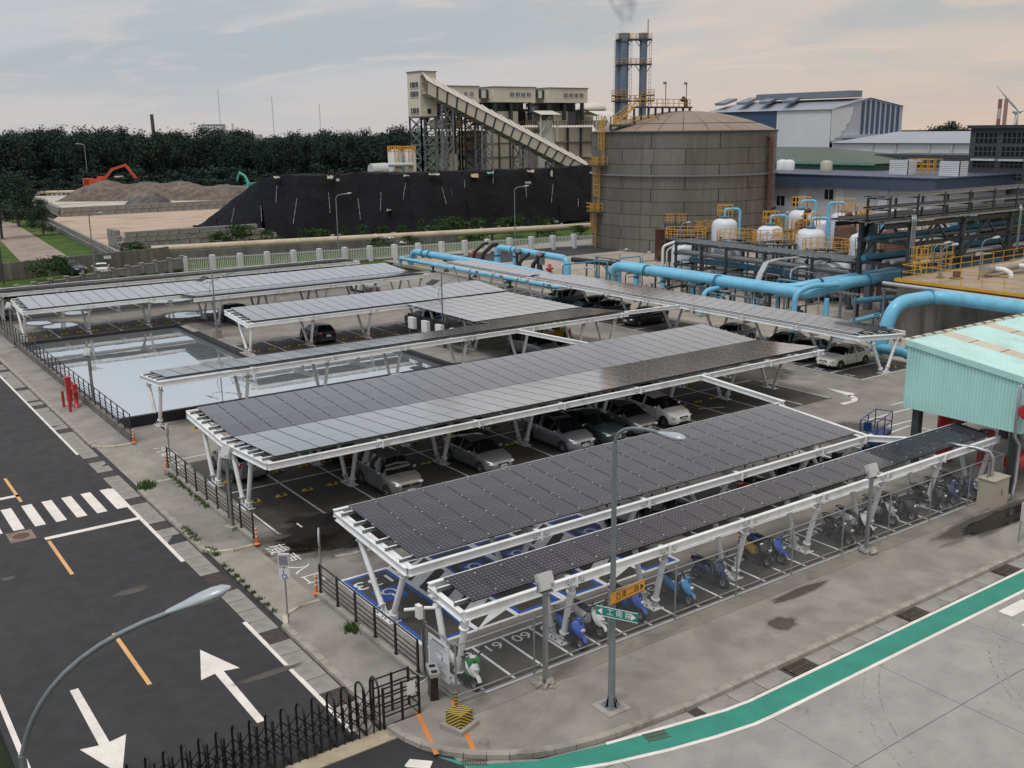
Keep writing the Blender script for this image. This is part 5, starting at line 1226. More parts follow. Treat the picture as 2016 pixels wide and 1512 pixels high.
# ================================================================== scooters
S_BLUE = car_paint('scooter_blue', (.012, .075, .42), .0, .22); S_SKY = car_paint('scooter_sky_blue', (.03, .20, .45), .0, .22); S_WHT = car_paint('scooter_white', (.62, .64, .64), .0, .3); S_BLK = car_paint('scooter_black', (.012, .013, .015), .0, .25)
S_NAVY = car_paint('scooter_navy', (.010, .022, .10), .0, .22); S_YEL = car_paint('scooter_yellow', (.62, .40, .02), .0, .3); S_GRY = car_paint('scooter_silver', (.34, .36, .37), .3, .3); SEAT = M('black_vinyl', (.016, .016, .018), .5, 0, .15, 8)
def build_scooter(label, loc, rz, paint, trim, tail=None):
    """nose towards local -Y, 1.8 m long"""
    root = thing('parked_scooter', label, 'scooter', loc, rz, 'scooters parked in the scooter bays')
    def loft(name, secs, mat):
        m = MB(); n = 10; vs = []
        for (y, zc, w, h) in secs:
            for j in range(n):
                a = 2 * PI * j / n; vs.append((w * math.cos(a), y, zc + h * math.sin(a)))
        m.add(vs, [(i * n + j, i * n + (j + 1) % n, (i + 1) * n + (j + 1) % n, (i + 1) * n + j) for i in range(len(secs) - 1) for j in range(n)], 0, True)
        m.poly(vs[:n][::-1]); m.poly(vs[-n:]); return part(name, m, mat, root)
    for (y, nm) in ((-.63, 'front'), (.60, 'rear')):
        m = MB(); m.lathe([(.13, -.05), (.21, -.055), (.25, -.02), (.25, .02), (.21, .055), (.13, .05)], (0, y, .25), 16, 0, True, 'x'); w = part('wheel', m, TYRE, root)
        m = MB(); m.lathe([(.135, -.04), (.10, -.02), (0, -.03)], (0, y, .25), 12, 0, True, 'x'); m.lathe([(.135, .04), (.10, .02), (0, .03)], (0, y, .25), 12, 0, True, 'x')
        part('rim', m, RIM, w)
    m = MB()
    for k in range(7):
        a0 = rad(25 + 130 * k / 6); m.add([(-.075, -.63 - .285 * math.cos(a0), .25 + .285 * math.sin(a0)), (.075, -.63 - .285 * math.cos(a0), .25 + .285 * math.sin(a0))], [])
    b = len(m.v) - 14
    for k in range(6): m.f.append([b + 2 * k, b + 2 * k + 1, b + 2 * k + 3, b + 2 * k + 2]); m.m.append(0); m.s.append(True)
    part('front_fender', m, paint, root)
    m = MB(); m.tube([(-.075, -.63, .25), (-.075, -.50, .62)], .02, 6); m.tube([(.075, -.63, .25), (.075, -.50, .62)], .02, 6); m.tube([(0, -.50, .60), (0, -.40, .98)], .03, 8); part('fork', m, TRIM, root)
    # leg shield with a pointed nose
    sh = [(-.70, .44, .07), (-.66, .58, .19), (-.58, .74, .25), (-.48, .90, .23), (-.40, 1.01, .15)]
    m = MB(); vs = []
    for (y, z, w) in sh:
        for j in range(9):
            u = -1 + j / 4; vs.append((w * u, y + .17 * u * u - .02, z - .02 * abs(u)))
    m.add(vs, [(i * 9 + j, i * 9 + j + 1, (i + 1) * 9 + j + 1, (i + 1) * 9 + j) for i in range(4) for j in range(8)], 0, True)
    m.add([(a, b_ + .05, c_) for a, b_, c_ in vs], [(i * 9 + j, (i + 1) * 9 + j, (i + 1) * 9 + j + 1, i * 9 + j + 1) for i in range(4) for j in range(8)], 1, True)
    part('leg_shield', m, [paint, TRIM], root)
    m = MB(); m.ell((0, -.68, .70), .10, .05, .065, 10, 6); part('headlight', m, LAMP, root)
    m = MB(); m.bar((0, -.46, .25), (0, .14, .27), .42, .14); m.bar((0, -.38, .3), (0, -.32, .90), .42, .08); part('floorboard', m, TRIM, root)
    loft('handlebar_cowl', [(-.49, 1.00, .03, .03), (-.45, 1.01, .13, .06), (-.38, 1.00, .13, .06), (-.33, .98, .05, .03)], paint)
    m = MB(); m.tube([(-.36, -.30, 1.03), (-.2, -.38, 1.00), (.2, -.38, 1.00), (.36, -.30, 1.03)], .02, 6)
    for s in (-1, 1): m.tube([(s * .36, -.30, 1.03), (s * .24, -.35, 1.01)], .028, 6)
    part('handlebar', m, TRIM, root)
    for s in (-1, 1):
        m = MB(); m.tube([(s * .24, -.37, 1.02), (s * .30, -.42, 1.2)], .009, 5); m.ell((s * .31, -.42, 1.24), .07, .02, .05, 8, 5); part('mirror', m, TRIM, root)
    loft('rear_body', [(.0, .44, .12, .18), (.12, .50, .185, .25), (.40, .57, .205, .24), (.65, .66, .175, .18), (.85, .74, .09, .09), (.95, .78, .02, .03)], paint)
    loft('engine', [(.15, .30, .15, .14), (.5, .28, .17, .15), (.8, .30, .12, .12)], TRIM)
    loft('seat', [(-.02, .74, .07, .04), (.06, .79, .15, .055), (.35, .80, .16, .06), (.45, .83, .16, .06), (.72, .85, .12, .05), (.82, .86, .04, .02)], SEAT)
    m = MB(); m.ell((0, .93, .70), .08, .04, .045, 8, 5); part('tail_light', m, TAIL, root)
    m = MB(); m.tube([(-.14, .62, .90), (-.14, .92, .92), (.14, .92, .92), (.14, .62, .90)], .02, 6); part('grab_rail', m, trim, root)
    m = MB(); m.tube([(.13, .15, .2), (.15, .45, .22), (.15, .85, .33)], [.03, .045, .05], 8); part('exhaust', m, TRIM, root)
    m = MB(); m.box(-.11, .11, .93, .945, .46, .60); part('number_plate', m, PLATE, root)
    return root
sc_tab = [((940, 1365), S_WHT, S_GRY, 'white scooter with a green bag on its bars, at the fence corner', 0), ((1150, 1283), S_BLUE, RIM, 'bright blue scooter beside the white one, third bay from the corner', -4),
  ((1186, 1262), S_WHT, S_WHT, 'white scooter with a black saddle beside the bright blue one', 2), ((1264, 1227), S_BLUE, RIM, 'blue scooter standing behind the road signs', 3), ((1362, 1197), S_SKY, S_WHT, 'sky blue scooter with silver trim beside a carport leg', 0),
  ((1427, 1163), S_NAVY, S_WHT, 'navy scooter with a white tail rail beside the sky blue one', 5), ((1517, 1120), S_YEL, SEAT, 'black and yellow scooter in the middle of the fence', -3), ((1542, 1115), S_BLUE, S_WHT, 'blue and white scooter next to the black and yellow one', 4),
  ((1680, 1078), S_BLK, SEAT, 'large black scooter with a spoked front wheel by the second floodlight post', -8), ((1712, 1060), S_WHT, SEAT, 'white and black scooter half behind the second floodlight post', 3), ((1763, 1038), S_GRY, SEAT, 'silver scooter two bays right of the second floodlight post', -2),
  ((1800, 1030), S_BLK, SEAT, 'black scooter with a round helmet on its bars', 4), ((1868, 1012), S_BLK, SEAT, 'black scooter with a pale stripe near the right end of the fence', 8), ((1884, 998), S_NAVY, SEAT, 'dark navy scooter in the last bay but one before the beige cabinet', -2), ((1917, 985), S_NAVY, SEAT, 'dark blue scooter in the last bay before the beige cabinet', 5)]
for (p, paint, trim, label, a) in sc_tab:
    g = G(*p); s = build_scooter(label, (g.x, max(g.y, 22.98) + .78, 0), rad(a), paint, trim); s.rotation_euler = (0, rad(7), rad(a))
    if paint is S_YEL: recolor(s, S_YEL, S_YEL); [setattr(sl, 'material', S_BLK) for o in s.children if o.name.startswith(('handlebar_cowl', 'front_fender', 'leg_shield')) for sl in o.material_slots[:1]]
for x, paint, label in ((26.2, S_BLK, 'black scooter with its tail out at the left of the inner scooter row'), (28.1, S_BLK, 'black scooter in the inner row behind the big lamp pole'), (29.6, S_NAVY, 'dark blue scooter in the inner row right of the big lamp pole'), (34.6, S_BLK, 'black scooter beside the red bin in the inner row'),
        (36.9, S_GRY, 'grey scooter in the inner row left of a carport leg'), (37.9, S_BLK, 'black scooter in the inner row right of a carport leg'), (39.4, S_BLK, 'black scooter with a top box at the right end of the inner row')):
    s = build_scooter(label, (x, 29.6, 0), PI + rad(random.uniform(-6, 6)), paint, SEAT); s.rotation_euler[1] = rad(-7)
    if 'top box' in label: m = MB(); m.box(-.2, .2, .62, .98, .92, 1.25); part('top_box', m, TRIM, s)
g = G(940, 1365); by = max(g.y, 22.98) + .38; bag = MB(); bag.cbox((g.x + .1, by, .72), .40, .24, .46); bag.cbox((g.x + .1, by, .97), .34, .16, .05)
single('bag', bag, M('green_bag', (.03, .24, .07), .6, 0, .3, 6), 'green shopping bag hanging on the white corner scooter', 'bag', base=(g.x + .1, by, .49))
hm = MB(); g = G(1800, 1030); hm.ell((0, 0, 0), .13, .15, .13, 10, 7); single('helmet', hm.xf(Matrix.Translation((g.x + .2, g.y + .45, 1.16))), S_BLK, 'round black helmet on the bars of a black scooter', 'helmet', base=(g.x + .2, g.y + .45, 1.03))
bn = MB(); bn.lathe([(.24, 0), (.3, .7), (.32, .72), (.05, .78), (0, .78)], (33.7, 29.4, 0), 12); single('litter_bin', bn, RED, 'red bin between the scooters of the inner row', 'bin', base=(33.7, 29.4, 0))

# ================================================================== lot machines
cn = thing('traffic_cone', 'orange traffic cone standing alone in the lot', 'cone', (*G(1122, 664).xy, 0), 0, None)
m = MB(); m.box(-.22, .22, -.22, .22, 0, .04); part('base', m, TRIM, cn); m = MB(); m.lathe([(.19, .04), (.05, .78), (.0, .80)], (0, 0, 0), 12); part('cone', m, M('cone_red', (.62, .06, .025), .5), cn)
fk = thing('forklift', 'yellow and dark green forklift parked under the low carport', 'forklift', (48.2, 62.2, 0), rad(-150), None)
YEL = M('machine_yellow', (.58, .40, .03), .45, 0, .12, 3); DGN = M('machine_green', (.02, .07, .06), .45, 0, .12, 3)
m = MB(); m.box(-.55, .55, -1.0, .7, .35, .95); m.box(-.5, .5, .3, 1.1, .35, 1.25); part('body', m, YEL, fk)
m = MB(); m.box(-.52, .52, 1.1, 1.3, .35, 1.1); part('counterweight', m, DGN, fk)
m = MB()
for a in (-.5, .5): m.bar((a, -.75, .95), (a, -.5, 2.05), .07, .07); m.bar((a, .75, 1.2), (a, .55, 2.05), .07, .07); m.bar((a, -.55, 2.05), (a, .6, 2.05), .07, .07)
for k in range(5): m.bar((-.5, -.5 + .26 * k, 2.06), (.5, -.5 + .26 * k, 2.06), .05, .04)
part('overhead_guard', m, TRIM, fk); m = MB(); m.bar((-.3, -1.1, .1), (-.3, -1.1, 2.0), .1, .12); m.bar((.3, -1.1, .1), (.3, -1.1, 2.0), .1, .12); m.bar((-.35, -1.18, .3), (.35, -1.18, .3), .1, .3); part('mast', m, TRIM, fk)
for a in (-.25, .25): m = MB(); m.bar((a, -1.2, .1), (a, -2.2, .08), .12, .04); part('fork_tine', m, TRIM, fk)
for (a, b, r) in ((-.5, -.6, .32), (.5, -.6, .32), (-.45, .8, .26), (.45, .8, .26)): m = MB(); m.tube([(a - .1, b, r), (a + .1, b, r)], r, 14); part('wheel', m, TYRE, fk)
m = MB(); m.box(-.25, .25, 0, .45, 1.2, 1.35); m.box(-.25, .25, .4, .5, 1.3, 1.75); part('seat', m, SEAT, fk)
LB = M('lift_blue', (.008, .035, .13), .4, 0, .12, 3)
sl = thing('scissor_lift', 'dark blue scissor lift standing behind the end of the carports', 'scissor lift', (43.6, 29.55, 0), rad(-72), None)
m = MB(); m.box(-.42, .42, -1.2, 1.2, .22, .62); part('chassis', m, LB, sl)
m = MB(); m.box(-.44, .44, -1.25, 1.25, 1.02, 1.10); m.box(-.44, .44, -1.25, 1.25, 1.10, 1.24); part('platform', m, LB, sl)
for s in (-.3, .3):
    for (a, b) in ((.64, 1.0), (1.0, .64)): m = MB(); m.bar((s, -1.0, a), (s, 1.0, b), .05, .09); part('scissor_arm', m, TRIM, sl)
m = MB()
for (a, b) in ((-.42, -1.22), (.42, -1.22), (-.42, 1.22), (.42, 1.22), (-.42, 0), (.42, 0)): m.tube([(a, b, 1.2), (a, b, 2.2)], .03, 6)
for z in (1.7, 2.2):
    for (a, b) in (((-.42, -1.22), (.42, -1.22)), ((-.42, 1.22), (.42, 1.22)), ((-.42, -1.22), (-.42, 1.22)), ((.42, -1.22), (.42, 1.22))): m.tube([(*a, z), (*b, z)], .028, 6)
part('guard_rail', m, LB, sl); m = MB(); m.box(-.2, .15, -1.38, -1.22, 1.75, 2.15); part('control_box', m, LB, sl)
for (a, b) in ((-.38, -.85), (.38, -.85), (-.38, .85), (.38, .85)): m = MB(); m.tube([(a - .07, b, .19), (a + .07, b, .19)], .19, 12); part('wheel', m, TYRE, sl)
# inverters along the side of the square deck
for k in range(4):
    r = thing('inverter_box', ['white inverter box at the far end of the row beside the blue saloon', 'second white inverter box from the blue saloon', 'third white inverter box from the blue saloon', 'white inverter box nearest the solar lamp post'][k], 'inverter', (40.2, 70.4 - 2.1 * k, 0), 0, 'inverter boxes beside the square deck')
    m = MB(); m.box(-.16, .16, -.42, .42, 1.0, 1.9); part('case', m, PLW, r); m = MB(); m.box(.16, .3, -1.0, 1.0, .9, 2.1); part('back_panel', m, LINER, r)
    m = MB(); m.bar((.22, -.8, 0), (.22, -.8, 1.0), .08, .08); m.bar((.22, .8, 0), (.22, .8, 1.0), .08, .08); part('stand', m, STEEL_G, r)
# ================================================================== industrial surroundings
CREAM = M('cream_cladding', (.64, .59, .49), .6, 0, .07, .25, dirt=(.26, .23, .18), dscale=.12, damt=.45, stretch=(1, 1, .5))
CREAM_D = M('grimy_cladding', (.56, .50, .40), .7, 0, .1, .2, dirt=(.25, .215, .165), dscale=.1, damt=.5, stretch=(1, 1, .35))
PALE = M('pale_sheet_roof', (.60, .58, .53), .5, 0, .06, .3); TEAL = M('dark_teal_rib', (.02, .055, .06), .5, 0, .1)
STRUT = M('dark_steelwork', (.060, .068, .072), .55, .3, .2, .6); STRUT_L = M('grey_steelwork', (.20, .22, .235), .5, .3, .15, .6)
YELL = M('safety_yellow', (.62, .33, .03), .5, 0, .12, 1.5, dirt=(.28, .13, .03), damt=.4)
DWIN = NT('dark_window').fin((.015, .018, .022), .08, 0, .6); WFR = M('window_frame_white', (.55, .55, .54), .5)
PIPE_B = M('pale_blue_pipe', (.17, .49, .69), .38, 0, .07, 1.2, dirt=(.08, .24, .36), dscale=.8, damt=.45); PIPE_BD = M('dusty_blue_pipe', (.07, .24, .36), .5, 0, .16, 1.0, dirt=(.10, .15, .18), damt=.5)
PIPE_K = M('black_pipe', (.016, .017, .019), .45, 0, .2); PIPE_C = M('cream_pipe', (.50, .43, .31), .6, 0, .1, .8, dirt=(.25, .2, .14), damt=.5); PIPE_S = M('clad_pipe', (.50, .51, .51), .35, .5, .1, 1)
BAND = M('pipe_band', (.02, .10, .25), .5); RUST = M('rusted_steel', (.105, .050, .034), .8, .1, .3, 1.2, dirt=(.04, .025, .02), damt=.5)
WHT_V = M('vessel_white', (.62, .645, .70), .38, 0, .06, 1.2, dirt=(.36, .37, .40), dscale=.6, damt=.3)
def P2(Y, *pp): return [AY(a, b, Y) for a, b in pp]
def window(mb, fr, x0, x1, z0, z1, y, n=2):
    mb.box(x0, x1, y - .06, y + .1, z0, z1, 1)
    for k in range(n + 1):
        x = x0 + (x1 - x0) * k / n; mb.box(x - .06, x + .06, y - .1, y - .055, z0, z1, 0)
    mb.box(x0, x1, y - .1, y - .056, z0 - .12, z0, 0); mb.box(x0, x1, y - .1, y - .056, z1, z1 + .12, 0)
def rect(px0, py0, px1, py1, Y): a, b = AY(px0, py1, Y), AY(px1, py0, Y); return a.x, b.x, a.z, b.z
def braced(mb, x0, x1, y, z0, z1, n, w=.35, d=.25):
    for x in (x0, x1): mb.bar((x, y, z0), (x, y, z1), w, w)
    for k in range(n):
        a, b = z0 + (z1 - z0) * k / n, z0 + (z1 - z0) * (k + 1) / n
        mb.bar((x0, y, b), (x1, y, b), d, d); mb.bar((x0, y, a), (x1, y, b), d * .8, d * .8); mb.bar((x1, y, a), (x0, y, b), d * .8, d * .8)
YT = 222.0
# transfer tower on braced legs
x0, x1, z0, z1 = rect(829, 142, 858, 231, YT); xl = AX(803, 200, x0).y; dY = min(16, max(6, xl - YT))
tw = thing('transfer_tower', 'cream clad conveyor tower standing on braced steel legs', 'tower', (x0, YT, 0), 0, None, world=True)
m = MB(); m.box(x0, x1, YT, YT + dY, z0, z1); m.box(x0 - .2, x1 + .2, YT - .2, YT + dY + .2, z1, z1 + .25, 1); m.box(x0 - .03, x1 + .03, YT - .03, YT + dY + .03, z0, z0 + .3, 1); part('wall', m, [CREAM, STRUT_L], tw)
for (pyt, pyb) in ((162, 173), (180, 191), (213, 224)):
    za, zb = AX(815, pyb, x0).z, AX(815, pyt, x0).z
    for f in (.30, .62):
        m = MB(); y = YT + dY * f; m.box(x0 - .08, x0 + .1, y - .9, y + .9, za, zb, 1); m.box(x0 - .14, x0 - .07, y - .06, y + .06, za, zb, 0); m.box(x0 - .14, x0 - .07, y - 1, y + 1, za - .15, za, 0); part('window', m, [WFR, DWIN], tw)
m = MB(); a, b, c, d = rect(841, 214, 849, 224, YT); window(m, None, a, b, c, d, YT, 1); part('window', m, [WFR, DWIN], tw)
for y in (YT + .3, YT + dY - .3):
    m = MB(); braced(m, x0 + .2, x1 - .2, y, 0, z0, 6); part('braced_frame', m, STRUT_L, tw)
m = MB(); braced(m, 0, dY - .6, 0, 0, z0, 6); m.xf(Matrix.Translation((x0 + .2, YT + .3, 0)) @ Matrix.Rotation(PI / 2, 4, 'Z')); part('braced_frame', m, STRUT_L, tw)
# inclined conveyor gallery: bays with teal ribs between and pale roof sheets
cv = thing('conveyor_gallery', 'long inclined cream conveyor gallery with dark teal ribs', 'conveyor', (*AY(1000, 250, YT - 3).xy, 0), 0, None, world=True)
YC = YT - 3; n = 18; TL, TR = AY(841, 160, YC), AY(1162, 331, YC); BL, BR = AY(841, 184, YC), AY(1150, 345, YC); W3 = 4.2
mt = None
for k in range(n):
    u0, u1 = k / n, (k + 1) / n; t0, t1, b0, b1 = TL.lerp(TR, u0), TL.lerp(TR, u1), BL.lerp(BR, u0), BL.lerp(BR, u1)
    e = (t1 - t0) * .07
    m = MB(); q = [b0 + e, b1 - e, t1 - e, t0 + e]; D = Vector((0, W3, 0)); m.add(q + [p + D for p in q], [(0, 1, 2, 3), (7, 6, 5, 4), (1, 0, 4, 5), (3, 2, 6, 7)]); part('cladding_panel', m, CREAM, cv)
    m = MB(); q = [b1 - e, b1 + e, t1 + e, t1 - e]; o = Vector((0, -.12, 0)); m.add([p + o for p in q] + [p + D - o for p in q], [(0, 1, 2, 3), (7, 6, 5, 4), (1, 0, 4, 5), (3, 2, 6, 7), (0, 3, 7, 4), (2, 1, 5, 6)]); part('rib', m, TEAL, cv)
    m = MB(); up = Vector((0, 0, .3)); s = (t1 - t0) * .03; h = Vector((0, 0, 1.75)); q = [t0 - s - D * .06 + up * .4, t1 + s - D * .06, t1 + s + D * .45 + h, t0 - s + D * .45 + up + h, t0 - s + D + up * .4, t1 + s + D]
    m.add(q, [(0, 1, 2, 3), (3, 2, 5, 4)]); m.bar(q[0] - Vector((0, .1, .05)), q[3], .25, .12, 0); part('roof_sheet', m, PALE, cv)
m = MB()
for u in (.12, .36, .60, .82):
    p = BL.lerp(BR, u); braced(m, p.x - 1.6, p.x + 1.6, YC + .6, 0, p.z, 5 if u < .5 else 3); braced(m, p.x - 1.6, p.x + 1.6, YC + 3.6, 0, p.z, 5 if u < .5 else 3)
part('trestle', m, STRUT_L, cv)
# three hopper houses in a row and the bridges joining them
hs = [((876, 171, 942, 201), 2, 'cream hopper house partly behind the conveyor gallery'), ((972, 173, 1054, 201), 4, 'cream hopper house with four windows, middle of three'), ((1080, 175, 1157, 202), 4, 'cream hopper house with four windows, rightmost of three')]
for (r, nw, lab) in hs:
    a, b, c, d = rect(*r, YT + 6); t = thing('hopper_house', lab, 'building', (a, YT + 6, 0), 0, 'hopper houses above the plant', world=True)
    m = MB(); m.box(a, b, YT + 6, YT + 18, c, d); m.box(a - .25, b + .25, YT + 5.8, YT + 18.2, d, d + .25, 1); part('wall', m, [CREAM, STRUT_L], t)
    for k in range(nw):
        f = (.44 + .135 * k) if nw == 4 else (.62 + .18 * k)
        xw = a + (b - a) * (f - .06); z_ = c + (d - c) * .38; m = MB(); window(m, None, xw, xw + (b - a) * .10, z_, z_ + (d - c) * .28, YT + 6, 3); part('window', m, [WFR, DWIN], t)
    m = MB(); zz = AY(1000, 222, YT + 6).z
    for xx in (a + 1, a + (b - a) * .45, b - 1.2):
        m.bar((xx, YT + 7, zz - 2), (xx, YT + 7, c), .8, .8); m.bar((xx, YT + 17, zz - 2), (xx, YT + 17, c), .8, .8)
    for xx in (a + (b - a) * .3, a + (b - a) * .7): m.lathe([(1.2, zz - c + .0), (3.0, -2.0), (3.0, 0)], (xx, YT + 11, c), 12)
    part('steel_stage', m, STRUT, t)
for (r, lab) in (((943, 178, 972, 199), 'enclosed bridge between the left and middle hopper houses'), ((1055, 179, 1080, 199), 'enclosed bridge between the middle and right hopper houses')):
    a, b, c, d = rect(*r, YT + 8); t = thing('covered_bridge', lab, 'bridge', (a, YT + 8, 0), 0, 'enclosed bridges of the plant', world=True)
    m = MB(); m.box(a, b, YT + 8, YT + 12, c + .8, d); part('wall', m, CREAM, t)
    for f in (.0, .48): m = MB(); xx = a + (b - a) * f; m.box(xx, xx + .7, YT + 7.85, YT + 12.1, c + .8, d + .2); part('rib', m, TEAL, t)
# boiler blocks below: stacked cladding, gaps, ducts, steelwork
bl = thing('boiler_house', 'grimy cream boiler house with ducts and open steel floors behind the stockpile', 'building', (AY(1000, 330, YT + 10).x, YT + 10, 0), 0, None, world=True)
for i, (r, mat, dep) in enumerate((((960, 256, 1024, 340), CREAM_D, 14), ((1088, 250, 1166, 345), CREAM_D, 16), ((1034, 214, 1052, 246), CREAM, 10), ((972, 219, 1020, 246), CREAM, 10), ((1090, 219, 1118, 246), CREAM, 10), ((1148, 218, 1168, 246), CREAM, 10), ((1168, 262, 1215, 345), CREAM_D, 10), ((1052, 217, 1090, 224), STRUT, 12), ((958, 216, 1190, 219), STRUT, 14), ((1024, 250, 1090, 256), CREAM_D, 10), ((1118, 219, 1134, 246), M('faded_mauve_cladding', (.13, .125, .15), .6), 10), ((872, 235, 908, 254), CREAM_D, 8), ((1020, 219, 1034, 247), DARK, 9), ((886, 303, 900, 336), CREAM_D, 6))):
    a, b, c, d = rect(*r, YT + 8 + (i % 3) * .7); c = max(c, 0); m = MB(); m.box(a, b, YT + 8 + (i % 3) * .7, YT + 8 + dep, c, d); part('cladding_block', m, mat, bl)
    if (d - c) > 8 and mat is CREAM_D:
        for zz in (c + (d - c) * .35, c + (d - c) * .68): m = MB(); m.box(a - .1, b + .1, YT + 7.85, YT + 8.6, zz, zz + .3); part('ledge', m, STRUT_L, bl)
        for f in (.33, .66): m = MB(); xx = a + (b - a) * f; m.box(xx, xx + .35, YT + 7.7, YT + 8.4, c, d); part('downpipe', m, STRUT, bl)
m = MB()
for (pa, pb, k) in ((860, 885, 5), (905, 925, 5), (930, 955, 5)):
    xa, xb = AY(pa, 300, YT + 12).x, AY(pb, 300, YT + 12).x; zt = AY(900, 215, YT + 12).z
    for y in (YT + 9, YT + 17): braced(m, xa, xb, y, 0, zt, 7, .4, .28)
for py in (226, 252, 272, 298): a, b, c, d = rect(860, py - 1.2, 958, py + 1.2, YT + 9); m.box(a, b, YT + 9, YT + 20, c, d)
part('open_steelwork', m, STRUT, bl, kind='stuff')
m = MB()
for (py) in (247, 268, 292):
    a, b = AY(862, py, YT + 8.5), AY(958, py, YT + 8.5)
    for dz in (0, .6, 1.2): m.bar((a.x, YT + 8.6, a.z + dz), (b.x, YT + 8.6, a.z + dz), .12, .12)
    for k in range(16): x_ = a.x + (b.x - a.x) * k / 15; m.bar((x_, YT + 8.6, a.z), (x_, YT + 8.6, a.z + 1.2), .12, .12)
for (a_, b_) in ((1022, 1090), (1090, 1180)):
    a, b = AY(a_, 250, YT + 7.4), AY(b_, 250, YT + 7.4)
    for k in range(18): x_ = a.x + (b.x - a.x) * k / 17; m.bar((x_, YT + 7.4, a.z), (x_, YT + 7.4, a.z + 1.4), .10, .10)
    m.bar((a.x, YT + 7.4, a.z + 1.4), (b.x, YT + 7.4, a.z + 1.4), .12, .12)
part('guard_rail', m, M('grimy_yellow', (.17, .12, .045), .7), bl, kind='stuff')
for (px0, px1, pyt, pyb) in ((1062, 1088, 249, 330),):
    a, b, c, d = rect(px0, pyt, px1, pyb, YT + 5); m = MB(); m.lathe([((b - a) / 2, c), ((b - a) / 2, d - 2), ((b - a) * .3, d), (0, d + .3)], ((a + b) / 2, YT + 5, 0), 20); part('dust_vessel', m, M_GREYP, bl)
for pxc in (1072, 1182):
    a, b = AY(pxc - 20, 226, YT + 4), AY(pxc + 20, 226, YT + 4); m = MB(); m.add([(a.x, YT + 1, a.z), (b.x, YT + 1, a.z), ((b.x), YT + 5, a.z + 1.1), (a.x, YT + 5, a.z + 1.1), (a.x, YT + 9, a.z), (b.x, YT + 9, a.z)], [(0, 1, 2, 3), (3, 2, 5, 4)])
    for xx in (a.x + .6, b.x - .6): m.bar((xx, YT + 2, a.z - 7), (xx, YT + 2, a.z), .25, .25); m.bar((xx, YT + 2, a.z - 5), ((a.x + b.x) / 2, YT + 2, a.z - .5), .2, .2)
    m.lathe([(.9, -7), (.9, -4.5), (2, -3), (2, -1.5)], ((a.x + b.x) / 2, YT + 4, a.z), 10); part('vent_shelter', m, [PALE], bl)
a, b, c, d = rect(948, 203, 968, 218, YT + 14); 
for pxc in (955, 1063, 1165):
    p = AY(pxc, 212, YT + 16); m = MB(); m.ell((p.x, p.y, p.z - .5), 4.6, 4, 2.0, 14, 6); part('dome_roof', m, PALE, bl)
# small storage tanks left of the tower
for (pxc, w, lab) in ((779, 26, 'pale storage tank with yellow rails, left of two'), (806, 27, 'pale storage tank with yellow rails, right of two by the tower')):
    p = AY(pxc, 345, YT - 6); r = w / 2 / F * 258; zt = AY(pxc, 299, YT - 6).z; t = thing('storage_tank', lab, 'tank', (p.x, p.y, 0), 0, 'pale storage tanks by the conveyor tower')
    m = MB(); m.lathe([(r, 0), (r, zt), (r * .5, zt + .5), (0, zt + .6)], (0, 0, 0), 24); part('shell', m, M_GREYP, t)
    m = MB()
    for k in range(20): a = 2 * PI * k / 20; m.bar((r * math.cos(a), r * math.sin(a), zt), (r * math.cos(a), r * math.sin(a), zt + 1.3), .12, .12)
    for zz in (zt + .65, zt + 1.3): m.tube([(r * math.cos(2 * PI * k / 20), r * math.sin(2 * PI * k / 20), zz) for k in range(21)], .07, 5)
    for k in (-.5, .5): m.bar((k - r * .4, -r - .4, 0), (k - r * .4, -r - .4, zt + 1.2), .15, .15)
    part('guard_rail', m, YELL, t)
m = MB(); m.tube([AY(752, 340, YT - 8), AY(755, 325, YT - 8), AY(812, 324, YT - 8)], .5, 8); m.tube([AY(730, 336, YT - 8), AY(760, 334, YT - 8)], 1.6, 10)
single('process_pipe', m, M_GREYP, 'grey pipes and drum beside the pale storage tanks', 'pipe', base=AY(752, 345, YT - 8))
# twin stack with platforms, behind the big tank
sp = AD(1246, 200, 238); st = thing('twin_stack', 'pair of blue grey steel stacks joined by yellow railed platforms', 'chimney stack', (sp.x, sp.y, 0), 0, None)
STK = M('stack_blue_grey', (.15, .19, .25), .45, .2, .1, .3, stretch=(1, 1, .2)); ztop = AD(1246, 70, 238).z; rt = Vector((.81, -.58, 0)); hw = 18.5 / F * 238; 
for s, r in ((-1, 1.05), (1, .85)):
    m = MB(); c = rt * (hw * s * .98); m.tube([c, c + Vector((0, 0, ztop))], r, 16); m.tube([c + Vector((0, 0, ztop - 1.2)), c + Vector((0, 0, ztop + .5))], r + .25, 16); part('flue', m, STK, st)
    if s < 0: m = MB(); c2 = c - rt * 1.35 + Vector((.3, .3, 0)); m.tube([c2, c2 + Vector((0, 0, ztop - .8))], .62, 12); part('flue', m, STK, st)
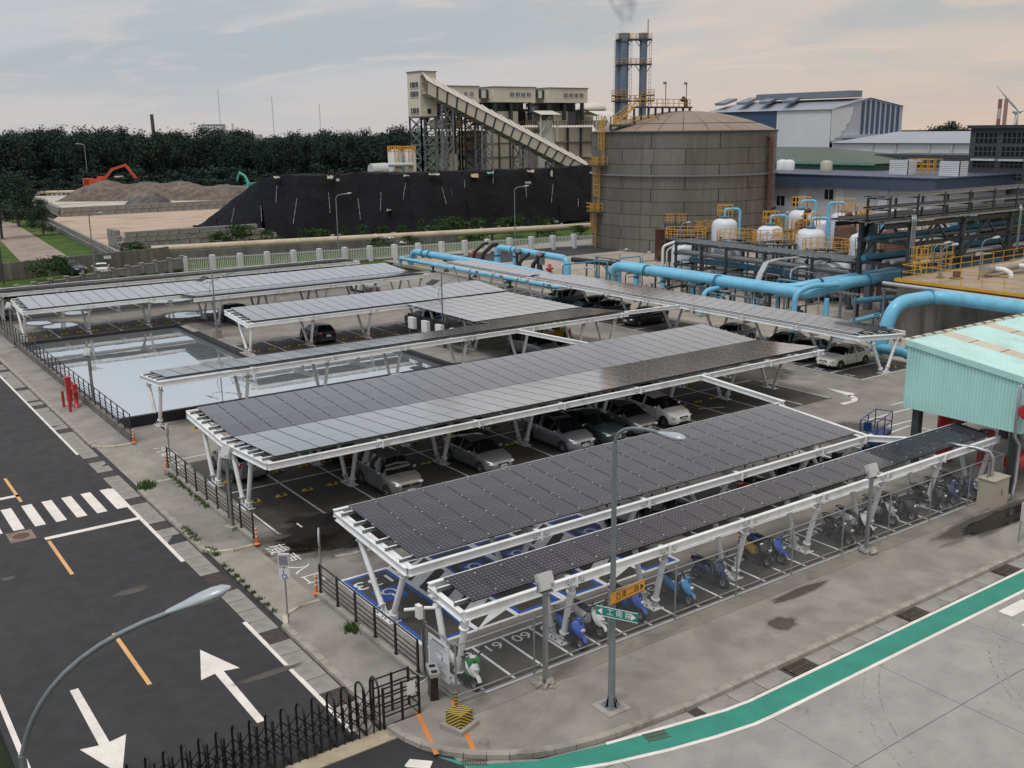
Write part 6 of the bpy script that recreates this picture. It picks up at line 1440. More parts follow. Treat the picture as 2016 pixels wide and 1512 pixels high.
for py in (78, 127, 188, 199):
    z = AD(1246, py, 238).z; m = MB(); c = rt * hw; wl_ = 1.7 if py < 150 else 2.5
    p, q = -c - rt * wl_, c + rt * wl_
    if py == 188: segs = [(p, -c + rt * .5), (c - rt * .3, q)]
    else: segs = [(p, q)]
    for (p_, q_) in segs: m.bar(p_ + Vector((0, 0, z)), q_ + Vector((0, 0, z)), 2.4, .3, 0)
    for s in (-1, 1):
        for e in (-1, 1): m.bar(c * s + Vector((0, 0, z - 2.6)), c * s + rt * e * 1.9 + Vector((0, 0, z - .1)), .14, .14)
    part('platform', m, STRUT, st); m = MB(); nrm = Vector((.58, .81, 0)) * 1.2
    for (p_, q_) in segs:
        n_ = max(3, int((q_ - p_).length / 1.0))
        for sd in (-1, 1):
            for h_ in (.6, 1.2): m.bar(p_ + nrm * sd + Vector((0, 0, z + h_)), q_ + nrm * sd + Vector((0, 0, z + h_)), .07, .07)
            for k in range(n_ + 1): g_ = p_.lerp(q_, k / n_) + nrm * sd; m.bar(g_ + Vector((0, 0, z)), g_ + Vector((0, 0, z + 1.2)), .07, .07)
    part('guard_rail', m, YELL, st)
m = MB()
for (c, e) in ((-rt * hw - rt * 1.9, 0), (rt * hw + rt * 1.5, 0), (-rt * hw + rt * 1.6, 0)):
    for s in (-.22, .22): m.bar(c + rt * s + Vector((0, 0, 20)), c + rt * s + Vector((0, 0, ztop - 1)), .05, .05)
    zz = 20
    while zz < ztop - 1: m.bar(c - rt * .22 + Vector((0, 0, zz)), c + rt * .22 + Vector((0, 0, zz)), .05, .05); zz += .9
part('ladder', m, STRUT_L, st)
m = MB(); c = rt * (hw + .9); m.bar(c + Vector((0, 0, ztop)), c + Vector((0, 0, AD(1271, 38, 238).z)), .12, .12)
for k in range(5): m.bar(c + Vector((-.35, 0, ztop + .8 + .6 * k)), c + Vector((.35, 0, ztop + .8 + .6 * k)), .06, .06)
part('aerial', m, STRUT_L, st)
# steam rising from the stack
t = bpy.data.materials.new('stack_steam'); t.use_nodes = True; nt = t.node_tree; nt.nodes.clear(); o_ = nt.nodes.new('ShaderNodeOutputMaterial'); pv = nt.nodes.new('ShaderNodeVolumePrincipled'); nt.links.new(pv.outputs[0], o_.inputs['Volume'])
pv.inputs['Color'].default_value = (.62, .66, .72, 1); tcn = nt.nodes.new('ShaderNodeTexCoord'); nn_ = nt.nodes.new('ShaderNodeTexNoise'); nn_.inputs['Scale'].default_value = .32; nn_.inputs['Detail'].default_value = 4; nt.links.new(tcn.outputs['Object'], nn_.inputs['Vector'])
mr = nt.nodes.new('ShaderNodeMapRange'); nt.links.new(nn_.outputs['Fac'], mr.inputs[0]); mr.inputs[1].default_value = .42; mr.inputs[2].default_value = .68; mr.inputs[3].default_value = 0.0; mr.inputs[4].default_value = .22; nt.links.new(mr.outputs[0], pv.inputs['Density'])
m = MB(); c = -rt * hw; rs = [(.0, .9, 0), (1.6, 1.4, .1), (4, 2.4, .2), (7, 3.6, -.2), (10, 4.2, -.3), (14, 4.6, .6), (19, 5.4, 2.2)]
m.tube([c + Vector((0, 0, ztop + .6 + h)) + rt * s for h, r, s in rs], [r for h, r, s in rs], 14); sm = part('steam', m, t); sm.location = (sp.x, sp.y, 0); sm['kind'] = 'stuff'; sm['label'] = 'thin grey steam rising from the left stack'

# ------------------------------------------------------------------ big clad tank
TC = Vector((107.2, 107.7, 0)); TR_ = 13.06; TZ = 15.95
def clad_mat():
    t = NT('tank_cladding'); v = t.map((1, 1, .16)); a = t.noise(.28, 6, .6, v); b = t.noise(2.2, 6, .65, v)
    oi = t.n('ShaderNodeObjectInfo'); c = t.mix(oi.outputs['Random'], (.150, .142, .128), (.195, .185, .168))
    c = t.mix(t.math('MULTIPLY', t.rng(a, .42, .7), .55), c, (.115, .100, .082)); c = t.mix(t.math('MULTIPLY', t.rng(b, .5, .72), .4), c, (.29, .275, .25))
    st_ = t.noise(1.6, 5, .7, t.map((1, 1, .03), (7, 1, 0))); c = t.mix(t.math('MULTIPLY', t.rng(st_, .52, .7), .5), c, (.07, .06, .05))
    return t.fin(c, t.rng(b, .3, .7, .42, .6), .35)
CLAD = clad_mat(); tk = thing('insulated_tank', 'huge brown grey clad cylindrical tank with a domed roof', 'tank', TC, 0, None)
def arc_plate(r, a0, a1, z0, z1, n=8, th=.06):
    m = MB(); vs = []
    for i in range(n + 1):
        a = a0 + (a1 - a0) * i / n; c_, s_ = math.cos(a), math.sin(a)
        vs += [(r * c_, r * s_, z0), (r * c_, r * s_, z1), ((r - th) * c_, (r - th) * s_, z0), ((r - th) * c_, (r - th) * s_, z1)]
    fs = []
    for i in range(n): k = 4 * i; fs += [(k, k + 4, k + 5, k + 1)]
    m.add(vs, fs, 0, True)
    for i in range(n): k = 4 * i; m.add([vs[k + 1], vs[k + 5], vs[k + 7], vs[k + 3]], [(0, 1, 2, 3)]); m.add([vs[k], vs[k + 2], vs[k + 6], vs[k + 4]], [(0, 1, 2, 3)])
    m.add(vs[:4], [(0, 1, 3, 2)]); m.add(vs[-4:], [(0, 2, 3, 1)]); return m
m = MB(); m.lathe([(TR_ - .07, 0), (TR_ - .07, TZ)], (0, 0, 0), 72); part('inner_shell', m, M('seam_shadow', (.045, .040, .035), .8), tk)  # dark inner skin behind the open plate joints
zs_ = [0, 1.75, 3.45, 5.1, 6.85, 8.55, 10.25, 11.75, 13.85, 15.9]; na = 9
for i in range(9):
    for k in range(na):
        a0 = 2 * PI * (k + .5 * (i % 2) + .17) / na; part('wall_plate', arc_plate(TR_ + random.uniform(0, .02), a0 + .0045, a0 + 2 * PI / na - .0045, zs_[i] + .035, zs_[i + 1] - .035), CLAD, tk)
m = MB(); m.lathe([(TR_ + .05, 10.2), (TR_ + .38, 10.22), (TR_ + .38, 10.38), (TR_ + .05, 10.40)], (0, 0, 0), 72, 0, False); part('wind_girder', m, STRUT_L, tk)
m = MB(); m.lathe([(TR_ + .04, 15.86), (TR_ + .22, 15.9), (TR_ + .22, 16.08), (TR_ - .2, 16.15)], (0, 0, 0), 72, 0, False); part('eave_ring', m, STRUT, tk)
ROOFM = M('tank_roof_tan', (.25, .195, .155), .6, .1, .08, .35, dirt=(.15, .12, .10), dscale=.2, damt=.5); nr = 24
def dome(f): r = TR_ * f; return r, 16.1 + 2.75 * (1 - f * f)
for k in range(nr):
    a0, a1 = 2 * PI * k / nr + .004, 2 * PI * (k + 1) / nr - .004; m = MB(); vs = []
    for j in range(7):
        r, z = dome(.06 + .94 * j / 6); e = .03 / max(r, .5)
        vs += [(r * math.cos(a0), r * math.sin(a0), z), (r * math.cos(a1), r * math.sin(a1), z)]
    m.add(vs, [(2 * j, 2 * j + 2, 2 * j + 3, 2 * j + 1) for j in range(6)], 0, True); part('roof_plate', m, ROOFM, tk)
m = MB(); m.lathe([(TR_ * f, dome(f)[1] - .05) for f in (1, .8, .6, .4, .2, 0.01)], (0, 0, 0), 48); part('roof_deck', m, bpy.data.materials['seam_shadow'], tk)
m = MB(); r, z = dome(.80); m.tube([(r * math.cos(2 * PI * k / 48), r * math.sin(2 * PI * k / 48), z + .02) for k in range(49)], .035, 4); part('roof_seam', m, STRUT, tk)
# ladder runs with cages and rest platforms up the left flank
def at(a, z, r=TR_): return Vector((r * math.cos(rad(a)), r * math.sin(rad(a)), z))
def ring_rail(m, pts, zs=(.55, 1.1), step=None, th=.035, closed=False):
    for h_ in zs:
        for a, b in zip(pts, pts[1:]): m.tube([a + Vector((0, 0, h_)), b + Vector((0, 0, h_))], th, 4, 0, False)
    for a, b in zip(pts, pts[1:]):
        n_ = max(1, int((b - a).length / (step or 1.0)))
        for k in range(n_ + 1): g_ = a.lerp(b, k / n_); m.tube([g_, g_ + Vector((0, 0, zs[-1]))], th, 4, 0, False)
for (a, z0, z1) in ((161, 0, 5.2), (165.5, 5.2, 11.6), (170.5, 11.6, 17.2)):
    m = MB(); o = at(a, 0, TR_ + .35); tg = Vector((-math.sin(rad(a)), math.cos(rad(a)), 0)); nr_ = Vector((math.cos(rad(a)), math.sin(rad(a)), 0))
    for s in (-.25, .25): m.bar(o + tg * s + Vector((0, 0, z0)), o + tg * s + Vector((0, 0, z1 + 1)), .07, .07)
    z = z0
    while z < z1: m.bar(o - tg * .25 + Vector((0, 0, z)), o + tg * .25 + Vector((0, 0, z)), .045, .045); z += .4
    z = z0 + 2.2
    while z < z1 + 1: m.tube([o + tg * .4 * math.cos(q) + nr_ * .75 * math.sin(q) + Vector((0, 0, z)) for q in [PI * j / 6 for j in range(7)]], .035, 4, 0, False); z += .75
    for j in (0, 1.5, 3, 4.5, 6): q = PI * j / 6; m.bar(o + tg * .4 * math.cos(q) + nr_ * .75 * math.sin(q) + Vector((0, 0, z0 + 2.2)), o + tg * .4 * math.cos(q) + nr_ * .75 * math.sin(q) + Vector((0, 0, z1 + 1)), .05, .05)
    part('caged_ladder', m, YELL, tk)
for (a, z) in ((163, 5.2), (168, 11.6)):
    m = MB(); tg = Vector((-math.sin(rad(a)), math.cos(rad(a)), 0)); nr_ = Vector((math.cos(rad(a)), math.sin(rad(a)), 0)); o = at(a, z, TR_ + .1)
    q = [o - tg * 1.5, o + tg * 1.5, o + tg * 1.5 + nr_ * 1.3, o - tg * 1.5 + nr_ * 1.3]; m.add([p for p in q] + [p - Vector((0, 0, .2)) for p in q], [(0, 1, 2, 3), (7, 6, 5, 4), (0, 4, 5, 1), (1, 5, 6, 2), (2, 6, 7, 3), (3, 7, 4, 0)]); part('rest_platform', m, STRUT, tk)
    m = MB(); ring_rail(m, [q[0], q[3], q[2], q[1]], (.55, 1.1), .6); part('guard_rail', m, YELL, tk)
# roof landing, stair and gantry to the crown
A0 = at(178, 17.0, TR_ - 1.2); tg = Vector((.81, -.58, 0)); q = [A0 - tg * 1.2 - Vector((.58, .81, 0)) * .9, A0 + tg * 5.2 - Vector((.58, .81, 0)) * .9, A0 + tg * 5.2 + Vector((.58, .81, 0)) * .9, A0 - tg * 1.2 + Vector((.58, .81, 0)) * .9]
for p in q: p.z = 17.0
m = MB(); m.add(q + [p - Vector((0, 0, .25)) for p in q], [(0, 1, 2, 3), (7, 6, 5, 4), (0, 4, 5, 1), (1, 5, 6, 2), (2, 6, 7, 3), (3, 7, 4, 0)])
for u in range(6):
    for (a, b) in ((q[0], q[1]), (q[3], q[2])): g_ = a.lerp(b, u / 5); m.bar(g_, g_ - Vector((0, 0, 1.3)), .14, .14)
part('roof_landing', m, STRUT, tk); m = MB(); ring_rail(m, [q[3], q[0], q[1], q[2], q[3]], (.55, 1.1), .7); part('guard_rail', m, YELL, tk)
g0, g1 = q[0].lerp(q[3], .5) + tg * 3.2, Vector((0, 0, 19.3)) + tg * .8; g0.z = 19.3; s0 = q[0].lerp(q[3], .5) + tg * .3
m = MB(); m.bar(g0, g1, 1.1, .22)
for u in range(9):
    g_ = g0.lerp(g1, u / 8); rr_ = math.hypot(g_.x, g_.y); zr = 16.1 + 2.75 * (1 - (rr_ / TR_) ** 2)
    for s in (-.4, .4): m.bar(g_ + Vector((.58, .81, 0)) * s, Vector((g_.x, g_.y, zr - .1)) + Vector((.58, .81, 0)) * s, .15, .15)
part('roof_gantry', m, STRUT, tk); m = MB()
for s in (-.5, .5): ring_rail(m, [g0 + Vector((.58, .81, 0)) * s, g1 + Vector((.58, .81, 0)) * s], (.55, 1.1), 1.0)
part('guard_rail', m, YELL, tk)
m = MB()
for s in (-.45, .45): m.bar(s0 + Vector((.58, .81, 0)) * s, g0 + Vector((.58, .81, 0)) * s, .08, .25); m.bar(s0 + Vector((.58, .81, 0)) * s + Vector((0, 0, 1.0)), g0 + Vector((.58, .81, 0)) * s + Vector((0, 0, 1.0)), .08, .08); m.bar(s0 + Vector((.58, .81, 0)) * s + Vector((0, 0, .5)), g0 + Vector((.58, .81, 0)) * s + Vector((0, 0, .5)), .06, .06)
for u in range(11): g_ = s0.lerp(g0, u / 10); m.bar(g_ - Vector((.58, .81, 0)) * .45, g_ + Vector((.58, .81, 0)) * .45, .28, .05)
part('roof_stair', m, YELL, tk)
for u in (.55, .93):
    g_ = g0.lerp(g1, u); m = MB(); m.bar(g_, g_ + Vector((0, 0, 3.3)), .09, .09); m.ell(g_ + Vector((-.2, 0, 3.3)), .35, .2, .2, 8, 5); part('roof_lamp', m, STRUT_L, tk)
m = MB(); m.tube([g1 + Vector((-.8, 0, 0)), g1 + Vector((-.8, 0, 1.0)), g1 + Vector((-1.3, 0, 1.3)), g1 + Vector((-1.6, 0, .9))], .28, 8); part('vent', m, RUST, tk)
for a, zz in ((286, (14.6, 0)),):
    b = at(a, 0, TR_ + .45); i_ = at(a, 0, TR_ - .1); m = MB(); m.tube([i_ + Vector((0, 0, 15.1)), b + Vector((0, 0, 15.1)), b + Vector((0, 0, 14.6)), b], .34, 10); part('overflow_pipe', m, RUST, tk)
    m = MB(); m.bar(i_ + Vector((0, 0, 12.2)), b + Vector((0, 0, 13.2)), .4, .3); part('pipe_bracket', m, STRUT, tk)

# ------------------------------------------------------------------ warehouses and offices on the right
def shed(name, label, cat, base, group=None): return thing(name, label, cat, base, 0, group, world=True)
Xw = 190.0; eL, eR = AX(1436, 232, Xw), AX(1637, 215, Xw); Yw = eR.y; cR = AY(1778, 209, Yw); rg = AY(1712, 193, Yw); bz = 0
LBL = M('pale_blue_sheet', (.42, .46, .52), .5, 0, .06, .3); NAV = M('navy_sheet', (.045, .085, .165), .5, 0, .1, .3); WHS = M('white_sheet', (.66, .68, .71), .5, 0, .05, .2); ROOF_G = M('grey_sheet_roof', (.30, .33, .385), .45, .1, .08, .2, stretch=(1, 1, 1))
w = shed('warehouse', 'large white and blue warehouse with a striped gable end', 'warehouse', (Xw, Yw, 0)); ye = eL.y; ym = AX(1530, 220, Xw).y
m = MB(); m.box(Xw, Xw + 1, Yw, ym, 0, eR.z); part('wall', m, WHS, w, label='white long wall'); m = MB(); m.box(Xw, Xw + 1, ym, ye + 8, 0, eR.z); part('wall', m, NAV, w, label='navy part of the long wall')
m = MB(); m.poly([(Xw, Yw, 0), (cR.x, Yw, 0), (cR.x, Yw, cR.z), (rg.x, Yw, rg.z), (Xw, Yw, eR.z)]); m.poly([(cR.x, Yw, 0), (cR.x, ye, 0), (cR.x, ye, cR.z), (cR.x, Yw, cR.z)]); part('gable_wall', m, LBL, w)
m = MB(); m.poly([(Xw - .4, Yw - .3, eR.z), (rg.x, Yw - .3, rg.z + .1), (rg.x, ye + 8, rg.z + .1), (Xw - .4, ye + 8, eR.z)]); m.poly([(rg.x, Yw - .3, rg.z + .1), (cR.x + .4, Yw - .3, cR.z), (cR.x + .4, ye + 8, cR.z), (rg.x, ye + 8, rg.z + .1)]); part('roof', m, ROOF_G, w)
for k in range(8):
    px = 1693 + 9.8 * k; a, b = AY(px, 264, Yw), AY(px + 5.2, 264, Yw); zt = lambda x: (eR.z + (rg.z - eR.z) * (x - Xw) / (rg.x - Xw)) if x < rg.x else rg.z + (cR.z - rg.z) * (x - rg.x) / (cR.x - rg.x)
    m = MB(); m.add([(a.x, Yw - .12, a.z), (b.x, Yw - .12, a.z), (b.x, Yw - .12, zt(b.x) - .3), (a.x, Yw - .12, zt(a.x) - .3), (a.x, Yw, a.z), (b.x, Yw, a.z), (b.x, Yw, zt(b.x) - .3), (a.x, Yw, zt(a.x) - .3)], [(0, 1, 2, 3), (0, 3, 7, 4), (1, 5, 6, 2)]); part('stripe', m, NAV, w)
a, b = AY(1658, 272, Yw), AY(1772, 264, Yw); m = MB(); m.box(a.x, b.x, Yw - 1.2, Yw, a.z, b.z); part('canopy', m, LBL, w)
stp = [(1641, 278), (1644, 272), (1655, 270), (1657, 258), (1664, 256), (1667, 244), (1673, 242), (1676, 228), (1679, 226), (1680, 210)]
m = MB(); pp = [AY(*p, Yw - .1) for p in stp]; pp2 = [Vector((Xw, Yw - .1, eR.z)), Vector((Xw, Yw - .1, pp[0].z))]; m.poly([Vector((p.x, Yw - .1, p.z)) for p in pp] + [pp2[0], pp2[1]]); part('unpainted_cladding', m, WHS, w)
for k in range(4): c = rg.lerp(Vector((Xw, Yw, eR.z)), .45); y_ = Yw + 14 + 7 * k; m = MB(); m.bar((c.x - 5, y_, c.z + .6), (c.x + 6, y_ + 6, c.z + 2.0), 2.4, .6); part('ridge_vent', m, M('vent_grey_blue', (.17, .20, .25), .5), w)
m = MB(); m.bar((rg.x - 2, Yw + 2, rg.z + 1), (rg.x - 2, ye, rg.z + 1), 4, 1.4); part('ridge_vent', m, bpy.data.materials['vent_grey_blue'], w)
p = AX(1462, 222, Xw + 20); m = MB(); m.box(Xw + 18, Xw + 26, ye - 10, ye + 2, 10, AX(1462, 209, Xw + 20).z); part('roof_room', m, NAV, w)
# long white shed
X2 = 172.0; a, b = AX(1640, 281, X2), AX(1912, 277, X2); w = shed('long_shed', 'long white shed with a pale grey roof behind the dark flat roofed building', 'shed', (X2, b.y, 0)); zr = AX(1780, 259, X2 + 14).z
m = MB(); m.box(X2, X2 + 26, b.y - 12, a.y, 0, a.z); part('wall', m, WHS, w)
m = MB(); ya, yb = a.y + .5, b.y - 12; m.poly([(X2 - .6, ya, a.z), (X2 - .6, yb, a.z), (X2 + 13, yb, zr), (X2 + 13, ya - 6, zr)][::-1]); m.poly([(X2 + 13, ya - 6, zr), (X2 + 13, yb, zr), (X2 + 27, yb, a.z), (X2 + 27, ya, a.z)][::-1]); m.poly([(X2 - .6, ya, a.z), (X2 + 13, ya - 6, zr), (X2 + 27, ya, a.z)]); part('roof', m, ROOF_G, w)
for py in (1718, 1764, 1830, 1875): q_ = AX(py, 282, X2 - .2); m = MB(); m.bar((X2 - .2, q_.y, 4), (X2 - .2, q_.y, q_.z), .3, .3); part('downpipe', m, M_GREYP, w)
# green shed
X3 = 139.0; a, b = AX(1520, 318, X3), AX(1722, 317, X3); zr = AX(1590, 289, X3 + 12).z; GRN = M('green_sheet', (.065, .125, .085), .55, 0, .08, .3); GRNR = M('green_sheet_roof', (.055, .085, .07), .5, .1, .1, .3)
w = shed('green_shed', 'dull green shed with a dark green hipped roof', 'shed', (X3, b.y, 0)); m = MB(); m.box(X3, X3 + 22, b.y, a.y + 20, 0, a.z); part('wall', m, GRN, w)
yh = AX(1625, 289, X3 + 11).y
m = MB(); m.poly([(X3 - .5, b.y - .5, a.z), (X3 - .5, a.y + 20, a.z), (X3 + 11, a.y + 20, zr), (X3 + 11, yh, zr)]); m.poly([(X3 - .5, b.y - .5, a.z), (X3 + 11, yh, zr), (X3 + 22.5, b.y - .5, a.z)]); part('roof', m, GRNR, w)
m = MB(); m.box(X3 - .62, X3 - .5, b.y - .5, a.y + 20, a.z - .25, a.z + .12); part('gutter', m, M('gutter_green', (.13, .3, .2), .5), w)
# dark flat roofed building and dark office block
DGR = M('charcoal_render', (.055, .058, .066), .65, 0, .1, .5); X4 = 150.0
a, b = AX(1722, 303, X4), AX(1912, 301, X4); w = shed('flat_roofed_building', 'charcoal flat roofed building between the green shed and the office block', 'building', (X4, b.y, 0)); m = MB(); m.box(X4, X4 + 10, b.y - 4, a.y, 0, a.z); m.box(X4 - .3, X4, a.y - 9, a.y, a.z - 1.2, a.z - .8, 1); part('wall', m, [DGR, M_GREYP], w)
for px in (1737, 1758, 1772): q_ = AX(px, 322, X4 - .1); m = MB(); m.box(X4 - .1, X4 + .1, q_.y - 1.0, q_.y + 1.0, q_.z - .9, q_.z + .9, 1); m.box(X4 - .14, X4 - .09, q_.y - .05, q_.y + .05, q_.z - .9, q_.z + .9, 0); m.box(X4 - .14, X4 - .09, q_.y - 1, q_.y + 1, q_.z - .05, q_.z + .05, 0); part('window', m, [WFR, DWIN], w)
X5 = 142.0; a, b = AX(1912, 253, X5), AX(2040, 250, X5); w = shed('office_block', 'charcoal office block with rows of recessed windows at the right edge', 'office building', (X5, b.y, 0)); yb = b.y - 20
m = MB(); m.box(X5, X5 + 12, yb, a.y, 0, a.z); m.box(X5 - .5, X5 + 12.3, yb, a.y + .3, a.z, a.z + .45, 1); part('wall', m, [DGR, M('parapet_grey', (.035, .036, .04), .6)], w)
for r_, (pt, pb) in enumerate(((262, 281), (289, 307), (317, 329), (341, 352))):
    for c_ in range(4):
        y1_ = a.y - .8 - c_ * 4.1; zt, zb = AX(1950, pt, X5).z, AX(1950, pb, X5).z; lit = (r_ == 2) or (r_ == 1 and c_ == 2)
        m = MB(); m.box(X5 - .05, X5 + .2, y1_ - 3.4, y1_, zb, zt, 1)
        for k in range(6): m.box(X5 - .11, X5 - .045, y1_ - 3.4 + k * .68 - .04, y1_ - 3.4 + k * .68 + .04, zb, zt, 0)
        m.box(X5 - .11, X5 - .045, y1_ - 3.4, y1_, (zb + zt) / 2 - .04, (zb + zt) / 2 + .04, 0); part('window', m, [M('mullion_green', (.09, .13, .125), .5) if not (r_ or c_) else bpy.data.materials['mullion_green'], DWIN], w)
        if lit: m = MB(); m.box(X5 - .6, X5, y1_ - 3.5, y1_ + .1, zt + .05, zt + .3); part('awning', m, WFR, w)
# low office with navy fascia in front of them
X6 = 124.0; A_, B_ = AX(1515, 342, X6), AX(1838, 352, X6); w = shed('low_office', 'long low white building with a navy fascia and rooftop water tanks', 'building', (X6, B_.y, 0)); zf = B_.z; zc_ = AX(1838, 378, X6).z
WR = M('pale_render', (.50, .52, .57), .6, 0, .05, .3); FAS = M('navy_fascia', (.055, .075, .125), .5, 0, .06, .3)
m = MB(); m.box(X6, X6 + 26, B_.y, A_.y + 8, 0, zc_); part('wall', m, WR, w); m = MB(); m.box(X6 - 1.0, X6 + 27, B_.y - 1.0, A_.y + 8, zc_, zf); m.box(X6 - 1.15, X6 + 27.1, B_.y - 1.15, A_.y + 8, zf, zf + .12); part('fascia', m, FAS, w)
for px in (1582, 1655, 1740, 1812): q_ = AX(px, 400, X6); m = MB(); m.box(X6 - .35, X6, q_.y - .7, q_.y + .7, 0, zc_); part('pilaster', m, WR, w)
for (px, py) in ((1537, 395), (1567, 396), (1632, 383), (1700, 430)): q_ = AX(px, py, X6); m = MB(); m.box(X6 - .03, X6 + .2, q_.y - .75, q_.y + .75, q_.z - .7, q_.z + .7, 1); m.box(X6 - .08, X6 - .025, q_.y - .04, q_.y + .04, q_.z - .7, q_.z + .7, 0); part('window', m, [WFR, DWIN], w)
for (px, lab) in ((1768, 'white louvred rooftop screen, left of two'), (1868, 'white louvred rooftop screen, right of two')):
    q_ = AX(px, 345, X6 + 6); z0_ = zf + .12; t = thing('rooftop_screen', lab, 'screen', (q_.x, q_.y, z0_), 0, 'white rooftop screens', world=True)
    for k in range(8): m = MB(); m.box(q_.x, q_.x + .12, q_.y - 1.5, q_.y + 1.5, z0_ + .25 * k, z0_ + .25 * k + .2); m.box(q_.x, q_.x + 2, q_.y - 1.5, q_.y - 1.4, z0_ + .25 * k, z0_ + .25 * k + .2); part('louvre', m, WHS, t)
t = thing('rooftop_plant', 'yellow railed plant frame on the low office roof', 'roof frame', (X6 + 8, AX(1812, 340, X6 + 8).y, zf), 0, None, world=True); q_ = AX(1812, 340, X6 + 8); m = MB()
for dy in (-2, -1, 0, 1, 2):
    for dx_ in (0, 2): m.bar((q_.x + dx_, q_.y + dy, zf), (q_.x + dx_, q_.y + dy, zf + 2.2), .09, .09)
for h_ in (.9, 1.5, 2.2):
    for dx_ in (0, 2): m.bar((q_.x + dx_, q_.y - 2, zf + h_), (q_.x + dx_, q_.y + 2, zf + h_), .09, .09)
part('frame', m, YELL, t)
for (px, lab) in ((1553, 'small round rooftop tank'), (1627, 'cream round rooftop tank'), (1540, 'squat rooftop cooling drum')): q_ = AX(px, 330, X6 + 9); m = MB(); m.lathe([(.9, 0), (.9, 1.3), (.5, 1.6), (0, 1.65)], (q_.x, q_.y, zf + .12), 14); single('rooftop_tank', m, BEI if 'cream' in lab else WHS, lab + ' on the low white building', 'tank', 'rooftop tanks', base=(q_.x, q_.y, zf + .12))
# distant red banded chimneys and a wind turbine
for (px, pt, pb, lab, c_) in ((1964, 195, 252, 'red and white banded chimney, left of two', 0), (1976, 194, 252, 'brick red chimney, right of two', 1)):
    p = AD(px, pb, 600); zt = AD(px, pt, 600).z; t = thing('chimney', lab, 'chimney', (p.x, p.y, 0), 0, 'distant chimneys by the wind turbine')
    for k in range(6): m = MB(); m.tube([(0, 0, zt * k / 6), (0, 0, zt * (k + 1) / 6)], .95, 10); part('band', m, M('chimney_red', (.30, .13, .14), .7) if (k % 2 and not c_) else (M('chimney_white', (.55, .45, .45), .7) if not c_ else M('chimney_brick', (.36, .22, .20), .7)), t)
p = AD(1998, 260, 900); t = thing('wind_turbine', 'white wind turbine far behind the office block', 'wind turbine', (p.x, p.y, 0), 0, None); hub = AD(1998, 220, 900).z; WTW = M('turbine_white', (.62, .62, .63), .4)
m = MB(); m.tube([(0, 0, 0), (0, 0, hub)], [2.2, 1.2], 10); part('tower', m, WTW, t); m = MB(); m.ell((0, 0, hub), 2.2, 4, 2, 8, 6); part('nacelle', m, WTW, t); fwd = Vector((-.66, -.75, 0)) * 4; rt2 = Vector((.81, -.58, 0))
for a in (135, 255, 15): d_ = rt2 * math.cos(rad(a)) + Vector((0, 0, math.sin(rad(a)))); m = MB(); c_ = fwd + Vector((0, 0, hub)); m.tube([c_, c_ + d_ * 8, c_ + d_ * 27], [.5, 1.1, .2], 6); part('blade', m, WTW, t)
# ================================================================== pipe yard
def pipe(name_label, pts, r, mat, cat='pipe', group='pale blue process pipes', n=14, bands=(), bend_r=None, supports=(), smat=None, flanges=()):
    """a run of pipe with rounded elbows; painted bands, bolted flanges and post supports are parts"""
    P = [Vector(p) for p in pts]; out = [P[0]]; br = bend_r or r * 2.6
    for i in range(1, len(P) - 1):
        a, b, c = P[i - 1], P[i], P[i + 1]; u = min(br, (a - b).length * .48, (c - b).length * .48)
        p0, p2 = b + (a - b).normalized() * u, b + (c - b).normalized() * u; out += bend(p0, b, p2, 6)
    out.append(P[-1]); base = Vector((P[0].x, P[0].y, 0))
    t = thing('process_pipe', name_label, cat, base, 0, group, world=True)
    m = MB(); m.tube(out, r, n); part('pipe_run', m, mat, t)
    for (i, f) in bands:
        a, b = P[i], P[i + 1]; g_ = a.lerp(b, f); d = (b - a).normalized(); m = MB(); m.tube([g_ - d * .12, g_ + d * .12], r + .012, n); part('painted_band', m, BAND, t)
    for (i, f) in flanges:
        a, b = P[i], P[i + 1]; g_ = a.lerp(b, f); d = (b - a).normalized(); m = MB()
        for s in (-.13, .06): m.tube([g_ + d * s, g_ + d * (s + .07)], r * 1.25, n)
        part('flange', m, mat if mat is not PIPE_B else PIPE_BD, t)
    for (i, f) in supports:
        g_ = P[i].lerp(P[i + 1], f); m = MB(); m.bar((g_.x, g_.y, 0), (g_.x, g_.y, g_.z - r), .2, .2); m.cbox((g_.x, g_.y, g_.z - r - .04), r * 1.6, r * 1.6, .08); m.cbox((g_.x, g_.y, .1), .5, .5, .2); part('support', m, smat or STRUT, t)
    return t
pipe('thick pale blue pipe entering the lot corner beyond the far carports', [(64.3, 112.5, .2), (64.3, 111.6, 1.75), (64.3, 86.0, 1.75), (66.5, 84.0, .9)], .42, PIPE_B, flanges=((1, .1), (1, .16)), supports=((1, .3), (1, .55), (1, .8)))
pipe('thinner pale blue pipe running low beside the dark carport', [(62.75, 112.4, .1), (62.75, 112.4, .95), (62.75, 80.5, .95), (69.5, 79.6, .95)], .24, PIPE_B, flanges=((1, .97),), supports=((1, .25), (1, .5), (1, .75)))
pipe('pale blue loop of pipe standing over the black pumps', [(71.3, 103.2, .2), (71.3, 103.2, 2.5), (71.3, 89.3, 2.35), (71.3, 89.3, .15)], .38, PIPE_B, bands=((0, .55), (1, .24), (1, .30)), flanges=((0, .1), (2, .9)))
pipe('short pale blue riser under the blue loop', [(71.3, 99.3, .2), (71.3, 99.3, 2.2)], .36, PIPE_B, bands=((0, .75),), flanges=((0, .12),))
pipe('black pipe leaving the blue loop toward the tank', [(71.5, 88.7, 2.3), (74.5, 76.0, 2.2)], .3, PIPE_K, group='black process pipes')
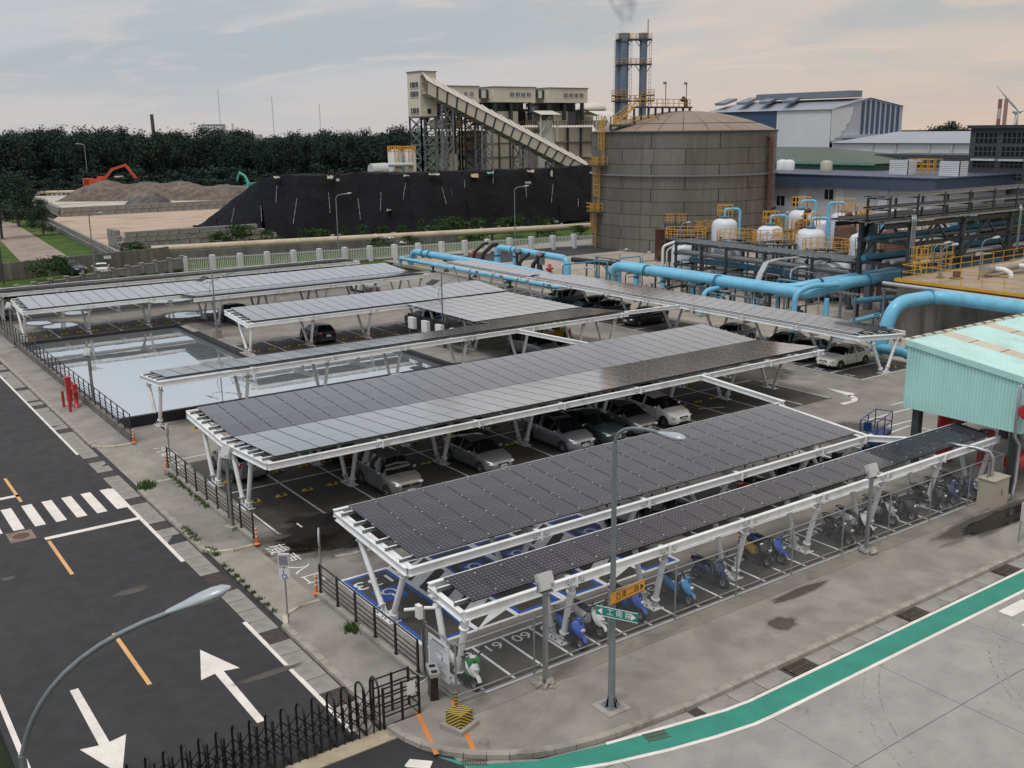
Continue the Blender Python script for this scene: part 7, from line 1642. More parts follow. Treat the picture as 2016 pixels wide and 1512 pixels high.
for k, (y, z) in enumerate(((106.8, 2.2), (104.8, 2.2), (97.0, 1.9), (94.4, 1.9))):
    pipe(['thin black bent pipe beside the red hydrant', 'thick black bent pipe beside the red hydrant', 'thick black bent pipe by the left pump', 'thin black bent pipe by the right pump'][k], [(70.2, y, 0), (70.2, y, z * .7), (71.1, y - 1.0, z + .55), (71.3, y - 1.6, z + .6)], .2 if k % 2 == 0 else .26, PIPE_K, group='black bent pipes by the pumps', n=10, bend_r=.5)
for (y, lab) in ((97.8, 'left pump set with a grey motor under the blue loop'), (93.6, 'right pump set with a grey motor under the blue loop')):
    t = thing('pump', lab, 'pump', (70.6, y, 0), 0, 'pump sets under the blue loop'); m = MB(); m.cbox((0, 0, .15), 1.2, 1.2, .3); part('plinth', m, CONC_KERB, t); m = MB(); m.lathe([(.4, .3), (.45, .7), (.32, .9), (.32, 2.1), (.4, 2.15), (.4, 2.4), (0, 2.5)], (0, 0, 0), 14); part('body', m, PIPE_K, t)
    m = MB(); m.cbox((0, -.5, 1.75), .5, .35, .8); m.lathe([(.34, 2.15), (.34, 2.75), (.2, 2.85), (0, 2.85)], (0, 0, 0), 14); part('motor', m, STRUT_L, t)
# the long main and its companion
pipe('long thick pale blue main on legs beside the dark carport, joining the rack', [(68.0, 77.9, .1), (68.0, 77.9, 3.0), (68.0, 54.6, 3.0), (68.9, 53.6, 3.0), (72.0, 52.9, 3.6), (96.0, 52.9, 3.6)], .46, PIPE_B, bands=((0, .75),), flanges=((1, .22), (1, .62), (4, .12)), supports=((1, .35), (1, .62), (1, .88)), bend_r=1.3)
pipe('second pale blue main close behind the long thick one', [(69.4, 78.6, .1), (69.4, 78.6, 3.0), (69.4, 56.6, 3.0), (71.0, 55.0, 3.5), (94.0, 54.6, 3.7)], .36, PIPE_B, bands=((0, .75), (3, .02)), bend_r=1.0)
pipe('third pale blue pipe in the bundle climbing to the rack', [(70.4, 57.5, 2.9), (70.9, 55.4, 3.3), (73.4, 53.8, 3.7), (95.0, 53.7, 3.7)], .26, PIPE_B, bend_r=.9)
for k, y in enumerate((74.3, 70.5, 66.7)): pipe(['blue drop leg nearest the free end of the long main', 'blue drop leg in the middle of the long main', 'blue drop leg by the silver duct'][k], [(68.0, y, .2), (68.0, y, 2.7)], .25, PIPE_B, bands=((0, .8),), group='blue drop legs of the long main', n=12)
pipe('pale blue bent drop pipe with a flange behind the dark carport', [(68.2, 63.0, 2.5), (66.2, 63.3, 2.3), (65.8, 63.4, .2)], .22, PIPE_B, flanges=((1, .6),), bend_r=.6)
pipe('tall pale blue standpipe crossing in front of the bundle', [(66.6, 53.6, .1), (66.6, 53.6, 3.2), (68.0, 53.2, 3.75), (70.5, 52.4, 3.7)], .23, PIPE_B, bands=((0, .2),), bend_r=.7)
pipe('pale blue standpipe just right of the tall one', [(68.5, 51.9, .1), (68.5, 51.9, 2.8)], .2, PIPE_B)
pipe('low pale blue pipe lying between the columns right of the standpipes', [(67.8, 51.4, .5), (74.5, 51.0, .9)], .2, PIPE_B, flanges=((0, .4),)); pipe('thin pale blue hooked pipe on the ground behind the dark carport', [(66.0, 48.2, .3), (66.4, 49.6, .3), (66.4, 49.6, .9), (67.6, 49.2, .9), (64.2, 43.2, .3)], .11, PIPE_B, n=8)
pipe('pale blue pipe in shade with white numerals under the rack', [(71.5, 51.5, 2.3), (79.5, 51.2, 2.0)], .26, PIPE_BD)
pipe('thick elbowed pale blue pipe rising from the red valve and turning along the concrete tank', [(63.3, 43.4, .4), (63.6, 43.2, 1.3), (64.2, 42.8, 4.05), (68.6, 42.4, 4.15), (68.7, 22.0, 4.1)], .50, PIPE_B, flanges=((2, .84),), bands=((1, .25),), bend_r=1.4)
pipe('pale blue branch lying beside the end leg of the dark carport', [(63.3, 43.4, .8), (63.3, 36.0, .9)], .36, PIPE_B, flanges=((0, .35),)); pipe('pale blue elbow dropping below the carport end', [(62.9, 41.6, .9), (63.0, 39.8, .8), (63.2, 38.9, .2)], .3, PIPE_B, bend_r=.7)
for (x, y, z, lab) in ((63.3, 43.9, 2.3, 'red valve wheel at the foot of the elbowed blue pipe'), (68.4, 31.2, 4.0, 'red valve on the blue pipe above the aqua roof'), (66.6, 39.6, 1.7, 'faded red valve wheel below the concrete tank')):
    m = MB(); m.tube([(x, y, z - 1.0), (x, y, z)], .09, 8); m.lathe([(.0, z - .02), (.3, z - .04), (.34, z), (.3, z + .05), (0, z + .03)], (x, y, 0), 14); m.cbox((x, y, z - .85), .3, .3, .35); single('valve', m, RED, lab, 'valve', 'red valves on the blue pipes', base=(x, y, z - 1.0))
pipe('long thin grey pipe along the top of the concrete tank wall', [(69.1, 47.2, 4.55), (69.1, 20.0, 4.45)], .14, PIPE_S, group='grey pipes', n=10)
# silver ducts over the main
for (y, lab) in ((62.8, 'curved silver cable duct arching over the long blue main'), (69.0, 'low silver cable duct behind the drop legs')):
    t = thing('cable_duct', lab, 'duct', (69.5, y, 0), 0, 'silver cable ducts'); m = MB(); c = [(9.2, .4, 4.3), (6.0, .3, 4.35), (4.4, .2, 4.2), (3.6, .1, 3.3), (3.2, .05, 2.6), (2.2, 0, 2.2)] if y < 65 else [(2.5, 0, 2.2), (1.0, 0, 2.1), (.4, 0, 1.5), (.4, 0, .1)]
    for a, b in zip(c, c[1:]): m.bar(a, b, .62, .14, 0, (0, .0, 1) if abs(a[2] - b[2]) < .5 else (1, 0, 0))
    part('duct', m, PIPE_S, t)
# ------------------------------------------------------------------ rack along the vessels
rk = thing('pipe_rack', 'three level steel pipe rack with cable trays in front of the white vessels', 'pipe rack', (79, 80, 0), 0, 'pipe racks', world=True)
cols = [80.0, 76.2, 72.7, 67.6, 61.8, 57.3]
for y in cols:
    for x in (79.0, 81.6): m = MB(); m.ibeam((x, y, 0), (x, y, 4.45), .24, .24) if False else m.bar((x, y, 0), (x, y, 4.45), .22, .22); m.cbox((x, y, .15), .5, .5, .3); part('column', m, STRUT, rk)
    m = MB()
    for z in (1.9, 3.1, 4.2): m.bar((78.8, y, z), (81.8, y, z), .16, .2)
    part('cross_beam', m, STRUT, rk)
for z in (1.9, 3.1, 4.2):
    for x in (79, 81.6): m = MB(); m.bar((x, 80.3, z + .12), (x, 57.0, z + .12), .14, .18); part('beam', m, STRUT, rk)
for (x, z, w) in ((79.3, 4.5, .7), (80.4, 4.5, .8), (81.3, 4.5, .4), (79.4, 3.32, .5)):
    m = MB(); m.bar((x, 80.4, z), (x, 56.9, z), w, .03)
    for s in (-w / 2, w / 2): m.bar((x + s, 80.4, z + .05), (x + s, 56.9, z + .05), .03, .12)
    y = 80.2
    while y > 57: m.bar((x - w / 2, y, z + .03), (x + w / 2, y, z + .03), .02, .05, 0); y -= .9
    part('cable_tray', m, STEEL_G, rk)
m = MB()
for a, b in zip(cols[1:], cols[2:]): m.bar((79, a, .4), (79, b, 1.8), .1, .1); m.bar((79, b, .4), (79, (a + b) / 2, 1.8), .08, .08)
part('brace', m, STRUT, rk)
pipe('clad silver pipe on the middle level of the vessel rack', [(79.6, 80, 3.45), (79.6, 58, 3.4)], .17, PIPE_S, group='rack pipes', n=10); pipe('dull blue pipe on the lower rack level, looping down at its end', [(80.5, 79.2, 2.5), (80.5, 66.0, 2.45), (79.6, 64.6, 2.4), (79.6, 64.4, .9)], .3, PIPE_BD, group='rack pipes', bend_r=.9)
pipe('grey pipe on the lowest level of the vessel rack', [(81.2, 80, 2.2), (81.2, 58, 2.15)], .16, STRUT_L, group='rack pipes', n=10); pipe('thick black pipe slanting under the vessel rack', [(77.6, 70.4, 1.5), (79.0, 65.0, 2.3), (78.2, 63.2, 1.8), (78.0, 62.6, 1.7)], .24, PIPE_K, group='rack pipes')
for k in range(3): pipe(['thin white bent pipe at the rack end', 'white bent pipe beside the rusty drum', 'thin silver hooked pipe on the rack'][k], [[(79.2, 81.6, 0), (79.2, 81.6, 3.4), (79.6, 80.6, 4.0), (80.4, 80.4, 4.0)], [(78.2, 81.2, 0), (78.2, 81.2, 3.9), (79, 80.2, 4.4)], [(78.6, 63.9, 1.4), (78.6, 63.9, 3.0), (78.8, 63.2, 3.4), (79.2, 62.6, 3.4)]][k], .09 if k != 1 else .16, PLW, group='thin bent pipes', n=8, bend_r=.4)
# frames and low clutter under and in front of the rack: portal posts, valves, skids
rr = random.Random(11)
def portal(x, y0, y1, z, lab):
    t = thing('pipe_portal', lab, 'frame', (x, y0, 0), 0, 'small pipe portals', world=True); m = MB()
    for y in (y0, y1): m.bar((x, y, 0), (x, y, z), .16, .16); m.cbox((x, y, .12), .4, .4, .24)
    m.bar((x, y0 - .3, z), (x, y1 + .3, z), .16, .16); m.bar((x, y0, z - .9), (x, y0 + (y1 - y0) * .35, z), .09, .09); part('frame', m, STRUT_L, t)
for k, (x, y0, y1, z) in enumerate(((67.4, 64.6, 66.4, 2.4), (70.6, 60.0, 62.4, 2.2), (67.2, 58.9, 60.8, 2.1), (69.9, 50.2, 51.6, 3.2), (72.3, 65.8, 68.8, 2.3), (66.9, 76.0, 77.0, 2.3), (73.5, 48.2, 50.0, 3.3), (73.2, 70.5, 74.5, 2.6), (72.5, 84.0, 87.4, 2.4), (74.5, 84.5, 88.0, 2.4))):
    portal(x, y0, y1, z, ['grey pipe portal by the bent drop pipe', 'grey pipe portal behind the long main', 'grey pipe portal left of the tall standpipe', 'grey pipe portal right of the tall standpipe', 'grey pipe portal under the silver duct', 'grey pipe portal at the free end of the main', 'grey pipe portal below the concrete tank corner', 'grey pipe portal between the rack and the main', 'grey pipe portal by the black pipe, near one', 'grey pipe portal by the black pipe, far one'][k])
for k in range(14):
    x, y = rr.uniform(69.8, 78.2), rr.uniform(56.5, 79); t = thing('valve_skid', 'small dark valve and pump skid on the yard floor behind the blue mains', 'skid', (x, y, 0), rr.uniform(-.1, .1), 'small skids on the pipe yard floor')
    m = MB(); m.cbox((0, 0, .15), 1.0, .7, .3); part('plinth', m, CONC_KERB, t); m = MB(); m.tube([(-.6, 0, .6), (.6, 0, .6)], .16, 10); m.tube([(0, 0, .3), (0, 0, 1.2)], .1, 8); m.lathe([(.2, 1.2), (.22, 1.25), (0, 1.28)], (0, 0, 0), 10); m.cbox((.45, .1, .55), .4, .35, .5); part('pump', m, PIPE_BD if k % 3 == 0 else STRUT, t)
    m = MB(); m.bar((-.5, .3, 0), (-.5, .3, rr.uniform(1.2, 2.2)), .08, .08); part('stand', m, STRUT_L, t)
for k in range(7):
    x, y = rr.uniform(76, 91), rr.uniform(50.5, 53.5); t = thing('valve_skid', 'dull blue pump in the shade beneath the tall rack', 'skid', (x, y, 0), 0, 'pumps beneath the tall rack'); m = MB(); m.lathe([(.5, 0), (.5, .3), (.3, .35), (.3, 1.2), (.42, 1.3), (.3, 1.6), (0, 1.65)], (0, 0, 0), 12); part('pump', m, PIPE_BD, t); m = MB(); m.tube([(-1, 0, .8), (1, 0, .8)], .18, 8); part('pipe_stub', m, PIPE_BD, t)
q = random.Random(21)
for k in range(46):
    x, y, h = q.uniform(67, 84), q.uniform(50, 84), q.uniform(.8, 3.0); u = q.choice((0, 0, 1)); d = q.uniform(1.0, 5.0) * q.choice((-1, 1)); e = (x + (d if u else 0), y + (0 if u else d))
    pipe('thin grey pipe on low stands among the mains and racks', [(x, y, .05), (x, y, h), (*e, h)] + ([(*e, .05)] if q.random() < .6 else []), q.uniform(.05, .12), q.choice((STRUT_L, STEEL_G, PIPE_S, PIPE_BD, PIPE_K)), group='thin pipes among the mains and racks', n=7, bend_r=.3)
for k in range(12):
    x, y = 66.2 + .9 * (k % 3) + q.uniform(0, .6), 51.5 + 2.4 * k; m = MB(); m.cbox((x, y, .75), .5, .35, .9); m.bar((x, y, 0), (x, y, .4), .1, .1); single('control_box', m, STRUT_L if k % 2 else M_GREYP, 'small grey control box on a stand behind the dark carport', 'control box', 'control boxes behind the dark carport', base=(x, y, 0))
# ------------------------------------------------------------------ white filter vessels
def yring(m, r, z, n=14, h=1.0, a0=0, a1=360, th=.035):
    pts = [Vector((r * math.cos(rad(a0 + (a1 - a0) * k / n)), r * math.sin(rad(a0 + (a1 - a0) * k / n)), z)) for k in range(n + 1)]
    for h_ in (h * .5, h): m.tube([p + Vector((0, 0, h_)) for p in pts], th, 5, 0, False)
    for p in pts: m.tube([p, p + Vector((0, 0, h))], th, 4, 0, False)
vlist = [(1427, 430, 87, 1.42, 'white domed vessel with a yellow cage at the left end of the front row'), (1517, 444, 87, 1.45, 'white domed vessel in the front row, between two yellow ring rails'), (1597, 450, 86, 1.5, 'white domed vessel at the right of the front row, nearest the rack bend'),
    (1577, 413, 99, 1.45, 'white domed vessel in the back row below the office windows'), (1621, 432, 97, 1.15, 'small white vessel between the two back row cages'), (1662, 418, 97, 1.5, 'white domed vessel with a hooked blue pipe in the back row'),
    (1702, 459, 89, 1.45, 'white vessel half behind the thick grey column'), (1765, 436, 97, 1.6, 'white vessel seen through the tall rack, left one'), (1880, 446, 95, 1.9, 'white vessel seen through the tall rack, right one'), (1435, 478, 82.6, 1.6, 'low white vessel top inside the vessel rack, left one'), (1640, 512, 82.6, 1.7, 'low white vessel top inside the vessel rack, right one'), (1345, 478, 82.8, 1.3, 'low white vessel top at the end of the vessel rack')]
for i, (px, py, X, r, lab) in enumerate(vlist):
    p = AX(px, py, X); H = p.z; t = thing('filter_vessel', lab, 'vessel', (p.x, p.y, 0), 0, 'white filter vessels')
    m = MB(); m.lathe([(r * .9, .4), (r, .9), (r, H - r * .55), (r * .96, H - r * .34), (r * .82, H - r * .15), (r * .55, H - .04), (.3, H), (0, H)], (0, 0, 0), 24); part('shell', m, WHT_V, t)
    m = MB()
    for a in (45, 135, 225, 315): m.bar((r * .85 * math.cos(rad(a)), r * .85 * math.sin(rad(a)), 0), (r * .85 * math.cos(rad(a)), r * .85 * math.sin(rad(a)), 1.2), .22, .22)
    part('leg', m, STRUT_L, t)
    m = MB(); m.lathe([(.42, H - .05), (.42, H + .14), (.52, H + .15), (.52, H + .24), (0, H + .26)], (0, 0, 0), 14); part('manway', m, PIPE_BD, t)
    for zz in (H - 2.0, H - 3.2): m = MB(); d_ = Vector((-.85, -.45, 0)).normalized(); m.tube([d_ * (r - .05) + Vector((0, 0, zz)), d_ * (r + .22) + Vector((0, 0, zz))], .13, 8); m.tube([d_ * (r + .18) + Vector((0, 0, zz)), d_ * (r + .24) + Vector((0, 0, zz))], .19, 8); part('nozzle', m, STRUT, t)
    if i < 9 and i != 4:
        s = -1 if i == 5 else 1; e = Vector((.81, -.58, 0)) * s
        m = MB(); m.tube([Vector((0, 0, H + .2))] + bend(Vector((0, 0, H + .75)), Vector((0, 0, H + 1.05)), e * .4 + Vector((0, 0, H + 1.05)), 4) + bend(e * (r - .1) + Vector((0, 0, H + 1.05)), e * (r + .28) + Vector((0, 0, H + 1.05)), e * (r + .28) + Vector((0, 0, H + .5)), 4) + [e * (r + .28) + Vector((0, 0, .4))], .16, 10); part('riser', m, PIPE_B, t)
        m = MB(); yring(m, .85 if i not in (3, 5) else 1.1, H + .25, 10, 1.25); part('cage', m, YELL, t)
# brown domed tanks with elbows behind and the rusty drum
for (px, py, X, r, lab) in ((1515, 424, 93, 1.05, 'brown domed tank behind the left vessels'), (1584, 432, 92, 1.05, 'brown domed tank between the front and back vessels'), (1664, 441, 90, 1.05, 'brown domed tank behind the grey tray bend'), (1762, 452, 88, 1.3, 'brown tank seen through the tall rack')):
    p = AX(px, py, X); H = p.z; t = thing('brown_tank', lab, 'tank', (p.x, p.y, 0), 0, 'brown domed tanks'); m = MB(); m.lathe([(r, 0), (r, H - .35), (r * .6, H - .08), (.25, H), (0, H)], (0, 0, 0), 20); part('shell', m, RUST, t)
    m = MB(); m.tube([(0, 0, H - .05), (0, 0, H + .5), (.1, -.1, H + .85), (.45, -.4, H + 1.05)], [.2, .2, .3, .26], 10); m.tube([(0, 0, H + .3), (0, 0, H + .4)], .36, 10); part('elbow', m, RUST, t)
p = G(1308, 513); t = thing('rusty_drum', 'tall rust brown drum tank at the foot of the huge tank', 'tank', (p.x, p.y, 0), 0, 'brown tanks'); H = AX(1308, 450, p.x).z
m = MB(); m.lathe([(1.25, 0), (1.25, H - .1), (1.32, H - .08), (1.32, H), (0, H + .15)], (0, 0, 0), 24)
for z in (H * .33, H * .66): m.lathe([(1.255, z), (1.30, z + .03), (1.255, z + .06)], (0, 0, 0), 24)
part('shell', m, RUST, t); m = MB(); d_ = Vector((-.85, -.4, 0)).normalized(); m.tube([d_ * 1.2 + Vector((0, 0, 1.0)), d_ * 1.45 + Vector((0, 0, 1.0))], .4, 12); part('manway', m, RUST, t)
# round yellow rails and stairs between the vessels
for k, (px, py, X, r) in enumerate(((1350, 468, 84.5, 2.3), (1450, 474, 83.5, 2.1), (1525, 478, 83.5, 2.3), (1625, 494, 83.0, 2.2))):
    p = AX(px, py, X); t = thing('ring_platform', ['round yellow railed platform at the left end of the vessels', 'round yellow railed platform below the first vessel', 'round yellow railed platform below the second vessel', 'round yellow railed platform below the third vessel'][k], 'platform', (p.x, p.y, 0), 0, 'round yellow platforms', world=False)
    m = MB(); m.lathe([(r * .5, p.z - .12), (r, p.z - .12), (r, p.z), (r * .5, p.z)], (0, 0, 0), 20, 0, False); part('deck', m, STRUT, t); m = MB(); yring(m, r, p.z, 18, 1.1); part('guard_rail', m, YELL, t); m = MB()
    for a in (30, 150, 270): m.bar((r * .8 * math.cos(rad(a)), r * .8 * math.sin(rad(a)), 0), (r * .8 * math.cos(rad(a)), r * .8 * math.sin(rad(a)), p.z), .14, .14)
    part('post', m, STRUT, t)
for k, (px, py, X, w_, l_) in enumerate(((1390, 455, 89, 2.2, 1.6), (1550, 452, 89, 1.8, 2.6), (1555, 474, 86, 1.6, 3.2), (1685, 425, 95, 3.0, 2.4), (1330, 440, 90, 2.0, 2.0), (1715, 490, 86, 2.6, 1.8), (1800, 455, 91, 2.2, 3.0), (1720, 437, 93, 2, 3))):
    p = AX(px, py, X); t = thing('access_platform', 'yellow railed access platform ' + ['left of the first vessel', 'between the second vessel and the back row', 'on the low steps right of the second vessel', 'on top beside the hooked blue pipe', 'beside the rusty drum', 'below the grey tray bend', 'deep inside the tall rack', 'right of the back row'][k], 'platform', (p.x, p.y, 0), 0, 'yellow access platforms')
    m = MB(); m.box(-w_ / 2, w_ / 2, -l_ / 2, l_ / 2, p.z - .15, p.z); 
    for a in (-w_ / 2 + .1, w_ / 2 - .1):
        for b in (-l_ / 2 + .1, l_ / 2 - .1): m.bar((a, b, 0), (a, b, p.z - .1), .13, .13)
    part('deck', m, STRUT, t); m = MB(); q = [Vector((a, b, p.z)) for a, b in ((-w_ / 2, -l_ / 2), (w_ / 2, -l_ / 2), (w_ / 2, l_ / 2), (-w_ / 2, l_ / 2), (-w_ / 2, -l_ / 2))]; ring_rail(m, q, (.4, .75, 1.15), .55, .032); part('guard_rail', m, YELL, t)
# ------------------------------------------------------------------ tall rack along X
rk = thing('pipe_rack', 'tall dark steel pipe rack with stacked cable trays running off to the right', 'pipe rack', (76.5, 50, 0), 0, 'pipe racks', world=True)
cx_ = [76.5 + 7.7 * k for k in range(7)]
for x in cx_:
    for y in (50.0, 54.8): m = MB(); m.bar((x, y, 0), (x, y, 8.5), .36, .36); part('column', m, STRUT, rk)
    m = MB()
    for z in (3.1, 4.9, 6.8, 8.4): m.bar((x, 49.7, z), (x, 55.1, z), .25, .3)
    part('cross_beam', m, STRUT, rk)
for y in (50, 54.8):
    for z in (8.4, 6.75, 4.8): m = MB(); m.ibeam((72.8 if z > 8 else 76.3, y, z), (124, y, z), .26, .36); part('beam', m, STRUT, rk)
for a, b in zip(cx_, cx_[1:]):
    for y in (50, 54.8): m = MB(); c_ = (a + b) / 2; m.bar((a, y, 5.0), (c_, y, 8.2), .16, .16); m.bar((b, y, 5.0), (c_, y, 8.2), .16, .16); part('brace', m, STRUT, rk)
for (y, z, w) in ((50.2, 8.75, .9), (51.6, 8.75, 1.2), (53.3, 8.75, 1.2), (50.3, 9.85, .8), (51.5, 9.85, .8), (50.3, 10.75, .8), (51.5, 10.75, .8), (54.6, 8.75, .8)):
    m = MB(); m.bar((72.4, y, z), (124, y, z), w, .04)
    for s in (-w / 2, w / 2): m.bar((72.4, y + s, z + .06), (124, y + s, z + .06), .04, .16)
    x = 72.6
    while x < 118: m.bar((x, y - w / 2, z + .03), (x, y + w / 2, z + .03), .03, .08); x += 1.2
    part('cable_tray', m, STEEL_G, rk)
    m = MB(); rc = random.Random(int(y * 10)); 
    for k in range(int(w / .16)): m.tube([(72.5, y - w / 2 + .1 + .15 * k, z + .06), (90, y - w / 2 + .1 + .15 * k + rc.uniform(-.02, .02), z + .06), (122, y - w / 2 + .1 + .15 * k, z + .06)], .045, 5)
    part('cable', m, PIPE_K, rk, kind='stuff')
x = 73.2
while x < 118:
    m = MB(); 
    for y in (49.9, 52.0): m.bar((x, y, 8.6), (x, y, 10.9), .16, .16)
    for z in (9.8, 10.7): m.bar((x, 49.8, z - .05), (x, 52.1, z - .05), .12, .12)
    part('tray_post', m, STRUT, rk); x += 3.85
m = MB(); m.bar((72.4, 55.0, 6.4), (72.4, 46.5, 6.4), .2, .2); 
for (p_, r_, mat_, lab, yy) in ((5.35, .2, PIPE_S, 'silver clad pipe on the middle level of the tall rack', 50.7), (5.3, .14, PIPE_S, 'thin silver pipe on the middle level of the tall rack', 51.5), (5.45, .26, PIPE_BD, 'dusty blue pipe on the middle level of the tall rack', 53.5), (7.1, .16, STRUT_L, 'grey pipe on the upper level of the tall rack', 51.0), (7.15, .2, PIPE_BD, 'dusty blue pipe on the upper level of the tall rack', 53.2), (3.55, .38, PIPE_BD, 'thick dusty blue pipe low in the tall rack, near one', 50.9), (3.6, .36, PIPE_BD, 'thick dusty blue pipe low in the tall rack, far one', 54.0)):
    pipe(lab, [(75.2 if p_ > 4 else 88, yy, p_), (124, yy, p_)], r_, mat_, group='pipes in the tall rack', n=10)
for k in range(5): pipe(['first', 'second', 'third', 'fourth', 'fifth'][k] + ' grey conduit hooked over the tray edge of the tall rack', [(76.0 + .24 * k + (16 if k > 2 else 0), 49.6, 4.9), (76.0 + .24 * k + (16 if k > 2 else 0), 49.6, 8.9), (76.3 + .24 * k + (16 if k > 2 else 0), 49.9, 9.3), (76.5 + .24 * k + (16 if k > 2 else 0), 50.6, 9.0)], .06, STEEL_G, group='conduits hooked over the tall rack', n=6, bend_r=.25)
# black and silver tray bend joining the two racks
t = thing('tray_bend', 'S shaped cable tray rising from the vessel rack to the tall rack', 'cable tray', (79.4, 57, 4.5), 0, None, world=True); m = MB(); c = [Vector(q) for q in [(79.4, 59.5, 4.45), (79.4, 57.6, 4.5), (79.4, 56.9, 4.9), (79.4, 56.7, 6.0), (79.4, 56.5, 7.5), (79.4, 55.9, 8.2), (79.4, 54.5, 8.3), (79.4, 51.5, 8.3)]]
for a, b in zip(c, c[1:]):
    m.bar(a, b, 1.0, .06, 1, (0, 0, 1) if abs(a.z - b.z) < .3 else (0, 1, 0))
    for s in (-.5, .5): m.bar(a + Vector((s, 0, 0)), b + Vector((s, 0, 0)), .06, .2, 0, (0, 0, 1) if abs(a.z - b.z) < .3 else (0, 1, 0))
part('tray', m, [STEEL_G, PIPE_K], t)
m = MB(); m.bar((80.3, 56.3, 0), (80.3, 56.3, 8.3), .6, .6); single('steel_column', m, STRUT_L, 'thick grey column beside the S shaped cable tray', 'column', base=(80.3, 56.3, 0))
m = MB(); m.tube([(81.5, 58.5, 7.4), (81.5, 57.0, 8.6), (81.8, 54.9, 9.0), (83.5, 54.8, 9.0)], .3, 10); single('cable_duct', m, STEEL_G, 'grey duct hooking over the end of the tall rack', 'duct', base=(81.5, 58.5, 7.4))
# ------------------------------------------------------------------ concrete tank
ct = thing('concrete_tank', 'tall weathered concrete tank with yellow railings on its deck', 'tank', (69.8, 46, 0), 0, None, world=True)
WEATH = concrete_mat('weathered_tank', (.085, .080, .074), (.17, .16, .148), (.035, .033, .03), .75, .5, stretch=(1, 1, .22)); DECK = concrete_mat('tank_deck', (.27, .215, .165), (.37, .30, .235), (.16, .125, .1), .5, .3)
m = MB(); m.box(69.8, 128, 14, 46.4, 0, 4.75); part('wall', m, WEATH, ct); m = MB(); m.box(69.75, 128, 14, 46.5, 4.76, 4.90); part('deck', m, DECK, ct); m = MB(); m.box(69.65, 69.74, 14, 46.6, 4.70, 4.93); m.box(69.75, 128, 46.52, 46.62, 4.7, 4.93); part('edge_strip', m, YELL, ct)
m = MB(); ring_rail(m, [Vector((69.95, 15, 4.9)), Vector((69.95, 46.2, 4.9)), Vector((120, 46.2, 4.9))], (.55, 1.1), 1.6, .032); part('guard_rail', m, YELL, ct)
m = MB(); ring_rail(m, [Vector((74.5, 47.0, 4.9)), Vector((74.5, 48.6, 4.9)), Vector((78, 48.6, 4.9)), Vector((78, 47, 4.9))], (.4, .8, 1.2, 1.9), .5, .035); part('stair_cage', m, YELL, ct)
pipe('cream pipe with a flanged end lying along the concrete tank deck', [(75.2, 42.6, 5.45), (79.5, 42.4, 5.5), (81, 42.2, 5.75), (100, 41.8, 5.9)], .34, M('deck_pipe', (.34, .31, .26), .6), group='pipes on the tank deck', flanges=((0, .06),))
for k in range(4):
    x = 76.4 + 3.1 * k; m = MB(); m.tube([(x, 42.3, 5.5), (x + .1, 41.7, 5.5), (x + .15, 41.2, 5.3), (x + .15, 41.1, 4.9)], .2, 10); single('air_pipe', m, PLW, ['white hooked air pipe nearest the flanged end', 'second white hooked air pipe on the deck', 'third white hooked air pipe on the deck', 'fourth white hooked air pipe on the deck'][k], 'pipe', 'white hooked air pipes', base=(x, 41.5, 4.9))
    q = ((73.2, 43.6), (75.0, 38.4), (78.4, 37.6), (80.5, 43.8))[k]; m = MB(); m.lathe([(.5, 0), (.5, .08), (.28, .1), (.28, .55), (0, .56)], (*q, 4.9), 14); single('deck_hatch', m, M_GREYP if k % 2 else RUST, ['round deck hatch by the railing corner', 'round deck hatch nearest the wall edge', 'round deck hatch in the middle of the deck', 'round deck hatch behind the cream pipe'][k], 'hatch', 'round hatches on the tank deck', base=(*q, 4.9))
for k, (x, y, h, lab) in enumerate(((72.6, 44.6, 2.6, 'small lamp post on the concrete tank deck at its corner'), (73.6, 35.0, 3.1, 'small lamp post on the concrete tank deck by the hatches'))): street_lamp(x, y, h - .6, .8, .5, rad(-20), lab, r0=.06, r1=.035, base=False, z0=4.9, group='small lamp posts of the plant', head=.7)
for k, (px, py, X, h, az) in enumerate(((1340, 440, 82.5, 6.0, 0), (1413, 460, 82, 6.2, 20), (1502, 460, 83, 6, 20), (1540, 420, 95, 7.5, 10), (1220, 505, 80, 4, 10), (1265, 512, 80, 4, 10), (1590, 420, 92, 7, 10), (1840, 480, 74.2, 7.0, -20), (1935, 470, 74, 7.6, -20), (1560, 450, 90, 6, 20))):
    p = AX(px, py, X); street_lamp(p.x, p.y, max(2.0, p.z - .5), .9, .5, rad(az), 'small grey lamp post ' + ['at the left end of the vessels', 'left of the first white vessel', 'left of the second white vessel', 'in front of the office windows', 'at the foot of the huge tank, left one', 'at the foot of the huge tank, right one', 'between the back row vessels', 'in front of the tall rack, left one', 'in front of the tall rack, right one', 'behind the second white vessel'][k], r0=.06, r1=.035, base=False, group='small lamp posts of the plant', head=.7)
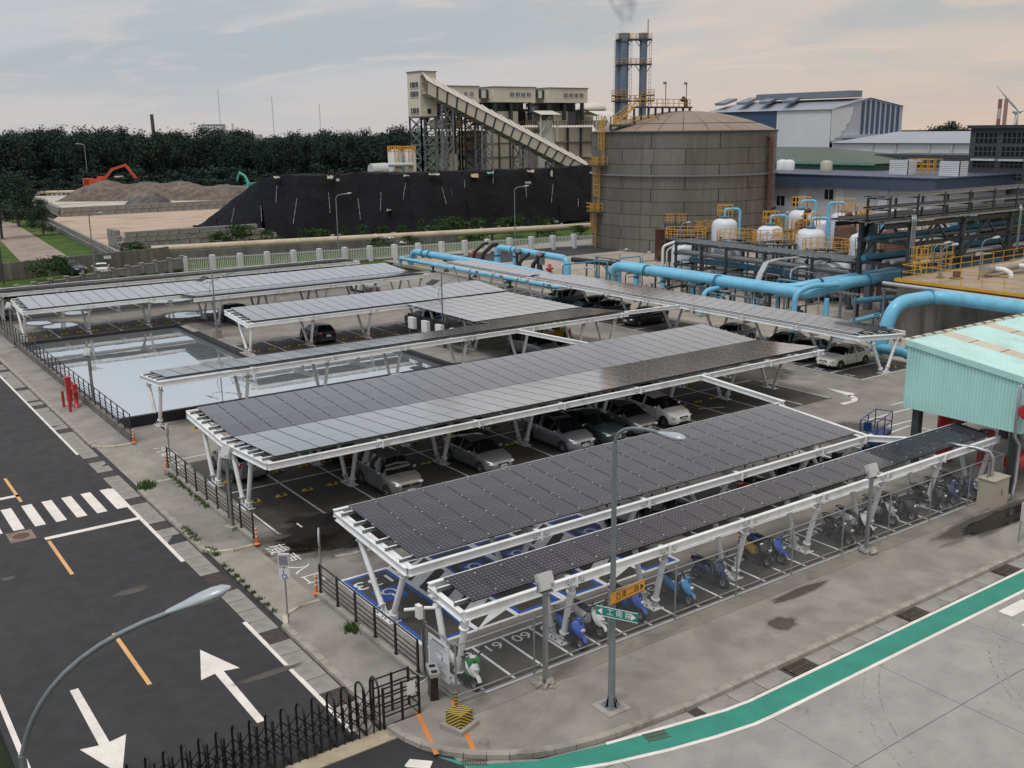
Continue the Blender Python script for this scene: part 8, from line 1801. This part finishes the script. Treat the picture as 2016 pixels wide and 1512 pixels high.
# ------------------------------------------------------------------ aqua corrugated building
AQ = M('aqua_sheet', (.42, .70, .66), .5, 0, .06, .7, dirt=(.22, .40, .38), dscale=.5, damt=.35, stretch=(1, 1, .5)); AQR = M('aqua_roof_sheet', (.53, .745, .705), .45, 0, .06, .8, dirt=(.30, .42, .38), dscale=.5, damt=.4); SKYL = M('cream_rooflight', (.56, .52, .42), .4, 0, .08, .8, dirt=(.33, .3, .22), damt=.5)
aq = thing('aqua_building', 'aqua corrugated metal building raised on steel columns at the right edge', 'building', (43.3, 22, 0), 0, None, world=True)
YA0, YA1, XA = 22.02, 27.95, 43.3; ztop = lambda y: 5.55 + (y - YA0) * (6.32 - 5.55) / (YA1 - YA0); zb = 3.06
for k in range(6):
    m = MB(); ya = YA0 + (YA1 - YA0) * k / 6; yb_ = YA0 + (YA1 - YA0) * (k + 1) / 6; n_ = 6; d_ = (yb_ - ya) / n_
    for j in range(n_):
        y_ = ya + d_ * j; prof = [(XA, y_), (XA, y_ + d_ * .52), (XA + .035, y_ + d_ * .60), (XA + .035, y_ + d_ * .92), (XA, y_ + d_)]
        for (xa, p0), (xb, p1) in zip(prof, prof[1:]): m.add([(xa, p0, zb), (xb, p1, zb), (xb, p1, ztop(p1) - .12), (xa, p0, ztop(p0) - .12)], [(3, 2, 1, 0)])
    part('wall_sheet', m, AQ, aq)
m = MB(); m.box(XA + .05, 78, YA0 + .02, YA1, zb + .02, 5.45); part('inner_wall', m, AQ, aq)
m = MB(); m.bar((XA - .03, YA0 - .25, ztop(YA0 - .25) - .05), (XA - .03, YA1 + .15, ztop(YA1 + .15) - .05), .10, .28); part('verge_trim', m, AQ, aq)
def roofrib(xa, xb, ya, yb_, mat, nm, rib=True):
    m = MB(); n_ = max(1, int((xb - xa) / .30)); d_ = (xb - xa) / n_
    for j in range(n_):
        x_ = xa + d_ * j; pr = [(x_, 0), (x_ + d_ * .62, 0), (x_ + d_ * .72, .05), (x_ + d_ * .9, .05), (x_ + d_, 0)] if rib else [(x_, .02), (x_ + d_, .02)]
        for (a, za), (b, zb2) in zip(pr, pr[1:]): m.add([(a, ya, ztop(ya) + za), (b, ya, ztop(ya) + zb2), (b, yb_, ztop(yb_) + zb2), (a, yb_, ztop(yb_) + za)], [(0, 1, 2, 3)])
    part(nm, m, mat, aq)
xr = XA - .05
for k in range(8):
    roofrib(xr, xr + 2.7, YA0 - .35, YA1 + .12, AQR, 'roof_sheet'); xr += 2.7
    if k < 6:
        for j in range(4): ya = YA0 - .35 + (YA1 - YA0 + .47) * j / 4; roofrib(xr, xr + 1.1, ya + .03, YA0 - .35 + (YA1 - YA0 + .47) * (j + 1) / 4 - .03, SKYL, 'rooflight', False)
        xr += 1.1
m = MB(); m.box(XA - .1, 78, YA1 + .08, YA1 + .30, ztop(YA1) - .25, ztop(YA1) + .10); part('ridge_cap', m, CONC_SLAB if False else SKYL, aq)
m = MB(); x_ = XA + .5
while x_ < 70: m.box(x_ - .06, x_ + .06, YA1 + .02, YA1 + .34, ztop(YA1) + .10, ztop(YA1) + .13); x_ += .9
part('ridge_fixing', m, STRUT, aq, kind='stuff')
for (x_, y_) in ((43.75, 27.4), (43.75, 22.5), (52, 27.4), (52, 22.5), (60, 27.4), (60, 22.5)): m = MB(); m.bar((x_, y_, 0), (x_, y_, zb), .36, .36); part('column', m, STRUT, aq)
m = MB(); m.tube([(43.1, 22.15, 5.3), (43.0, 22.15, 5.2), (43.0, 22.15, 3.0), (43.2, 22.0, 2.6), (43.2, 22.0, .9), (42.9, 21.9, .5), (42.9, 21.9, .12)], .075, 8); part('downpipe', m, STEEL_G, aq)
m = MB(); m.tube([(43.2, 21.75, 4.2), (42.95, 21.7, 4.2)], .36, 14); m.tube([(42.95, 21.7, 4.2), (42.9, 21.69, 4.2)], .24, 14); m.bar((43.35, 22.1, 4.2), (43.1, 21.75, 4.2), .06, .06); single('alarm_bell', m, RED, 'red round alarm on the near corner of the aqua building', 'alarm', base=(43.0, 21.7, 4.2))
for k, (pts, r, lab) in enumerate((([(46, 27.2, 0), (46, 27.2, 2.6)], .42, 'red pressure vessel under the far end of the aqua building'), ([(45.0, 26.6, 2.3), (60, 26.2, 2.3)], .30, 'red header pipe under the aqua building'), ([(44.8, 24.4, .6), (44.8, 24.4, 2.4)], .35, 'red standing vessel behind the last carport legs'), ([(44.6, 23.0, 1.2), (56, 23.0, 1.2)], .4, 'red pipe low under the aqua building'))): m = MB(); m.tube(pts, r, 14); single('red_pipework', m, RED, lab, 'pipe', 'red fire pipework under the aqua building', base=pts[0])
# ================================================================== left background: yard, stockpile, walls, wood
def sheet(name, pxs, z, mat): m = MB(); m.sheet([G(*p).xy for p in pxs], z); return struct(name, m, mat)
sheet('grass_verge', [(-60, 590), (365, 545), (1180, 488), (1180, 446), (900, 452), (560, 484), (245, 500), (120, 448), (60, 425), (-60, 440)], -.05, GRASS)
sheet('sand_yard', [(96, 438), (118, 424), (465, 396), (580, 440), (600, 478), (250, 498), (236, 496)], .0, SAND)
sheet('upper_yard', [(60, 402), (72, 380), (170, 377), (480, 372), (470, 402), (120, 422)], .03, concrete_mat('pale_yard', (.40, .37, .33), (.55, .52, .47), (.16, .15, .14), .7, .1, 3, stretch=(.5, 1.5, 1)))
sheet('dirt_track', [(-40, 428), (30, 440), (165, 524), (60, 535), (-10, 462), (-60, 450)], -.02, DIRT)
# drain with two low walls
for k, (a, b, lab) in enumerate((((97, 436), (240, 507), 'low concrete drain wall along the sand yard'), ((86, 440), (222, 512), 'low dark drain wall along the grass'))): m = MB(); A, B = G(*a), G(*b); m.bar(A + V((0, 0, .35)), B + V((0, 0, .35)), .4, .7); single('drain_wall', m, CONC_SLAB if k == 0 else CONC_WALL, lab, 'wall', base=A)
def blocks(lab, runs, bw, bh, rows, stair=0, seed=1):
    t = thing('block_wall', lab, 'wall', runs[0][0], 0, 'concrete block walls of the yard', world=True); q = random.Random(seed); b = MB(); b.box(-bw / 2 + .03, bw / 2 - .03, -.42, .42, .025, bh - .02); me = b.mesh('block', CONC_BLOCK); n = 0
    for (A, B) in runs:
        d = B - A; L_ = d.length; az_ = math.atan2(d.y, d.x); k_ = int(L_ / bw)
        for r in range(rows):
            kk = k_ - (stair if r == rows - 1 else 0) - (1 if r == rows - 2 and stair else 0)
            for k in range(kk): inst('block', me, t, A + d.normalized() * (bw * (k + .5 + .25 * (r % 2))) + V((0, 0, bh * r)) + V((q.uniform(-.05, .05), q.uniform(-.06, .06), 0)), (0, 0, az_ + q.uniform(-.02, .02)), True)
    return t
c0, c1, cr = G(245, 499), G(556, 476), G(219, 489)
blocks('near wall of stacked grey concrete blocks in front of the sand yard', [(c0, c1), (cr, c0)], 1.5, .76, 4, 2)
c0, c1, cr = G(120, 427), G(466, 409), G(73, 403)
blocks('far wall of stacked grey concrete blocks behind the sand yard', [(c0, c1), (cr, c0)], 1.8, .95, 2, 0, 3)
# heap of rubble earth
DIRTH = M('rubble_earth', (.12, .10, .085), .95, 0, .5, .5, bump=1.0, bscale=1.5, dirt=(.22, .19, .16), dscale=.25, damt=.6)
def mound(name, A, B, hw, h, mat, lab, seed, n=46, k=18, rough=.9):
    q = random.Random(seed); m = MB(); d = B - A; nn = V((-d.y, d.x, 0)).normalized(); vs = []; ph = [q.uniform(0, 6.28) for _ in range(8)]
    for i in range(n + 1):
        u = i / n
        for j in range(k + 1):
            v_ = -1 + 2 * j / k; e = (1 - abs(2 * u - 1) ** 6) * (1 - v_ * v_) ** .8; w = .75 + .13 * math.sin(5 * u + ph[0]) + .1 * math.sin(13 * u + ph[1] + 2 * v_) + .06 * math.sin(29 * u + ph[2] + 5 * v_)
            p = A + d * u + nn * hw * v_; vs.append((p.x + q.uniform(-.3, .3), p.y + q.uniform(-.3, .3), max(-.1, h * e * w + q.uniform(-.22, .22) * rough * min(1, e * 3))))
    m.add(vs, [(i * (k + 1) + j, (i + 1) * (k + 1) + j, (i + 1) * (k + 1) + j + 1, i * (k + 1) + j + 1) for i in range(n) for j in range(k)], 0, False); return single(name, m, mat, lab, 'earth heap', base=A)
mound('earth_heap', G(150, 391), G(505, 388), 13, 5.6, DIRTH, 'long heap of brown rubble earth behind the far block wall', 4)
mound('earth_heap', G(250, 404), G(330, 402), 8, 2.6, M('grey_spoil', (.085, .082, .08), .95, 0, .5, .5, bump=1, bscale=1.5), 'small grey spoil heap in front of the brown one', 5, 20, 12)
# tarpaulin covered stockpile
TARP = NT('black_tarpaulin'); w_ = TARP.noise(.55, 6, .6, TARP.map((1, 1, .5)), 1.2); TARP.bump(w_, 1.0, .6); f_ = TARP.rng(TARP.noise(.16, 5), .35, .7); TARP = TARP.fin(TARP.mix(f_, (.0022, .0027, .0042), (.0058, .0068, .0095)), .75, 0, .12)
base_l = [(392, 452), (440, 462), (520, 470), (600, 470), (750, 464), (900, 455), (1040, 444), (1185, 430)]; top_l = [(392, 447), (420, 422), (460, 392), (505, 358), (540, 346), (650, 346), (720, 341), (800, 343), (860, 340), (950, 337), (1050, 333), (1185, 326)]
def pl(t, x): return interp([(float(a), float(b)) for a, b in t], x)
pile = thing('covered_stockpile', 'long black tarpaulin covered stockpile in front of the conveyor plant', 'stockpile', G(600, 470), 0, None, world=True); edges_ = [392, 432, 478, 520, 556, 604, 652, 706, 760, 812, 868, 922, 980, 1040, 1100, 1150, 1185]; q = random.Random(5)
def surf(px, v_):
    B = G(px, pl(base_l, px)); D = math.hypot(B.x, B.y); T = AD(px, pl(top_l, px), D + 15); s = .5 - .5 * math.cos(math.pi * min(1, max(0, v_))) if False else v_; return B.lerp(T, s) + V((0, 0, .9 * math.sin(math.pi * min(1, v_)) * .6))
for a, b in zip(edges_, edges_[1:]):
    m = MB(); vs = []; lift = q.uniform(.0, .16); ph = [q.uniform(0, 6) for _ in range(4)]
    for i in range(7):
        for j in range(13):
            u = a - 3 + (b - a + 6) * i / 6; v_ = j / 12; p = surf(u + 16 * (1 - v_) * (1 if a > 480 else 0) - 8, v_); wv = .22 * math.sin(9 * v_ + ph[0] + i) + .16 * math.sin(17 * v_ + ph[1] - 2 * i); p += V((-.5, -.7, .5)) * (wv * .6 + lift + q.uniform(-.08, .08)); vs.append(p)
    m.add(vs, [(i * 13 + j, (i + 1) * 13 + j, (i + 1) * 13 + j + 1, i * 13 + j + 1) for i in range(6) for j in range(12)], 0, True); n0 = [vs[i * 13 + 12] for i in range(7)]; far = [p + V((9, 12, -.3)) for p in n0]; low = [V((p.x + 9, p.y + 14, 0)) for p in far]
    m.add(n0 + far + low, [(i, i + 1, 8 + i, 7 + i) for i in range(6)] + [(7 + i, 8 + i, 15 + i, 14 + i) for i in range(6)], 0, True); part('tarpaulin_sheet', m, TARP, pile)
PALEC = M('torn_pale_sheet', (.30, .285, .23), .8, 0, .2, 1.5); ROPE = M('pale_rope', (.30, .31, .31), .8)
for e in edges_[2:-1]:
    m = MB(); v0 = q.uniform(.1, .7); v1 = min(1, v0 + q.uniform(.1, .4)); sk = q.uniform(-22, 30); m.tube([surf(e + sk * (1 - v_) - 8, v_) + V((-.25, -.4, .45 + q.uniform(-.12, .1))) for v_ in [v0 + (v1 - v0) * k / 7 for k in range(8)]], [.01 + .035 * abs(math.sin(k * 1.3 + e)) for k in range(8)], 4); part('tie_rope', m, ROPE, pile)
for (px, pt, w, h, mt) in ((650, 346, 16, 8, PALEC), (665, 352, 8, 6, PALEC), (800, 345, 14, 3, PALEC), (855, 342, 26, 3, PALEC), (935, 343, 18, 9, M('tan_sack', (.34, .26, .16), .8, 0, .25, 2)), (965, 338, 16, 5, M('faded_green_sheet', (.12, .30, .22), .8)), (1045, 335, 18, 6, bpy.data.materials['tan_sack']), (1086, 337, 5, 14, PALEC), (545, 348, 16, 4, PALEC), (1040, 358, 12, 5, M('grey_sheet', (.16, .16, .165), .7)), (765, 412, 10, 4, bpy.data.materials['grey_sheet'])):
    m = MB(); D = math.hypot(*G(px, pl(base_l, px)).xy) + 13.2 * (1 if pt < 350 else .4); n_ = 5; vs = []
    for i in range(n_ + 1):
        for j in range(3): vs.append(AD(px - w * .4 + w * .8 * i / n_ + q.uniform(-1, 1), pt - h * .1 + h * .38 * j + q.uniform(-1.4, 1.4), D - 1.0 * j + q.uniform(-.3, .3)))
    m.add(vs, [(i * 3 + j, (i + 1) * 3 + j, (i + 1) * 3 + j + 1, i * 3 + j + 1) for i in range(n_) for j in range(2)], 0, True); part('torn_cover', m, mt, pile)
for k in range(46):
    px = 600 + q.uniform(0, 570); p = G(px, pl(base_l, px) + q.uniform(-2, 4)); 
    if k < 26: m = MB(); s = q.uniform(.2, .7); m.ell((0, 0, s * .3), s, s * .8, s * .6, 6, 4); m.s = [False] * len(m.s); o = single('rubble_stone', m, CONC_KERB, 'pale stone lying along the foot of the black stockpile', 'stone', 'stones along the foot of the stockpile'); o.location = p; o.rotation_euler = (0, 0, q.uniform(0, 6))
m = MB(); p = G(891, 447); m.tube([p, p + V((0, 0, 6.6))], .16, 6); m.bar(p + V((-.5, 0, 3)), p + V((.5, 0, 3.1)), .12, .12); single('timber_pole', m, STRUT, 'dark pole standing in front of the black stockpile', 'pole', base=p)
# excavators
def excavator(p, col, lab, az, s=1.0):
    t = thing('excavator', lab, 'excavator', p, az, None); cm = M('excavator_' + lab.split()[0], col, .5, 0, .1)
    for y in (-1.2, 1.2): m = MB(); m.tube([(-1.7, y, .45), (1.7, y, .45)], .45, 8); m.box(-1.7, 1.7, y - .3, y + .3, 0, .9); part('track', m, TRIM, t)
    m = MB(); m.box(-2.4, 1.3, -1.4, 1.4, 1.1, 2.3); m.box(-2.6, -1.2, -1.4, 1.4, 1.2, 2.5); part('body', m, cm, t); m = MB(); m.box(-.1, 1.5, .35, 1.4, 1.2, 2.9); part('cab', m, cm, t); m = MB(); m.box(.1, 1.53, .45, 1.42, 2.0, 2.8); part('cab_window', m, GLASS, t)
    for (a, b, w) in (((1.0, -.3, 1.6), (3.6, -.3, 4.4), .55), ((3.6, -.3, 4.4), (6.6, -.3, 5.3), .5)): m = MB(); m.bar(a, b, .4, w); part('boom', m, cm, t)
    m = MB(); m.bar((6.4, -.3, 5.5), (8.6, -.3, 2.4), .35, .5); part('stick', m, cm, t); m = MB(); m.box(8.2, 9.3, -.9, .3, 1.7, 2.5); part('bucket', m, TRIM, t); t.scale = (s, s, s)
e = G(195, 389); excavator(V((e.x, e.y, 2.0)), (.52, .075, .03), 'orange excavator with its arm stretched over the earth heap', rad(-35), 1.25)
e = AD(494, 372, 315); excavator(V((e.x, e.y, max(0, e.z - .4))), (.10, .42, .36), 'teal excavator on the earth heap beside the black stockpile', rad(100), .95)
# pipelines with supports
for (a, b, z, lab) in (((75, 386), (158, 384), 1.0, 'cream pipe on stilts beyond the pale yard'), ((228, 378), (312, 374), 4.2, 'pale pipe behind the earth heap'), ((300, 513), (1185, 462), 1.5, 'long cream pipeline on stilts behind the white railings')):
    A, B = G(*a), G(*b); A.z = B.z = z; pipe(lab, [A, B], .42 if z < 1.2 else .48, PIPE_C, group='cream pipelines', supports=[(0, (k + .5) / 9) for k in range(9)], n=10)
# boundary walls and white railings
A, B, C = G(-30, 592), G(365, 537), G(1170, 486); t = thing('boundary_wall', 'grey boundary wall with stepped coping behind the farthest carport', 'wall', A, 0, None, world=True); n_ = 13
for k in range(n_):
    a, b = A.lerp(B, k / n_), A.lerp(B, (k + 1) / n_); h = .75 + .085 * k; m = MB(); m.bar(a + V((0, 0, h / 2)), b + V((0, 0, h / 2)), .2, h); m.bar(a + V((0, 0, h + .05)), a.lerp(b, .75) + V((0, 0, h + .05)), .3, .12, 1); part('wall_panel', m, [M('boundary_grey', (.22, .225, .23), .75, 0, .12, .6, dirt=(.1, .1, .095), damt=.5) if k == 0 else bpy.data.materials['boundary_grey'], CONC_SLAB], t); m = MB(); g_ = a.lerp(b, .85); m.bar(g_, g_ + V((0, 0, h + .28)), .5, .4); m.bar(g_ + V((0, 0, h + .28)), g_ + V((0, 0, h + .38)), .6, .5); part('pier', m, CONC_BLOCK, t)
t = thing('white_railing', 'white railings between white pillars along the back of the lot', 'railing', B, 0, None, world=True); n_ = 17; WP = M('pillar_white', (.58, .59, .60), .6, 0, .08, 1.2)
for k in range(n_):
    a, b = B.lerp(C, k / n_), B.lerp(C, (k + 1) / n_); m = MB(); m.bar(a, a + V((0, 0, 2.0)), .8, .5); part('pillar', m, WP, t); m = MB(); d = b - a
    for h in (.35, 1.65): m.bar(a + V((0, 0, h)), b + V((0, 0, h)), .05, .07)
    for j in range(1, 15): g_ = a + d * j / 15; m.bar(g_ + V((0, 0, .2)), g_ + V((0, 0, 1.75 + .05 * math.sin(j / 15 * 3.14))), .06, .06)
    part('rail_panel', m, WP, t); m = MB(); m.bar(a + V((0, 0, .12)), b + V((0, 0, .12)), .25, .24); part('plinth', m, CONC_WALL, t)
A, B, C = G(-60, 560), G(330, 516), G(900, 480); m = MB(); m.bar(A + V((0, 0, 1.0)), B + V((0, 0, 1.0)), .3, 2.0); m.bar(B + V((0, 0, .7)), C + V((0, 0, .7)), .3, 1.4); 
for k in range(12): g_ = A.lerp(B, k / 11); m.bar(g_, g_ + V((0, 0, 2.06)), .5, .5)
dw = single('dark_wall', m, CONC_WALL, 'long dark stained concrete wall behind the two parked cars', 'wall', base=A); p = G(48, 545); m = MB(); m.cbox((p.x, p.y - 1.0, 1.35), .7, .04, .6); single('wall_sign', m, M('sign_yellow', (.6, .42, .04), .5), 'small yellow sign on the dark wall', 'sign', base=(p.x, p.y - 1, 1.05)); p = G(209, 528); m = MB(); m.cbox((p.x, p.y - 1.2, 1.5), .9, .04, .4); single('wall_sign', m, SIGNW, 'small white sign on the dark wall above the white hatchback', 'sign', base=(p.x, p.y - 1.2, 1.3))
m = MB(); p = G(8, 560); m.tube([p, p + V((0, 0, 5.5))], .1, 6); single('timber_pole', m, STRUT, 'thin dark pole at the far left by the dark wall', 'pole', base=p)
# ------------------------------------------------------------------ trees
def leaf_mat(name, a, b):
    t = NT(name); oi = t.n('ShaderNodeObjectInfo'); n = t.noise(.35, 4); c = t.mix(t.rng(n, .35, .65), a, b); c = t.mix(t.math('MULTIPLY', oi.outputs['Random'], .55), c, mul(b, .8)); c = t.mix(t.rng(t.noise(3, 3), .5, .8), c, mul(b, 1.5)); return t.fin(c, .75, 0, .15)
LEAF_D = leaf_mat('dark_pine_leaf', (.017, .034, .034), (.038, .062, .048)); LEAF_G = leaf_mat('green_leaf', (.022, .050, .016), (.045, .085, .026)); BARK = M('bark', (.06, .05, .042), .9, 0, .3, 3)
def crown_mesh(seed, h, r, n, leaf, mat, low=.18, lobes=15, spike=.5):
    q = random.Random(seed); m = MB(); L_ = []
    for k in range(lobes):
        f = q.random() ** .8; zz = h * (low + (1 - low) * f); rr_ = r * (1 - .75 * max(0, f - .35) ** 1.1) * q.uniform(.35, .95); a = q.uniform(0, 6.28); L_.append((rr_ * .75 * math.cos(a), rr_ * .75 * math.sin(a), zz, r * q.uniform(.22, .42), h * q.uniform(.06, .13)))
    for _ in range(n):
        x, y, z, a_, b_ = q.choice(L_); u, v_, w = q.gauss(0, .55), q.gauss(0, .55), q.gauss(0, .6); c = V((x + u * a_, y + v_ * a_, z + w * b_)); d = V((q.gauss(0, 1), q.gauss(0, 1), q.gauss(0, .6) + spike * .5)).normalized(); e = d.orthogonal().normalized(); e = (Matrix.Rotation(q.uniform(0, 6.28), 3, d) @ e); s = leaf * q.uniform(.5, 1.3)
        m.add([c - d * s, c + e * s * .42, c + d * s, c - e * s * .42], [(0, 1, 2, 3)])
    return m.mesh('crown', mat)
def trunk_mesh(seed, h, r):
    q = random.Random(seed); m = MB(); m.tube([(0, 0, 0), (q.uniform(-.2, .2), q.uniform(-.2, .2), h * .4), (q.uniform(-.4, .4), q.uniform(-.4, .4), h * .9)], [h * .022, h * .016, h * .005], 7)
    for k in range(7): a = q.uniform(0, 6.28); z = h * q.uniform(.25, .75); m.tube([(0, 0, z), (r * .6 * math.cos(a), r * .6 * math.sin(a), z + h * .14)], [h * .008, h * .003], 5)
    return m.mesh('trunk', BARK)
CR = [crown_mesh(20 + k, 15, 5.2, 3000, .40, LEAF_D, .12 if k < 3 else .25, 17, .8) for k in range(6)]; TK = [trunk_mesh(k, 15, 5) for k in range(3)]; BU = [crown_mesh(50 + k, 2.4, 2.6, 900, .20, LEAF_G, .12, 14, .2) for k in range(3)]; BD = [crown_mesh(60 + k, 5, 3.6, 900, .45, LEAF_D, .05, 14, .3) for k in range(2)]
def tree(name, lab, cat, loc, k, s, grp, crowns=CR, trunk=True, sz=None):
    t = thing(name, lab, cat, loc, random.uniform(0, 6.28), grp); t.scale = (s, s, (sz or s)); inst('crown', crowns[k % len(crowns)], t, (0, 0, 0)); 
    if trunk: inst('trunk', TK[k % 3], t, (0, 0, 0), scale=(1, 1, 1) if crowns is CR else (.3, .3, .16))
    return t
q = random.Random(3); prof = [(-40, 272), (20, 268), (60, 266), (100, 250), (140, 262), (200, 257), (260, 262), (330, 266), (420, 264), (470, 258), (530, 268), (620, 264), (720, 264), (830, 262)]
for r_, D in enumerate((338, 350, 364, 380, 398)):
    px = -50 + 9 * r_
    while px < 835:
        p = AD(px + q.uniform(-8, 8), 300, D + q.uniform(-5, 5)); p.z = -.2; zt = AD(px, interp(prof, px) + q.uniform(-3, 16) - (9 if q.random() < .14 else 0), D).z
        s = max(.6, zt / 15.2); tree('wood_tree', 'dark feathery tree standing in the wood across the left horizon', 'tree', p, q.randrange(6), s * q.uniform(.85, 1.05), 'trees of the dark wood', sz=s); px += 27 + q.uniform(-5, 7)
for k in range(34): px = -30 + 25 * k + q.uniform(-8, 8); p = AD(px, 300, 328 + q.uniform(-5, 3)); p.z = -.2; tree('bush', 'dark bush along the front edge of the wood', 'bush', p, k, q.uniform(.8, 1.5), 'bushes along the edge of the wood', BD, False)
for (px, py, s, lab) in ((4, 470, .60, 'dark spreading tree at the far left edge over the dirt track'), (38, 446, .60, 'dark tree beside the dirt track, behind the round one'), (86, 463, .38, 'small round dark tree standing on the grass by the drain'), (62, 440, .42, 'dark tree between the round tree and the track')): p = G(px, py); tree('roadside_tree', lab, 'tree', p, int(px), s * 1.15, 'trees beside the dirt track', sz=s)
SH = [(480, 489, 1.3, 'large green shrub behind the white railings below the block wall'), (440, 492, 1.0, 'green shrub left of the large one below the block wall'), (530, 484, .9, 'dark green shrub at the right end of the block wall'), (610, 484, 1.0, 'green shrub in front of the stockpile'), (880, 474, 1.4, 'wide green shrub by the dark pole'), (935, 472, 1.2, 'green shrub right of the wide one'), (1005, 466, 1.2, 'green shrub near the right street lamp'), (750, 497, .8, 'shrub growing against the white pillars'), (808, 497, .9, 'shrub by the thick blue pipe end'), (268, 516, 1.0, 'shrub against the dark wall right of the white hatchback'), (105, 552, 1.1, 'palm like shrub on the grass left of the dark blue car'), (1075, 462, 1.0, 'shrub by the foot of the huge tank'), (1140, 470, .8, 'climbing shrub beside the yellow ladder')]
for k, (px, py, s, lab) in enumerate(SH): tree('shrub', lab, 'shrub', G(px, py), k, s, 'shrubs along the white railings', BU, False)
for k in range(12): px = 640 + 38 * k; p = G(px, pl(base_l, px) + 6); tree('sapling', 'thin sapling along the foot of the black stockpile', 'sapling', p, k, q.uniform(.35, .6), 'saplings along the foot of the stockpile', BU, False, q.uniform(.6, 1.1))
for k in range(16): p = G(20 + 22 * k, 588 - 3 * k + (2 if k % 2 else 0)); tree('wall_plant', 'small plant growing against the grey boundary wall', 'plant', p, k, q.uniform(.25, .45), 'plants along the boundary wall', BU, False)
for k in range(14): p = AX(1893 + 12 * k, 352, 136); p.z = 0; p.x += q.uniform(-2, 2); tree('bush', 'green bush below the office block at the right edge', 'bush', p, k, q.uniform(1.7, 2.3), 'bushes below the office block', BU, False)
for k in range(7): p = AD(1842 + 9 * k, 262, 330); p.z = 0; tree('distant_tree', 'dark tree top showing over the long white shed', 'tree', p, k, AD(1842, 250, 330).z / 15.5, 'trees beyond the long shed')
# far skyline
p = AD(304, 268, 520); m = MB(); m.tube([(0, 0, 0), (-.4, 0, AD(302, 225, 520).z)], [.95, .8], 10); single('chimney', m, M('chimney_dark', (.09, .085, .085), .8), 'single dark chimney above the wood on the left', 'chimney').location = (p.x, p.y, 0)
p = AD(421, 262, 620); m = MB(); z_ = AD(421, 247, 620).z; m.box(-5.5, 5.5, -5, 5, 0, z_); m.box(-5.6, 5.6, -5.1, 5.1, z_, z_ + .6, 1); m.bar((11, 0, 0), (11, 0, z_ + 1), 1, 1); o = single('distant_building', m, [M('distant_white', (.62, .64, .67), .6), STRUT_L], 'distant white block above the wood', 'building'); o.location = (p.x, p.y, 0); o.rotation_euler = (0, 0, -.62)
MAST = M('mast_grey', (.50, .50, .51), .7)
for (px, pt, lab) in ((436, 176, 'tallest thin lattice mast on the left skyline'), (540, 188, 'middle thin lattice mast on the skyline'), (632, 204, 'shortest thin lattice mast on the skyline')):
    p = AD(px, 270, 760); zt = AD(px, pt, 760).z; t = thing('radio_mast', lab, 'mast', (p.x, p.y, 0), 0, 'thin masts on the skyline'); m = MB()
    for a in (0, 2.1, 4.2): m.bar((.35 * math.cos(a), .35 * math.sin(a), 0), (.2 * math.cos(a), .2 * math.sin(a), zt), .08, .08)
    for k in range(26): z0 = zt * k / 26; m.bar((.33, 0, z0), (-.2, .28, z0 + zt / 26), .06, .06); m.bar((-.2, .28, z0), (-.2, -.28, z0 + zt / 26), .06, .06)
    part('lattice', m, MAST, t, kind='stuff')
for (px, py, w_, h_, lab, c) in ((350, 264, 26, 5, 'low pale shed roof glimpsed over the wood', 'mast_grey'), (505, 268, 14, 5, 'blue shed roof glimpsed over the wood', 'pale_blue_sheet')): p = AD(px, py, 560); m = MB(); m.box(-w_ / 6, w_ / 6, -3, 3, 0, p.z + .8); o = single('distant_shed', m, bpy.data.materials[c], lab, 'shed'); o.location = (p.x, p.y, 0); o.rotation_euler = (0, 0, -.62)

# lettering becomes plain mesh
bpy.context.view_layer.update(); dg = bpy.context.evaluated_depsgraph_get()
for o in TEXTS:
    me = bpy.data.meshes.new_from_object(o.evaluated_get(dg)); n = bpy.data.objects.new(o.name.split('.')[0], me); COL.objects.link(n); n.parent = o.parent; n.location = o.location; n.rotation_euler = o.rotation_euler; n.scale = o.scale
for o in TEXTS: bpy.data.objects.remove(o)
